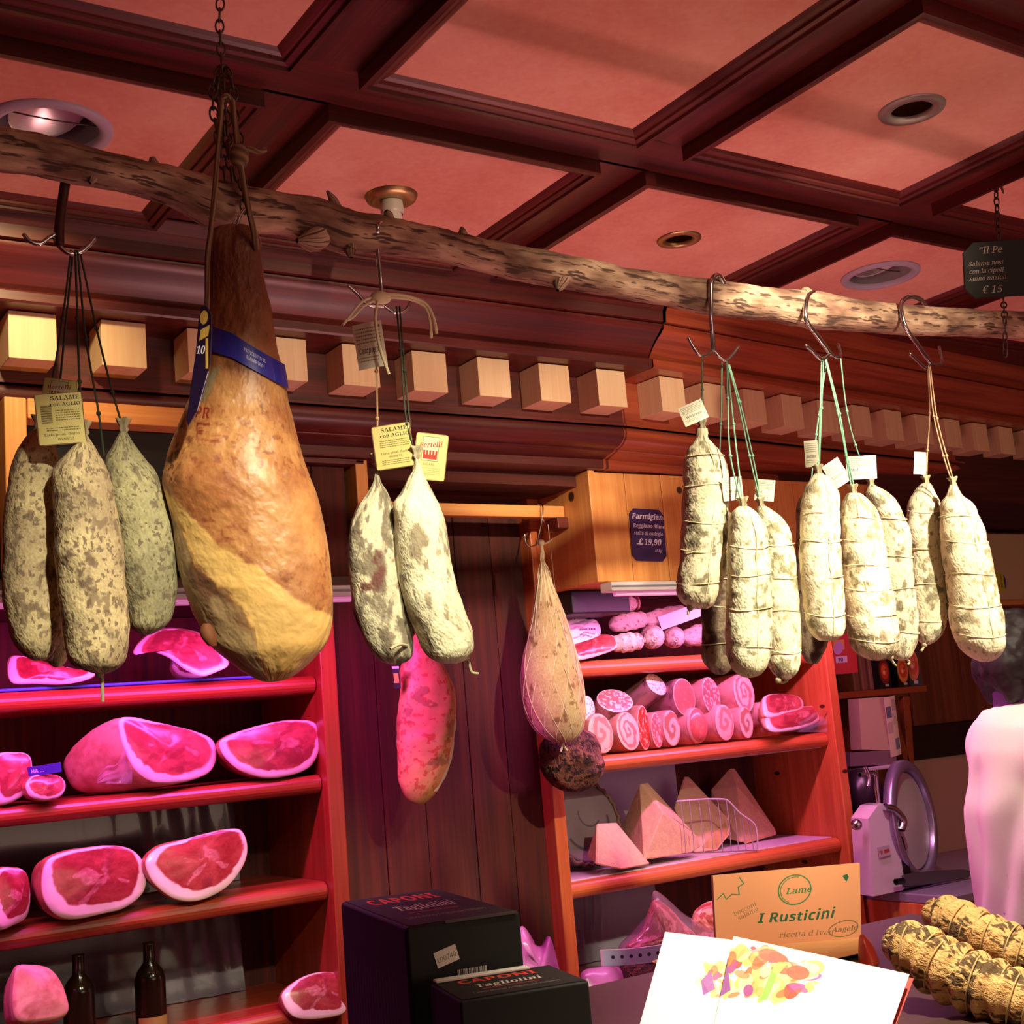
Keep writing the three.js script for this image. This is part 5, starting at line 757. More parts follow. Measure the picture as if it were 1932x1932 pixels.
M.rollDark = std({ map: tex(256, 256, (u, v) => { const n = fbm(u, v, 10, 6, 945, 4); return mix3(rgb(170, 130, 134), rgb(84, 48, 56), clamp((n - 0.4) * 2.2)); }), roughness: 0.35 });
// roll: end face centre and half sizes in px, direction of its axis towards the viewer
function roll(label, category, cx, cy, rx, ry, z, yaw, pitch, len, end, side, { group, rot = 0, dome = 0.003 } = {}) {
  const p = az(cx, cy, z), m = mpp(p), N = nf(yaw, pitch).normalize(), c = Math.max(0.35, N.dot(toCam));
  const q = new THREE.Quaternion().setFromUnitVectors(V(0, 0, 1), N).multiply(new THREE.Quaternion().setFromAxisAngle(V(0, 0, 1), rot)), t = thing('meat_roll', label, category, p, group);
  const R = Math.max(rx, ry) * m, sx = rx * m / R, sy = ry * m / R, A = (g) => { g.scale(sx, sy, 1); g.applyQuaternion(q); return g; };
  const f = new THREE.SphereGeometry(R, 36, 10, 0, Math.PI * 2, 0, Math.PI / 2); f.rotateX(Math.PI / 2); f.scale(0.985, 0.985, dome / R); { const P = f.attributes.position, U = f.attributes.uv; for (let i = 0; i < P.count; i++) U.setXY(i, 0.5 + 0.5 * P.getX(i) / R, 0.5 + 0.5 * P.getY(i) / R); }
  local(t, 'cut_face', A(f), end);
  const pr = [[0.985, 0], [1, -0.004], [1.02, -0.02], [1.02, -len * 0.6], [0.95, -len * 0.9], [0.6, -len], [0, -len * 1.01]].map(([a, b]) => new THREE.Vector2(a * R, b)), b = new THREE.LatheGeometry(pr, 36); b.rotateX(Math.PI / 2); local(t, 'casing', A(b), side); if (cy > 1360) rest(t, RY[1]); return t;
}
const ZM = -3.095, RG = 'cut meat rolls on the middle right shelf';
roll('cut speckled salami tilted up, left in the upper row of rolls', 'salami', 1160, 1322, 36, 26, ZM - 0.03, -15, 38, 0.2, M.e.sal, M.rollDark, { group: RG, rot: -0.25 });
roll('salami with a bright white end, highest in the upper row of rolls', 'salami', 1238, 1291, 28, 24, ZM - 0.04, 15, 30, 0.22, M.e.pale, M.rollDark, { group: RG });
roll('smooth pink mortadella end in the upper row of rolls', 'sausage', 1291, 1315, 32, 36, ZM - 0.02, 10, 4, 0.18, M.e.mort, M.rollDark, { group: RG });
roll('coarse red and white salami right of the mortadella', 'salami', 1342, 1313, 26, 36, ZM - 0.03, 10, 6, 0.18, M.e.sal, M.rollSkin, { group: RG });
roll('large spiral pancetta roll at the right of the upper row', 'pancetta', 1404, 1307, 33, 37, ZM - 0.03, 12, 4, 0.2, M.e.panc, M.rollSkin, { group: RG });
roll('small pink roll end half hidden behind the netted meat', 'salami', 1108, 1336, 16, 24, ZM - 0.03, -10, 4, 0.18, M.e.pale, M.rollSkin, { group: RG });
roll('small speckled end below the large pancetta roll', 'salami', 1440, 1346, 14, 22, ZM - 0.03, 10, 4, 0.14, M.e.sal, M.rollSkin, { group: RG });
roll('pale pancetta roll at the left of the lower row', 'pancetta', 1134, 1387, 26, 38, ZM, -8, 2, 0.2, M.e.panc2, M.rollSkin, { group: RG, rot: 0.15 });
roll('spiral pancetta roll second in the lower row', 'pancetta', 1186, 1387, 25, 37, ZM, -4, 2, 0.2, M.e.panc, M.rollSkin, { group: RG, rot: 0.2 });
roll('narrow red coppa in the lower row beside the second roll', 'cured meat', 1215, 1374, 15, 42, ZM - 0.02, 0, 0, 0.18, M.e.coppa, M.rollSkin, { group: RG });
roll('coarse white flecked salami in the middle of the lower row', 'salami', 1240, 1382, 15, 33, ZM - 0.01, 4, 2, 0.18, M.e.sal, M.rollSkin, { group: RG });
roll('spiral pancetta roll in the middle of the lower row', 'pancetta', 1268, 1381, 22, 34, ZM, 4, 2, 0.2, M.e.pancG, M.rollSkin, { group: RG });
roll('shiny red pointed sausage in plastic in the lower row', 'sausage', 1314, 1376, 25, 34, ZM, 6, 2, 0.18, M.e.mort, M.rollSkin, { group: RG, dome: 0.03 });
roll('pancetta roll right of the shiny red sausage', 'pancetta', 1368, 1371, 27, 34, ZM, 8, 2, 0.2, M.e.panc2, M.rollSkin, { group: RG });
roll('pancetta roll with a green grey centre at the right of the lower row', 'pancetta', 1409, 1371, 20, 30, ZM, 8, 2, 0.2, M.e.pancG, M.rollSkin, { group: RG });
cutPiece('bacon_slab', 'upper flat pink bacon slab at the right end of the rolls', 'bacon', [[1440, 1316], [1470, 1308], [1508, 1314], [1516, 1334], [1490, 1346], [1446, 1352]], ZM - 0.02, nf(10, 40), 0.08, M.cut[0], M.rind);
rest(cutPiece('bacon_slab', 'lower flat pink bacon slab in plastic at the right end of the rolls', 'bacon', [[1446, 1364], [1480, 1352], [1530, 1342], [1548, 1350], [1544, 1372], [1500, 1388], [1456, 1390]], ZM, nf(10, 40), 0.08, M.cut[1], M.rind, { back: [0, 0.05, 0], film: [1436, 1346, 1562, 1392] }), RY[1]);

// ---------- right unit, cheese shelf ----------
const cheeseT = tex(256, 256, (u, v) => { const n = fbm(u, v, 12, 12, 960, 4); return mix3(rgb(216, 160, 138), rgb(236, 190, 160), n); });
M.cheese = std({ map: cheeseT, bumpMap: mouldB, bumpScale: 0.002, roughness: 0.6 });
M.crust = std({ map: tex(256, 256, (u, v) => mix3(rgb(196, 140, 96), rgb(220, 170, 120), fbm(u, v, 6, 6, 965, 3))), roughness: 0.45 });
function hull(pts, n = 0.006) { // softened block through corner points
  const e = []; for (const p of pts) for (let i = 0; i < 6; i++) e.push(p.clone().add(V(i === 0 ? n : i === 1 ? -n : 0, i === 2 ? n : i === 3 ? -n : 0, i === 4 ? n : i === 5 ? -n : 0).multiplyScalar(0.6)));
  const g = new ConvexGeometry(e); return grain(g, 1, 0.15, 0.15);
}
function wedge(label, faces, rindPts, wrap) {
  const all = faces.map(([x, y, z]) => az(x, y, z)), base = all.reduce((a, p) => a.add(p), V(0, 0, 0)).multiplyScalar(1 / faces.length), t = thing('cheese_wedge', label, 'cheese', base);
  const pts = faces.map(([x, y, z]) => az(x, y, z)); add(t, 'cheese', hull(pts), M.cheese);
  if (rindPts) add(t, 'rind', hull(rindPts.map(([x, y, z]) => az(x, y, z)), 0.002), M.crust);
  return rest(t, RY[2] + 0.004);
}
wedge('small pale wedge of hard cheese at the front left of the cheese shelf', [[1128, 1564, -3.16], [1164, 1562, -3.17], [1110, 1622, -3.2], [1126, 1636, -3.12], [1172, 1646, -3.09], [1224, 1636, -3.11], [1180, 1640, -3.2]], [[1180, 1644, -3.092], [1222, 1637, -3.112], [1168, 1640, -3.094], [1210, 1628, -3.125]]);
wedge('large grainy wedge of hard cheese standing in the middle of the cheese shelf', [[1208, 1478, -3.22], [1222, 1476, -3.22], [1166, 1574, -3.32], [1216, 1616, -3.12], [1312, 1574, -3.16], [1320, 1592, -3.15], [1300, 1604, -3.14], [1250, 1530, -3.12], [1230, 1612, -3.3]], [[1306, 1572, -3.158], [1320, 1590, -3.15], [1300, 1604, -3.138], [1290, 1590, -3.135]]);
wedge('wedge of hard cheese behind the wire rack, its point up', [[1290, 1452, -3.32], [1298, 1452, -3.32], [1272, 1508, -3.30], [1372, 1530, -3.26], [1374, 1556, -3.24], [1350, 1586, -3.22], [1310, 1590, -3.24], [1280, 1580, -3.40]], [[1372, 1532, -3.258], [1374, 1556, -3.238], [1350, 1587, -3.218], [1316, 1591, -3.238], [1340, 1560, -3.225]]);
wedge('rightmost wedge of hard cheese leaning by the pine side panel', [[1376, 1438, -3.34], [1384, 1438, -3.34], [1342, 1476, -3.36], [1346, 1560, -3.36], [1396, 1572, -3.26], [1458, 1548, -3.28], [1462, 1558, -3.28], [1388, 1470, -3.3]], [[1400, 1572, -3.26], [1456, 1552, -3.28], [1461, 1560, -3.276], [1404, 1577, -3.256]]);
{ // wheel leaning at the back left
  const c = az(1090, 1545, -3.30), R = 0.125, t = thing('cheese_round', 'dark rinded cheese wheel leaning at the back left of the cheese shelf', 'cheese', V(c.x, RY[2] + 0.005, c.z)), q = new THREE.Quaternion().setFromEuler(new THREE.Euler(Math.PI / 2 - 0.2, 0.25, 0));
  const g = new THREE.LatheGeometry([[0, 0.045], [R * 0.9, 0.045], [R * 0.98, 0.036], [R, 0.02], [R, -0.03], [R * 0.95, -0.045], [0, -0.045]].map((a) => new THREE.Vector2(...a)), 48); { const P = g.attributes.position, U = g.attributes.uv; for (let i = 0; i < P.count; i++) U.setXY(i, 0.5 + P.getX(i) / R / 2, 0.5 + P.getZ(i) / R / 2); } g.applyQuaternion(q); g.translate(0, R + 0.005, 0);
  local(t, 'wheel', g, std({ map: ctex(256, 256, (k, w, h) => { k.fillStyle = '#76646c'; k.fillRect(0, 0, w, h); k.strokeStyle = '#4a3a4a'; k.lineWidth = 9; k.beginPath(); k.arc(128, 128, 84, 3.4, 6.2); k.stroke(); k.lineWidth = 5; k.beginPath(); k.arc(150, 150, 40, 2.6, 5.4); k.stroke();  }), roughness: 0.5 }));
  const rim = new THREE.TorusGeometry(R, 0.006, 8, 60); rim.rotateX(Math.PI / 2); { const P = rim.attributes.position; for (let i = 0; i < P.count; i++) { const a = Math.atan2(P.getZ(i), P.getX(i)), k = 1 + 0.03 * Math.sign(Math.sin(a * 34)); P.setX(i, P.getX(i) * k); P.setZ(i, P.getZ(i) * k); } rim.computeVertexNormals(); } rim.translate(0, 0.04, 0); rim.applyQuaternion(q); rim.translate(0, R + 0.005, 0); local(t, 'notched_edge', rim, std({ color: 0x6a4a3c, roughness: 0.6 }));
}
{ // wire rack
  const z = -3.11, t = thing('wire_rack', 'white wire rack standing before the cheese wedges on the right', 'rack', az(1360, 1608, z)); const w = 0.0016;
  add(t, 'rail', tube(px([[1276, 1512, 0], [1330, 1508, 0], [1362, 1508, 0], [1372, 1510, 0.0], [1396, 1534, 0.01], [1424, 1556, 0.02], [1428, 1572, 0.022], [1430, 1604, 0.022]], z), 0.003, { rad: 8, seg: 60 }), std({ color: 0xc8b0c8, roughness: 0.3 }));
  add(t, 'bottom_rail', tube(px([[1290, 1610, 0], [1350, 1608, 0.005], [1430, 1604, 0.022]], z), 0.002), M.steel);
  for (const [a, b, c] of [[1284, 1512, 1608], [1300, 1511, 1608], [1318, 1510, 1608], [1336, 1509, 1608], [1354, 1509, 1607], [1370, 1510, 1607], [1384, 1522, 1606], [1398, 1536, 1606], [1412, 1547, 1605]]) add(t, 'wire', tube(px([[a, b, 0.003], [a + 6, (b + c) / 2, 0.004], [a + 10, c, 0.006]], z), w, { rad: 5 }), std({ color: 0xa890a8, roughness: 0.35 }));
}

// ================= lower right shelf, counters, goods =================
M.bag = phys({ color: 0xd87cc8, roughness: 0.3, transmission: 0.25, thickness: 0, side: THREE.DoubleSide, clearcoat: 0.4 });
M.clear = phys({ color: 0xf0d4e8, roughness: 0.16, transmission: 0.85, thickness: 0, side: THREE.DoubleSide, clearcoat: 0.5 });
// crumpled blob from its outline in pixels
function blob(outline, z, dz, amp, sd) {
  const cl = [], n = outline.length; for (let i = 0; i < n; i++) for (let j = 0; j < 6; j++) { const g = (k) => outline[(i + k + n) % n]; cl.push([0, 1].map((q) => catmull(g(-1)[q], g(0)[q], g(1)[q], g(2)[q], j / 6))); }
  const cx = outline.reduce((a, p) => a + p[0], 0) / n, cy = outline.reduce((a, p) => a + p[1], 0) / n, K = cl.length, P = [], I = [], U = [], J = 9;
  for (let s = 0; s <= 2 * J; s++) { const a = s / (2 * J) * Math.PI, r = Math.sin(a), f = Math.cos(a); for (let i = 0; i < K; i++) { const p = az(cx + (cl[i][0] - cx) * r, cy + (cl[i][1] - cy) * r, z); p.addScaledVector(toCam, f * dz); const k = amp * (fb3(p.x * 22, p.y * 22, p.z * 22, sd) + 0.7 * Math.abs(n3(p.x * 60, p.y * 60, p.z * 60, sd + 2))) * Math.abs(f); p.addScaledVector(toCam, k); P.push(p.x, p.y, p.z); U.push(i / K * 3, s / J); if (s) { const a0 = (s - 1) * K + i, a1 = (s - 1) * K + (i + 1) % K, b0 = s * K + i, b1 = s * K + (i + 1) % K; I.push(a0, b0, a1, a1, b0, b1); } } }
  const g = new THREE.BufferGeometry(); g.setAttribute('position', new THREE.Float32BufferAttribute(P, 3)); g.setAttribute('uv', new THREE.Float32BufferAttribute(U, 2)); g.setIndex(I); g.computeVertexNormals(); return g;
}
const ctr = (o, z) => az(o.reduce((a, p) => a + p[0], 0) / o.length, o.reduce((a, p) => a + p[1], 0) / o.length, z);
M.redMeat = std({ map: tex(256, 256, (u, v) => { const n = fbm(u, v, 7, 7, 970, 4); return n > 0.56 ? rgb(228, 150, 150) : mix3(rgb(150, 52, 52), rgb(196, 92, 84), n * 1.4); }), roughness: 0.35 });
const ZL = -3.02;
{ const o = [[1232, 1684], [1252, 1690], [1290, 1724], [1330, 1748], [1362, 1766], [1350, 1800], [1240, 1810], [1168, 1792], [1196, 1758], [1222, 1724]], t = thing('wrapped_meat', 'reddish meat in a clear plastic bag drawn to a point, below the cheese shelf', 'meat', ctr(o, ZL));
  add(t, 'meat', blob([[1232, 1700], [1262, 1712], [1290, 1742], [1316, 1770], [1300, 1800], [1240, 1806], [1180, 1790], [1210, 1758]], ZL, 0.05, 0.02, 31), M.redMeat); add(t, 'plastic_bag', blob(o, ZL, 0.068, 0.022, 33), M.clear, 'clear crinkled plastic'); }
{ const o = [[1310, 1720], [1345, 1700], [1380, 1712], [1400, 1750], [1390, 1800], [1330, 1800], [1306, 1760]], t = thing('wrapped_meat', 'pink meat in plastic showing left of the cardboard box', 'meat', ctr(o, ZL - 0.05));
  add(t, 'meat', blob(o, ZL - 0.05, 0.05, 0.02, 35), M.redMeat); }
lone('meat_piece', blob([[1172, 1820], [1236, 1806], [1262, 1830], [1270, 1890], [1240, 1930], [1190, 1920], [1174, 1870]], ZL + 0.02, 0.05, 0.02, 37), M.darkMeat, 'dark brown meat below the pale strip, left of the white leaflets', 'meat', ctr([[1220, 1860]], ZL + 0.02));
lone('plastic_bag', blob([[1094, 1842], [1130, 1826], [1168, 1826], [1178, 1856], [1180, 1900], [1150, 1930], [1098, 1925]], ZL + 0.05, 0.05, 0.012, 39), M.bag, 'shiny pink plastic package at the foot of the pine shelf unit', 'bag', ctr([[1140, 1870]], ZL + 0.05));
lone('plastic_bag', blob([[974, 1770], [984, 1748], [998, 1762], [1004, 1780], [1022, 1788], [1036, 1768], [1046, 1790], [1056, 1830], [1070, 1860], [1060, 1900], [990, 1900], [972, 1840]], ZL + 0.1, 0.05, 0.025, 41), M.bag, 'crumpled pink plastic bag behind the black boxes', 'bag', ctr([[1016, 1830]], ZL + 0.1));
{ const z = ZL + 0.08, t = thing('tray_edge_strip', 'pale blue plastic strip with a row of round holes, below the cheese shelf', 'tray', az(1188, 1800, z));
  card(t, 'strip', 1192, 1802, z, 118, 30, -5, 0, M_(ctex(512, 128, (q, w, h) => { q.fillStyle = '#b8d0dc'; q.fillRect(0, 0, w, h); q.fillStyle = '#d8b8d8'; q.fillRect(0, 0, 24, h); q.fillRect(250, 0, 14, h); for (let i = 0; i < 6; i++) { q.fillStyle = '#3a3048'; q.beginPath(); q.arc(100 + i * 74, 60, 15, 0, 7); q.fill(); } })), M.white, null, 0.004); }
// display counter in the foreground
const CT = struct('display_counter'); 
delete CT.userData.kind; tag(CT, 'display counter in the foreground carrying the boxes and sausages', 'counter');
add(CT, 'counter_top', box(-0.6, 2.1, 1.13, 1.16, -1.84, -0.72, 0.006, 0), std({ color: 0x3c2822, roughness: 0.45 }));
add(CT, 'front_panel', box(-0.6, 2.1, 0.0, 1.128, -0.80, -0.76, 0.004, 0), M.dark);
add(CT, 'rear_panel', box(-0.6, 2.1, 0.0, 0.8, -1.80, -1.77, 0.004, 0), M.dark);
for (const x of [-0.59, 2.06]) add(CT, 'end_panel', box(x, x + 0.03, 0, 1.128, -1.76, -0.81, 0.004, 1), M.dark);
{ const t = thing('fluorescent_strip', 'unseen pinkish tube behind the display counter, below the frame, placed to light the ceiling', 'strip light', V(1.75, 0.94, -1.92)); add(t, 'bracket', box(1.2, 2.3, 0.90, 0.915, -2.02, -1.80, 0.002), M.iron); add(t, 'added_light_baffle', box(1.2, 2.3, 0.915, 1.08, -2.03, -2.015, 0.002), M.dark); const c = new THREE.CylinderGeometry(0.014, 0.014, 1.0, 14); c.rotateZ(Math.PI / 2); c.translate(1.75, 0.935, -1.92); add(t, 'lamp_tube', c, std({ color: 0xfff0f0, emissive: 0xff9c8c, emissiveIntensity: 0.6 })); }  // unseen tube lights the ceiling; board added to keep its light off the shelves
{ const t = thing('fluorescent_strip', 'added pinkish fill tube on the customer side of the counter, below the frame', 'strip light', V(1.7, 1.02, -0.62)); add(t, 'bracket', box(0.95, 2.1, 0.99, 1.005, -0.758, -0.58, 0.002), M.iron); const c = new THREE.CylinderGeometry(0.014, 0.014, 1.1, 14); c.rotateZ(Math.PI / 2); c.translate(1.5, 1.025, -0.62); add(t, 'lamp_tube', c, std({ color: 0xfff0f0, emissive: 0xff9c8c, emissiveIntensity: 0.6 })); }  // added fill tube, evens out the light on the ceiling
// black pasta boxes
const boxTop = ctex(512, 300, (q, w, h) => { q.fillStyle = '#0e0a0a'; q.fillRect(0, 0, w, h); q.textAlign = 'center'; q.save(); q.translate(250, 86); q.scale(1.25, 1); q.font = 'bold 72px sans-serif'; q.fillStyle = '#e8341e'; q.fillText('CAPONI', 0, 0); q.restore(); q.font = 'bold italic 58px serif'; q.fillStyle = '#d8ccc0'; q.fillText('Tagliolini', 256, 168); q.fillStyle = '#8a2418'; q.fillRect(130, 190, 240, 10); q.font = '26px sans-serif'; q.fillStyle = '#9a8e84'; q.fillText('Laboratorio Artigianale Italiano', 256, 244); });
const boxSide = ctex(256, 256, (q, w, h) => { q.fillStyle = '#0e0b0a'; q.fillRect(0, 0, w, h); q.fillStyle = '#4a423e'; for (let i = 0; i < 16; i++) q.fillRect(30 + i * 12, 60 + (i * 37) % 30, 2, 150 - (i * 53) % 60); });
const bd = (t) => std({ map: t, roughness: 0.75 });
const boxPlain = std({ color: 0x0a0706, roughness: 0.7 });
{ const F = ay(766, 1750, 1.38), w = 0.142, d = 0.31, h = 1.38 - 1.16, yaw = -0.2, t = thing('pasta_box', 'large black box with red lettering on its lid and a white price sticker', 'box', V(F.x, 1.16, F.z)); t.rotation.y = yaw;
  const r = box(0, w, 0, h, -d, 0, 0.004, 0); local(t, 'carton', r, boxPlain);
  const lid = new THREE.PlaneGeometry(w - 0.01, d - 0.01); lid.rotateX(-Math.PI / 2); lid.translate(w / 2, h + 0.0006, -d / 2);
  { const P = lid.attributes.position, U = lid.attributes.uv; for (let i = 0; i < P.count; i++) U.setXY(i, P.getX(i) / w, -P.getZ(i) / d); }
  local(t, 'lid', lid, bd(boxTop));
  const sd = new THREE.PlaneGeometry(d - 0.01, h - 0.01); sd.rotateY(-Math.PI / 2); sd.translate(-0.0006, h / 2, -d / 2); local(t, 'printed_side', sd, bd(boxSide));
  const st = new THREE.Mesh(box(-0.013, 0.013, -0.008, 0.008, 0, 0.0006, 0, 0), [0, 1, 2, 3].map(() => M.white)[0]); 
  const sg = new THREE.BoxGeometry(0.028, 0.018, 0.0006); sg.rotateZ(0.25); sg.translate(0.046, h - 0.038, 0.0008); local(t, 'price_sticker', sg, M_(ctex(128, 80, (q, a, b) => { q.fillStyle = '#ece6da'; q.fillRect(0, 0, a, b); q.fillStyle = '#6a625a'; q.font = '34px sans-serif'; q.fillText('L00740', 8, 56); })), 'small white sticker');
  const bg = new THREE.BoxGeometry(0.036, 0.022, 0.0006); bg.translate(0.076, h - 0.066, 0.0008); local(t, 'barcode', bg, M_(ctex(128, 80, (q, a, b) => { q.fillStyle = '#e8e4dc'; q.fillRect(0, 0, a, b); q.fillStyle = '#181412'; let x = 4; seed = 5; while (x < a - 6) { const l = 2 + rnd() * 5; q.fillRect(x, 0, l, b); x += l + 2 + rnd() * 4; } })), 'white barcode');
  const ed = new THREE.BoxGeometry(0.09, 0.003, 0.003); ed.translate(w - 0.05, h, 0.001); local(t, 'worn_edge', ed, std({ color: 0x4a4440, roughness: 0.6 }));
}
{ const C = V(0.698, 1.321, -1.222), h = 1.321 - 1.16, w = 0.146, yaw = -0.24, t = thing('pasta_box', 'smaller black box with red lettering in front of the large one', 'box', V(C.x, 1.16, C.z)); t.rotation.y = yaw;
  local(t, 'carton', box(0, w, 0, h, -0.118, 0, 0.003, 0), boxPlain);
  const lid = new THREE.PlaneGeometry(w - 0.006, 0.112); lid.rotateX(-Math.PI / 2); lid.translate(w / 2, h + 0.0006, -0.059); local(t, 'lid', lid, bd(boxTop));
  local(t, 'white_strip', box(0.004, w - 0.03, h + 0.001, h + 0.004, -0.118, -0.104, 0.001), M.white, 'white flap edge');
}
// cardboard box with green writing: the raised flap faces the customer
M.card = std({ map: tex(256, 256, (u, v) => { const n = fbm(u, v, 6, 60, 980, 3); return mix3(rgb(206, 148, 98), rgb(190, 130, 84), n); }), roughness: 0.75 });
{ const z = -1.72, TL = az(1345, 1652, z), TR = az(1622, 1628, z), BR = az(1628, 1796, z), BL = az(1352, 1790, z); for (const q of [BL, BR]) q.y = Math.max(q.y, 1.164); const t = thing('cardboard_box', 'open cardboard box with a raised flap written on in green', 'box', V((BL.x + BR.x) / 2, 1.16, z - 0.08));
  const P = [TL, TR, BR, BL].map((p) => p.clone()), g = new THREE.BufferGeometry(), B = P.map((p) => p.clone().add(V(0, 0, -0.005))), pos = [], uv = [];
  const q = (a, b, c, d, U) => { for (const [p, u] of [[a, 0], [b, 1], [c, 2], [a, 0], [c, 2], [d, 3]]) { pos.push(p.x, p.y, p.z); uv.push(...(U ? [[0, 1], [1, 1], [1, 0], [0, 0]][u] : [0.02, 0.02])); } };
  q(P[3], P[2], P[1], P[0]); // placeholder order fixed below
  pos.length = 0; uv.length = 0; q(P[0], P[1], P[2], P[3], 1); q(B[1], B[0], B[3], B[2]); q(B[0], B[1], P[1], P[0]); q(P[1], B[1], B[2], P[2]); q(B[0], P[0], P[3], B[3]); q(P[3], P[2], B[2], B[3]);
  g.setAttribute('position', new THREE.Float32BufferAttribute(pos, 3)); g.setAttribute('uv', new THREE.Float32BufferAttribute(uv, 2)); g.computeVertexNormals();
  add(t, 'flap', g, std({ roughness: 0.75, map: ctex(560, 330, (c, w, h) => { c.fillStyle = '#cf8a64'; c.fillRect(0, 0, w, h); c.strokeStyle = '#2e6a3a'; c.fillStyle = '#2e6a3a'; c.lineWidth = 5; c.beginPath(); c.arc(300, 90, 62, 0, 7); c.stroke(); c.lineWidth = 3; c.beginPath(); c.arc(301, 91, 55, 2, 5); c.stroke(); c.font = 'italic bold 36px serif'; c.fillText('Lame', 264, 106); c.fillStyle = '#1d5230'; c.font = 'italic bold 62px sans-serif'; c.fillText('I Rusticini', 152, 226); c.lineWidth = 4; c.beginPath(); c.moveTo(10, 110); c.lineTo(34, 84); c.lineTo(44, 110); c.lineTo(66, 88); c.lineTo(92, 92); c.lineTo(90, 56); c.lineTo(110, 44); c.lineTo(94, 16); c.stroke(); c.beginPath(); c.moveTo(488, 50); c.lineTo(508, 44); c.lineTo(514, 58); c.lineTo(504, 78); c.fill(); c.strokeStyle = c.fillStyle = '#6a5a3a'; c.font = 'italic 26px serif'; c.save(); c.translate(70, 190); c.rotate(-0.5); c.fillText('bocconi', 0, 0); c.fillText('salame', 4, 24); c.restore(); c.font = 'italic 34px serif'; c.fillText('ricetta d Ivan', 230, 300); c.beginPath(); c.ellipse(488, 280, 60, 34, -0.15, 0, 7); c.stroke(); c.font = 'italic bold 30px serif'; c.fillText('Angelo', 440, 290); }) }), 'flap with green hand lettering');
  for (const x of [BL.x, BR.x - 0.006]) add(t, 'side', box(x, x + 0.006, 1.162, BR.y + 0.0, z - 0.17, z - 0.005, 0, 0), M.card);
  add(t, 'back', box(BL.x, BR.x, 1.162, BR.y, z - 0.176, z - 0.17, 0, 0), M.card); add(t, 'base', box(BL.x, BR.x, 1.161, 1.166, z - 0.17, z, 0, 0), M.card);
  const f = [az(1628, 1796, z), az(1656, 1824, z + 0.1), az(1450, 1838, z + 0.12), az(1352, 1792, z)]; for (const q of f) q.y = Math.max(q.y, 1.166); const fg = new THREE.BufferGeometry(); fg.setAttribute('position', new THREE.Float32BufferAttribute([...f[0], ...f[1], ...f[2], ...f[0], ...f[2], ...f[3]], 3)); fg.setAttribute('uv', new THREE.Float32BufferAttribute([1, 1, 1, 0, 0.3, 0, 1, 1, 0.3, 0, 0, 1], 2)); fg.computeVertexNormals(); add(t, 'front_flap', fg, M.card);
}
lone('red_package', blob([[1622, 1770], [1640, 1772], [1654, 1800], [1664, 1850], [1650, 1880], [1626, 1860]], -1.58, 0.03, 0.006, 43), std({ color: 0xb03020, roughness: 0.35 }), 'red and purple wrapped package between the cardboard box and the mouldy sausages', 'package', ctr([[1642, 1820]], -1.58));
// white leaflets, leaning
function leaflet(label, corners, tex_, th = 0.0012) { const [a, b, c, d] = corners.map(([x, y, dep]) => ad(x, y, dep)), t = thing('leaflet', label, 'leaflet', d.clone().lerp(c, 0.5)), n = b.clone().sub(a).cross(d.clone().sub(a)).normalize(); if (n.dot(toCam) < 0) n.negate(); const A = [a, b, c, d], B = A.map((p) => p.clone().addScaledVector(n, -th)), pos = [], uv = []; const q = (w, U) => { for (const i of [0, 1, 2, 0, 2, 3]) { pos.push(...w[i]); uv.push(...(U ? [[0, 1], [1, 1], [1, 0], [0, 0]][i] : [0.01, 0.99])); } }; q(A, 1); q([B[1], B[0], B[3], B[2]]); for (let i = 0; i < 4; i++) { const j = (i + 1) % 4; q([A[j], A[i], B[i], B[j]]); } const g = new THREE.BufferGeometry(); g.setAttribute('position', new THREE.Float32BufferAttribute(pos, 3)); g.setAttribute('uv', new THREE.Float32BufferAttribute(uv, 2)); g.computeVertexNormals(); add(t, 'sheet', g, std({ map: tex_, roughness: 0.6 })); return t; }
const food = (g, x, y, k) => { seed = 17; const C = ['#e8cc50', '#d85a30', '#c8402c', '#e0d060', '#9ac45a', '#f0dc80', '#e8b060', '#f2e6b0', '#a03a8c', '#e8e0a0']; for (let i = 0; i < 150; i++) { const a = rnd() * 6.3, r = Math.sqrt(rnd()), px_ = x + Math.cos(a) * r * 150 * k + 20, py_ = y + Math.sin(a) * r * 85 * k + 40, s_ = (8 + rnd() * 26) * k; g.globalAlpha = 0.55 + rnd() * 0.4; g.fillStyle = C[Math.floor(rnd() * 10)]; g.beginPath(); g.ellipse(px_, py_, s_, s_ * (0.35 + rnd() * 0.5), rnd() * 3, 0, 7); g.fill(); } g.globalAlpha = 0.9; g.fillStyle = '#8c3a9c'; g.beginPath(); g.moveTo(x - 130 * k, y + 60 * k); g.lineTo(x - 96 * k, y + 10 * k); g.lineTo(x - 70 * k, y + 90 * k); g.lineTo(x - 110 * k, y + 120 * k); g.fill(); g.fillStyle = '#8cc850'; g.beginPath(); g.moveTo(x + 44 * k, y - 10 * k); g.lineTo(x + 70 * k, y - 16 * k); g.lineTo(x + 40 * k, y + 120 * k); g.lineTo(x + 20 * k, y + 118 * k); g.fill(); g.fillStyle = '#d04028'; g.beginPath(); g.ellipse(x + 104 * k, y + 16 * k, 30 * k, 30 * k, 0, 0, 7); g.fill(); g.globalAlpha = 1; };
leaflet('white leaflet leaning at the left of the large one with the food picture', [[1255, 1758, 1.62], [1460, 1783, 1.62], [1440, 2010, 1.50], [1186, 2010, 1.50]], ctex(400, 480, (g, w, h) => { g.fillStyle = '#f6f4ea'; g.fillRect(0, 0, w, h); food(g, 270, 130, 0.9); }));
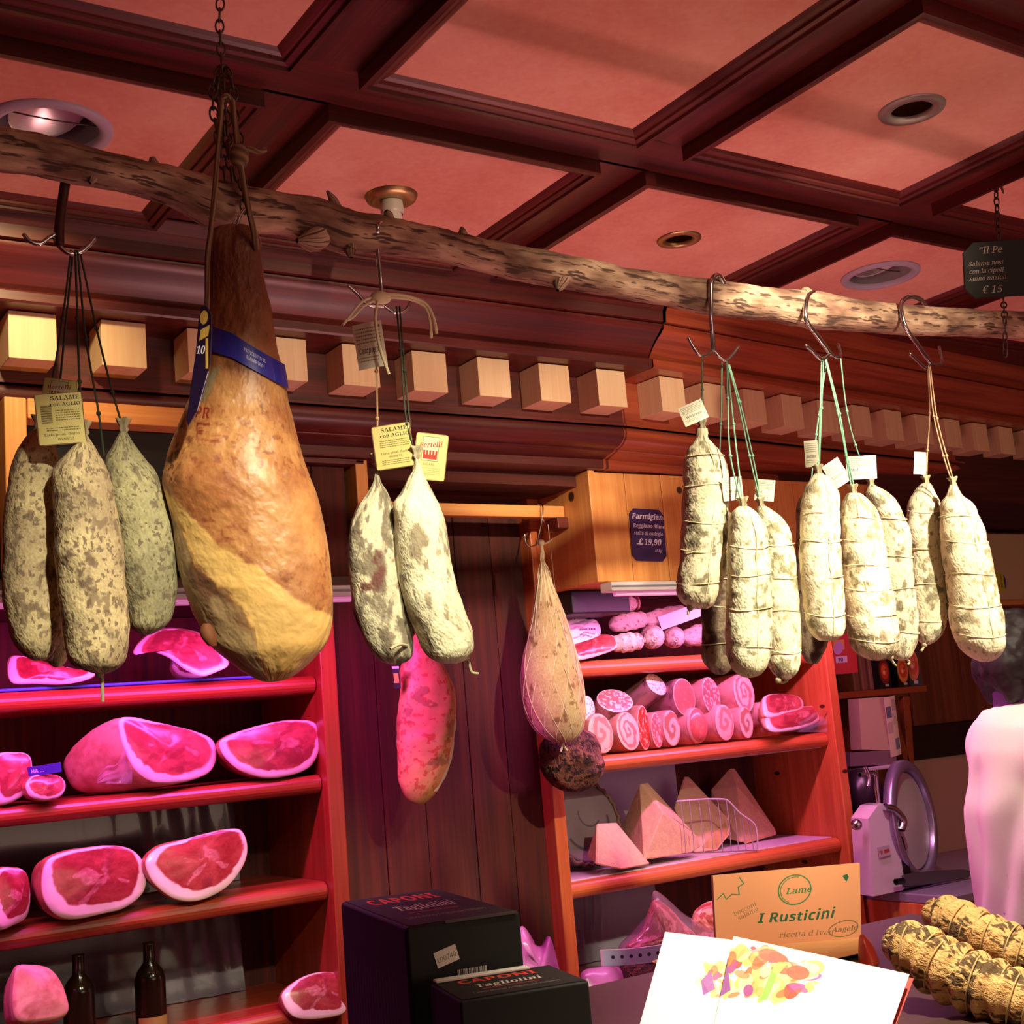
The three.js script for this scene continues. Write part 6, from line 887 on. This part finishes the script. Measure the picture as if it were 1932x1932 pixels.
leaflet('large white leaflet with a colourful food picture leaning in front of the cardboard box', [[1384, 1766, 1.60], [1716, 1838, 1.60], [1656, 2010, 1.50], [1330, 2010, 1.50]], ctex(600, 480, (g, w, h) => { g.fillStyle = '#f6f4ea'; g.fillRect(0, 0, w, h); food(g, 120, 96, 1.25); g.fillStyle = '#b03030'; g.beginPath(); g.ellipse(78, 40, 9, 9, 0, 0, 7); g.fill(); }));
leaflet('red folder edge just behind the large white leaflet', [[1500, 1800, 1.614], [1724, 1846, 1.614], [1662, 2010, 1.514], [1400, 2010, 1.514]], ctex(8, 8, (g, w, h) => { g.fillStyle = '#b82c24'; g.fillRect(0, 0, w, h); }), 0.004);
// two big ridged mouldy sausages at the lower right
const mouldy = tex(512, 512, (u, v) => { const n = fbm(u, v, 7, 5, 990, 4), f = fbm(u, v, 34, 20, 994, 3); const t = sst(0.52, 0.58, n * 0.6 + f * 0.4); let c = mix3(rgb(226, 180, 116), rgb(196, 140, 82), f); return mix3(c, mix3(rgb(70, 48, 24), rgb(104, 76, 40), f), t); });
M.mouldy = std({ map: mouldy, bumpMap: mouldB, bumpScale: 0.004, roughness: 0.8 });
function sausage(label, pts, r, off) {
  const c = new THREE.CatmullRomCurve3(pts, false, 'centripetal'), n = 120, seg = 36, P = [], U = [], I = [], L = c.getLength();
  for (let j = 0; j <= n; j++) { const t = j / n, p = c.getPointAt(t), d = c.getTangentAt(t), e1 = V(0, 1, 0).addScaledVector(d, -d.y).normalize(), e2 = d.clone().cross(e1), env = Math.pow(Math.max(0.0001, 1 - Math.abs(2 * t - 1) ** 4), 0.5);
    for (let i = 0; i <= seg; i++) { const a = i / seg * 2 * Math.PI, w = r * env * (1 + 0.1 * Math.sin(t * L / 0.027 * 2 * Math.PI + Math.sin(a) * 1.2) + 0.05 * fb3(p.x * 30 + Math.cos(a), p.y * 30 + Math.sin(a), p.z * 30, off)); const q = p.clone().addScaledVector(e1, Math.cos(a) * w).addScaledVector(e2, Math.sin(a) * w); P.push(q.x, q.y, q.z); U.push(i / seg * 2 * Math.PI * r / 0.13 + off * 0.3, t * L / 0.13); if (j && i < seg) { const k = j * (seg + 1) + i, b = k - seg - 1; I.push(b, b + 1, k, b + 1, k + 1, k); } } }
  const g = new THREE.BufferGeometry(); g.setAttribute('position', new THREE.Float32BufferAttribute(P, 3)); g.setAttribute('uv', new THREE.Float32BufferAttribute(U, 2)); g.setIndex(I); g.computeVertexNormals();
  const t = thing('mouldy_sausage', label, 'sausage', pts[1]); add(t, 'casing', g, M.mouldy);
  const rings = []; for (let k = 1; k < 13; k++) { const u = k / 13.5, p = c.getPointAt(u), d = c.getTangentAt(u), e1 = V(0, 1, 0).addScaledVector(d, -d.y).normalize(), e2 = d.clone().cross(e1), env = Math.pow(1 - Math.abs(2 * u - 1) ** 4, 0.5) * 0.985, q = []; for (let i = 0; i < 20; i++) { const a = i / 20 * 2 * Math.PI; q.push(p.clone().addScaledVector(e1, Math.cos(a) * r * env).addScaledVector(e2, Math.sin(a) * r * env).addScaledVector(d, Math.sin(a) * 0.006)); } rings.push(tube(q, 0.0012, { seg: 44, rad: 5, closed: true })); }
  add(t, 'binding_twine', merge(rings), std({ color: 0xb89a68, roughness: 0.9 })); return t;
}
sausage('front ridged mouldy sausage with dark and yellow patches, lower right corner', [ad(1668, 1776, 1.86), ad(1720, 1790, 1.83), ad(1790, 1832, 1.78), ad(1900, 1880, 1.72), ad(1980, 1915, 1.68)], 0.041, 1);
sausage('rear ridged mouldy sausage lying behind the front one, lower right corner', [ad(1740, 1722, 1.95), ad(1780, 1730, 1.93), ad(1840, 1760, 1.88), ad(1930, 1800, 1.82), ad(2010, 1832, 1.78)], 0.035, 2);

// ---------- back worktop with slicer, scale, rack ----------
M.wtop = std({ color: 0xa08ca8, roughness: 0.25, metalness: 0.5 });
const WT = thing('back_worktop', 'steel topped worktop behind the clerk', 'worktop', V(4.3, 0, -3.1));
add(WT, 'top', box(3.30, 5.6, 0.94, 0.97, -3.45, -2.72, 0.005, 0), M.wtop); add(WT, 'front_board', box(3.30, 5.6, 0, 0.94, -2.76, -2.74, 0.003, 0), M.pineS); add(WT, 'end_board', box(3.30, 3.33, 0, 0.94, -3.45, -2.77, 0.003, 1), M.pineS);
{ // wooden rack with packages
  const z = -3.28, t = thing('wooden_rack', 'brown wooden rack right of the pine unit, carrying packages', 'rack', az(1660, 1440, z)), m = std({ map: T_pine, color: 0xa07a64, roughness: 0.5 });
  const y = az(1660, 1300, z).y, xa = 3.36, xb = az(1737, 1300, z).x; add(t, 'top_board', box(xa, xb, y - 0.024, y, z - 0.16, z + 0.03, 0.003, 0), m);
  const leg = (x0, y0, x1, y1, w) => { const a = az(x0, y0, z), b = az(x1, y1, z), d = b.clone().sub(a), g = box(-w / 2, w / 2, 0, d.length(), -0.012, 0.012, 0.002, 1); g.applyQuaternion(new THREE.Quaternion().setFromUnitVectors(V(0, 1, 0), d.normalize())); g.translate(a.x, a.y, a.z); add(t, 'leg', g, m); };
  leg(1706, 1314, 1726, 1620, 0.036); leg(1612, 1316, 1612, 1640, 0.036); leg(1672, 1314, 1708, 1440, 0.03); add(t, 'rear_board', box(xa, xb - 0.05, 0.97, y - 0.03, z - 0.15, z - 0.13, 0.002, 1), m);
  const YB = y;
  const pk = (label, x, w, h, d, mat, side, dz = 0) => { const p = az(x, 1295, z + dz); p.y = YB + 0.001; const o = thing('package', label, 'package', p); const g = new THREE.BoxGeometry(w, h, d); g.translate(0, h / 2, 0); local(o, 'carton', g, [side, side, side, side, mat, side]); return o; };
  const corr = M_(ctex(256, 256, (g, w, h) => { g.fillStyle = '#8a5a48'; g.fillRect(0, 0, w, h); for (let i = 0; i < 9; i++) { g.fillStyle = ['#6a4234', '#a87660', '#94604c'][i % 3]; g.fillRect(i * 28, 0, 20, h); } }));
  pk('brown ribbed carton on the wooden rack', 1618, 0.13, 0.13, 0.06, corr, M.card, -0.04);
  const tom = (bgc) => M_(ctex(200, 256, (g, w, h) => { g.fillStyle = '#140c0a'; g.fillRect(0, 0, w, h); g.fillStyle = bgc; g.beginPath(); g.ellipse(100, 120, 88, 104, 0, 0, 7); g.fill(); g.fillStyle = '#c8401c'; g.beginPath(); g.ellipse(104, 118, 66, 66, 0, 0, 7); g.fill(); g.fillStyle = '#e8703c'; g.beginPath(); g.arc(96, 110, 40, 0, 7); g.fill(); g.fillStyle = '#f4d0a0'; g.beginPath(); g.arc(92, 128, 15, 0, 7); g.fill(); g.fillStyle = '#3a3420'; g.beginPath(); g.arc(124, 106, 9, 0, 7); g.fill(); g.fillStyle = '#b8c0b0'; g.fillRect(90, 222, 60, 20); }));
  pk('dark red tomato package in the middle of the wooden rack', 1664, 0.062, 0.115, 0.04, tom('#7a2014'), M.black, 0.0);
  pk('orange tomato package near the right end of the wooden rack', 1699, 0.066, 0.115, 0.04, tom('#d88a34'), M.black, 0.01);
  const o2 = pk('taller orange tomato package at the right end of the wooden rack', 1725, 0.05, 0.15, 0.04, tom('#d8702c'), M.black, -0.005); o2.rotation.y = -0.7;
  pk('pale tall carton standing behind the tomato packages', 1702, 0.07, 0.19, 0.03, M.white, M.white, -0.07);
}
{ const z = -3.2, p = az(1592, 1240, z), t = thing('red_packet', 'red packet with a yellow corner and a white 10 label, above the pine side panel', 'packet', p); card(t, 'packet', 1592, 1232, z, 46, 76, -4, 6, M_(ctex(128, 200, (g, w, h) => { g.fillStyle = '#c42c2c'; g.fillRect(0, 0, w, h); g.fillStyle = '#e0a030'; g.fillRect(0, 30, 62, 50); g.fillStyle = '#c890c0'; g.beginPath(); g.ellipse(30, 70, 24, 34, 0.3, 0, 7); g.fill(); g.fillStyle = '#d8c8d8'; g.fillRect(12, 112, 60, 32); g.fillStyle = '#4a2a3a'; g.font = 'bold 26px sans-serif'; g.fillText('10', 22, 138); })), std({ color: 0xb02424, roughness: 0.5 }), null, 0.02);
  add(t, 'hanging_tab', tube([az(1592, 1196, z), az(1592, 1180, z - 0.1), V(p.x, 2.0, -3.44)], 0.002), M.twineW); }
{ // cream paper pad on the scale
  const z = -3.19, t = thing('label_scale', 'scale topped with a tall cream paper pad with grey squares', 'scale', az(1650, 1446, z));
  const P = [[1620, 1318], [1686, 1314], [1680, 1416], [1626, 1414]].map(([x, y]) => az(x, y, z)); const hullg = new ConvexGeometry([...P, ...P.map((p) => p.clone().add(V(0.01, 0, -0.06)))]); add(t, 'paper_pad', grain(hullg, 1, 0.3, 0.3), std({ color: 0xe4c8a0, roughness: 0.6 }));
  card(t, 'printed_sheet', 1684, 1370, z + 0.012, 30, 112, -7, 34, M_(ctex(100, 380, (g, w, h) => { g.fillStyle = '#ecdcb4'; g.fillRect(0, 0, w, h); [['#6a7274', 6, 60], ['#d0b8a0', 4, 160], ['#7c8684', 52, 270], ['#c8b8a0', 56, 20], ['#d8cca8', 50, 110]].forEach(([c, x, y]) => { g.fillStyle = c; g.fillRect(x, y, 42, 72); }); })), M.white, 'cream sheet with grey squares');
  const B = [[1604, 1420], [1690, 1414], [1692, 1442], [1604, 1446]].map(([x, y]) => az(x, y, z)); add(t, 'scale_head', grain(new ConvexGeometry([...B, ...B.map((p) => p.clone().add(V(0.01, 0, -0.09)))]), 0, 0.3, 0.3), std({ color: 0xb49cae, metalness: 0.6, roughness: 0.3 }));
  add(t, 'scale_plate', (() => { const b = az(1650, 1446, z); return box(b.x - 0.1, b.x + 0.075, b.y - 0.012, b.y, z - 0.11, z + 0.03, 0.003); })(), M.white);
  const a = az(1648, 1448, z - 0.04); add(t, 'stand', (() => { const c = new THREE.CylinderGeometry(0.014, 0.02, a.y - 0.97, 16); c.translate(a.x, (a.y + 0.97) / 2, a.z); return c; })(), M.steel);
}
{ // slicing machine
  const z = -2.98, t = thing('slicing_machine', 'shiny white and steel meat slicer on the back worktop', 'slicer', V(az(1690, 1690, z).x, 0.97, z));
  const col = [[1638, 1545], [1656, 1520], [1672, 1516], [1688, 1540], [1708, 1672], [1706, 1700], [1648, 1694]], C = col.map(([x, y]) => az(x, y, z + 0.06)); C.forEach((p) => { if (p.y < 0.98) p.y = 0.975; });
  add(t, 'column', grain(new ConvexGeometry([...C, ...C.map((p) => p.clone().add(V(0.02, 0, -0.09)))]), 1, 0.3, 0.3), phys({ color: 0xd8c4d4, roughness: 0.28, clearcoat: 0.6 }));
  const lp = az(1668, 1606, z + 0.063), lg = new THREE.BoxGeometry(0.055, 0.032, 0.002); lg.rotateZ(0.05); lg.translate(lp.x, lp.y, lp.z); add(t, 'badge', lg, M_(ctex(128, 72, (g, w, h) => { g.fillStyle = '#b8a0b0'; g.fillRect(0, 0, w, h); g.fillStyle = '#a83a34'; g.font = 'bold 46px sans-serif'; g.fillText('m', 6, 52); g.fillRect(62, 26, 56, 26); })));
  const dc = az(1718, 1548, z - 0.01), R = 118 * mpp(dc) * 0.95, q = new THREE.Quaternion().setFromEuler(new THREE.Euler(Math.PI / 2, 0, -0.95, 'ZYX'));
  const D = (pts, n = 56) => { const g = new THREE.LatheGeometry(pts.map((a) => new THREE.Vector2(...a)), n); g.applyQuaternion(new THREE.Quaternion().setFromUnitVectors(V(0, 1, 0), V(0.35, 0.05, 0.93).normalize())); g.translate(dc.x, dc.y, dc.z); return g; };
  add(t, 'blade', D([[0, 0.014], [R * 0.2, 0.013], [R * 0.78, 0.004], [R * 0.8, 0], [0, 0]]), std({ color: 0xe0d0dc, metalness: 0.35, roughness: 0.28 }));
  add(t, 'blade_guard', D([[R * 0.82, -0.01], [R * 0.82, 0.016], [R * 0.86, 0.022], [R * 0.97, 0.02], [R, 0.012], [R, -0.012], [R * 0.82, -0.01]]), std({ color: 0xb09cc0, metalness: 0.75, roughness: 0.3 }));
  add(t, 'motor_body', (() => { const p = az(1628, 1500, z - 0.12), s_ = new THREE.SphereGeometry(0.09, 28, 20); s_.scale(0.8, 1, 0.8); s_.translate(p.x, p.y, p.z); return s_; })(), std({ color: 0x2a1c26, roughness: 0.3 }), 'dark motor housing');
  add(t, 'base', box(dc.x - 0.16, dc.x + 0.1, 0.972, 1.0, z - 0.2, z + 0.05, 0.01), std({ color: 0xc0b0c0, metalness: 0.6, roughness: 0.3 }));
  add(t, 'arm', merge([tube(px([[1622, 1462], [1650, 1460], [1654, 1490], [1658, 1520]], z + 0.02), 0.008), tube(px([[1670, 1522], [1690, 1530], [1704, 1550], [1700, 1566]], z + 0.07), 0.013, { rad: 10 }), tube(px([[1632, 1446], [1640, 1466], [1638, 1484]], z + 0.03), 0.007)]), M.steel);
  add(t, 'knob', (() => { const p = az(1616, 1556, z + 0.05), s_ = new THREE.SphereGeometry(0.018, 16, 12); s_.translate(p.x, p.y, p.z); return s_; })(), M.steel);
  add(t, 'carriage_slot', (() => { const A = [[1694, 1572], [1704, 1580], [1720, 1650], [1708, 1660]].map(([x, y]) => az(x, y, z + 0.064)); return grain(new ConvexGeometry([...A, ...A.map((p) => p.clone().add(V(0, 0, -0.02)))]), 1, 0.3, 0.3); })(), M.black);
}
{ const t = thing('carving_knife', 'broad dark knife blade lying across the slicer base', 'knife', az(1770, 1655, -2.9)); const A = [[1706, 1650], [1724, 1646], [1770, 1642], [1820, 1640], [1838, 1646], [1826, 1656], [1780, 1664], [1708, 1672]].map(([x, y]) => az(x, y, -2.9)); add(t, 'blade', grain(new ConvexGeometry([...A, ...A.map((p) => p.clone().add(V(0.0, -0.004, -0.012)))]), 0, 0.3, 0.3), std({ color: 0x6a6468, metalness: 0.7, roughness: 0.3 })); const h = az(1704, 1662, -2.9); add(t, 'handle', tube([h, az(1690, 1664, -2.9)], 0.01, { rad: 10 }), M.black); }
// things on the wall at the far right
{ const z = -3.38, p = az(1875, 1060, z), t = thing('wall_box', 'cream box on a small wooden shelf behind the right end salami', 'box', p); const a = az(1846, 1006, z), b = az(1960, 1130, z); add(t, 'carton', box(a.x, b.x, b.y, a.y, z - 0.07, z + 0.0, 0.004), std({ color: 0xd8b490, roughness: 0.6 }));
  const c = az(1886, 1098, z + 0.004), g = new THREE.CylinderGeometry(0.042, 0.042, 0.004, 30); g.rotateX(Math.PI / 2); const U = g.attributes.uv; g.translate(c.x, c.y, c.z); add(t, 'round_label', g, M_(ctex(128, 128, (k, w, h) => { k.fillStyle = '#d8c83c'; k.fillRect(0, 0, w, h); k.fillStyle = '#2c4c88'; k.fillRect(0, 0, w, 22); k.fillStyle = '#5a4a20'; k.font = 'bold 26px sans-serif'; k.fillText('MELOC', 14, 58); k.fillStyle = '#b03040'; k.beginPath(); k.arc(90, 78, 8, 0, 7); k.fill(); })), 'round yellow and blue label'); 
  const s_ = thing('wall_shelf', 'small wooden wall shelf under the cream box at the right edge', 'shelf', V((a.x + b.x) / 2, b.y - 0.02, z)); add(s_, 'board', box(a.x - 0.05, b.x + 0.2, b.y - 0.024, b.y - 0.001, -3.45, z + 0.02, 0.003), M.pine); }

// ================= the clerk =================
{ const HT = 1.69, B = V(3.25, 0, -2.325), t = thing('person', 'clerk seen from behind in a white coat with a purple collar, at the right edge', 'person', B); t.rotation.y = 1.1; t.scale.setScalar(1.035); // faces away, to the right
  const limbs = [ // [joint a, joint b] in the clerk's own axes: x left, z front
    [[0, 0.98, 0, 0.15], [0, 1.2, 0.01, 0.135]], [[0, 1.2, 0.01, 0.135], [0, 1.36, 0, 0.145]], [[-0.14, 1.38, 0, 0.07], [0.14, 1.38, 0, 0.07]], [[0, 1.38, 0, 0.065], [0, 1.52, 0.01, 0.055]],
    ...[-1, 1].flatMap((k) => [[[k * 0.185, 1.37, 0, 0.06], [k * 0.235, 1.1, 0.0, 0.046]], [[k * 0.235, 1.1, 0.0, 0.046], [k * 0.21, 0.99, 0.21, 0.034]], [[k * 0.21, 0.99, 0.21, 0.03], [k * 0.2, 0.975, 0.29, 0.026]], [[k * 0.09, 0.92, 0, 0.095], [k * 0.1, 0.5, 0.01, 0.062]], [[k * 0.1, 0.5, 0.01, 0.06], [k * 0.1, 0.09, -0.02, 0.04]], [[k * 0.1, 0.05, -0.03, 0.042], [k * 0.11, 0.04, 0.14, 0.034]]]),
  ];
  const f = (x, y, z) => { let d = 9; for (const [a, b] of limbs) d = smin(d, cap(x, y, z, a, b), 0.04); return d; };
  const bodyG = iso(f, [-0.36, -0.02, -0.26], [0.36, 1.56, 0.36], 0.02);
  const hx = (x, y, z) => { const Y = y - 1.6; let d = Math.hypot(x / 0.076, Y / 0.115, (z - 0.015) / 0.096) * 0.085 - 0.085; d = smin(d, cap(x, Y, z, [0, -0.05, 0.04, 0.05], [0, -0.085, 0.075, 0.026]), 0.04); d = smin(d, cap(x, Y, z, [0, 0.01, 0.105, 0.01], [0, -0.03, 0.125, 0.014]), 0.012); for (const k of [-1, 1]) { d = smin(d, cap(x, Y, z, [k * 0.078, 0.015, 0.0, 0.012], [k * 0.08, -0.03, 0.008, 0.009]), 0.008); d = Math.max(d, -(Math.hypot(x - k * 0.03, Y - 0.005, z - 0.118) - 0.014)); } d = Math.max(d, -(Math.hypot(x * 0.4, (Y + 0.055) * 2.4, z - 0.118) - 0.008)); return d; };
  const headG = iso(hx, [-0.11, 1.46, -0.1], [0.11, 1.74, 0.16], 0.0065);
  const fing = []; for (const k of [-1, 1]) { const hf = (x, y, z) => { let d = cap(x, y, z, [k * 0.2, 0.975, 0.28, 0.028], [k * 0.195, 0.965, 0.345, 0.03]); for (let i = 0; i < 4; i++) { const fx = k * (0.195 + (i - 1.5) * 0.019), L = [0.06, 0.07, 0.066, 0.05][i]; d = smin(d, Math.min(cap(x, y, z, [fx, 0.965, 0.36, 0.009], [fx, 0.95, 0.36 + L * 0.6, 0.0085]), cap(x, y, z, [fx, 0.95, 0.36 + L * 0.6, 0.0085], [fx, 0.92, 0.36 + L * 0.9, 0.0075])), 0.004); } return smin(d, cap(x, y, z, [k * 0.175, 0.965, 0.3, 0.011], [k * 0.15, 0.95, 0.365, 0.009]), 0.008); }; fing.push(iso(hf, [k * 0.2 - 0.08, 0.89, 0.24], [k * 0.2 + 0.08, 1.02, 0.45], 0.0045)); }
  local(t, 'body', merge([bodyG, headG, ...fing]), std({ color: 0xc48a74, roughness: 0.6 }));
  const eyes = [-1, 1].map((k) => { const e = new THREE.SphereGeometry(0.011, 12, 10); e.translate(k * 0.03, 1.605, 0.102); return e; }); local(t, 'eyes', merge(eyes), std({ color: 0x3a2c28, roughness: 0.2 }));
  const hair = iso((x, y, z) => { const Y = y - 1.6; let d = Math.hypot(x / 0.1, (Y - 0.02) / 0.125, (z + 0.012) / 0.112) * 0.1 - 0.1; d = smin(d, cap(x, Y, z, [-0.06, -0.02, -0.06, 0.05], [-0.05, -0.085, -0.055, 0.03]), 0.03); d = smin(d, cap(x, Y, z, [0.06, -0.02, -0.06, 0.05], [0.05, -0.085, -0.055, 0.03]), 0.03); d += 0.012 * fb3(x * 34, y * 30, z * 34, 71); return Math.max(d, z - 0.06 + Math.max(0, Y - 0.06) * -1.2, -(Y + 0.115)); }, [-0.14, 1.46, -0.16], [0.14, 1.78, 0.14], 0.007);
  local(t, 'hair', hair, std({ color: 0x1c0812, roughness: 0.65 }));
  // coat: follows the body a little outside it, with drape folds
  const coat = (x, y, z) => {
    const t = clamp((y - 0.6) / 0.82), rx = mixv(0.215, 0.175, sst(0, 0.6, t)) * (1 - 0.2 * sst(0.75, 1, t)), rz = mixv(0.20, 0.15, sst(0, 0.5, t)) * (1 - 0.42 * sst(0.72, 1, t)), k = Math.hypot(x / rx, (z + 0.015) / rz);
    let d = Math.max((k - 1) * rz, y - 1.40); d = smin(d, cap(x, y, z, [-0.15, 1.37, 0, 0.075], [0.15, 1.37, 0, 0.075]), 0.06); d = smin(d, cap(x, y, z, [0, 1.36, 0, 0.135], [0, 1.46, 0.005, 0.07]), 0.05);
    for (const s of [-1, 1]) { d = smin(d, cap(x, y, z, [s * 0.185, 1.36, 0.005, 0.068], [s * 0.225, 1.12, 0.03, 0.06]), 0.07); d = smin(d, cap(x, y, z, [s * 0.225, 1.12, 0.03, 0.06], [s * 0.21, 1.0, 0.18, 0.05]), 0.05); }
    if (z < 0.2) d = smin(d, Math.max(f(x, y, z) - 0.004, y - 1.462, 0.6 - y), 0.03);
    const a = Math.atan2(z, x); d -= 0.012 + 0.024 * Math.pow(Math.abs(Math.sin(a * 4.5 + y * 9 + 2.2 * n3(x * 4, y * 3, z * 4, 81))), 1.5) * sst(1.4, 1.2, y); d += 0.004 * n3(x * 16, y * 9, z * 16, 83);
    return Math.max(d, y - 1.50, 0.58 - y);
  };
  const cg = iso(coat, [-0.38, 0.55, -0.34], [0.38, 1.53, 0.36], 0.011); local(t, 'coat', cg, std({ color: 0xf0e8e0, roughness: 0.7 }));
  const col = iso((x, y, z) => { const r = Math.hypot(x, (z - 0.005) * 0.95), h = y - 1.498 - z * 0.12; return Math.max(Math.abs(r - 0.074 - Math.max(0, -h) * 0.3) - 0.011, Math.abs(h) - 0.036); }, [-0.13, 1.42, -0.13], [0.13, 1.56, 0.13], 0.006); local(t, 'collar', col, std({ color: 0x5a2c66, roughness: 0.7 }), 'purple collar');
  const trousers = iso((x, y, z) => { let d = 9; for (const k of [-1, 1]) { d = smin(d, cap(x, y, z, [k * 0.09, 0.92, 0, 0.112], [k * 0.1, 0.5, 0.01, 0.08]), 0.04); d = smin(d, cap(x, y, z, [k * 0.1, 0.5, 0.01, 0.08], [k * 0.1, 0.1, -0.02, 0.066]), 0.03); } return Math.max(d, 0.075 - y, y - 0.98); }, [-0.26, 0.05, -0.2], [0.26, 1.0, 0.2], 0.018); local(t, 'trousers', trousers, std({ color: 0x2a2430, roughness: 0.8 }));
  for (const k of [-1, 1]) { const sh = iso((x, y, z) => Math.max(smin(cap(x, y, z, [k * 0.1, 0.045, -0.04, 0.05], [k * 0.112, 0.03, 0.15, 0.045]), cap(x, y, z, [k * 0.1, 0.06, -0.02, 0.052], [k * 0.1, 0.09, -0.02, 0.048]), 0.03), -y), [k * 0.1 - 0.09, -0.01, -0.12], [k * 0.1 + 0.09, 0.16, 0.23], 0.01); local(t, 'shoe', sh, M.black); }
}
// things that repeat carry a group
const GROUPS = { ham_half: 'half hams on the left shelves', cheese_wedge: 'hard cheese wedges on the cheese shelf', meat_pack: 'vacuum packs on the top right shelf', pasta_box: 'black boxes on the counter', leaflet: 'leaflets at the lower right', mouldy_sausage: 'mouldy sausages at the lower right', bottle: 'bottles on the lowest left shelf', meat_hook: 'hooks holding the hanging goods', hanging_chain: 'chains hanging from the ceiling', package: 'packages on the wooden rack', plastic_sheet: 'sheets hung at the back of the shelves', unseen_spotlight: 'unseen ceiling spotlights out of view', gimbal_lamp: 'round recessed ceiling lamps', recessed_downlight: 'small unlit downlights', fluorescent_strip: 'fluorescent strips', bacon_slab: 'bacon slabs beside the rolls', plastic_bag: 'pink plastic bags at the bottom', shelf_unit: 'wooden shelf units' };
for (const o of scene.children) {
  if (!o.userData.label || o.userData.group) continue;
  const k = o.name.replace(/_\d{3}$/, '');
  if (k === 'salami') o.userData.group = o.position.x < 0.75 ? 'speckled salami at the left edge' : o.position.x < 1.2 ? 'pair of salami with yellow tags' : 'white bound salami on the right';
  else if (GROUPS[k]) o.userData.group = GROUPS[k];
}
renderer.render(scene, camera);
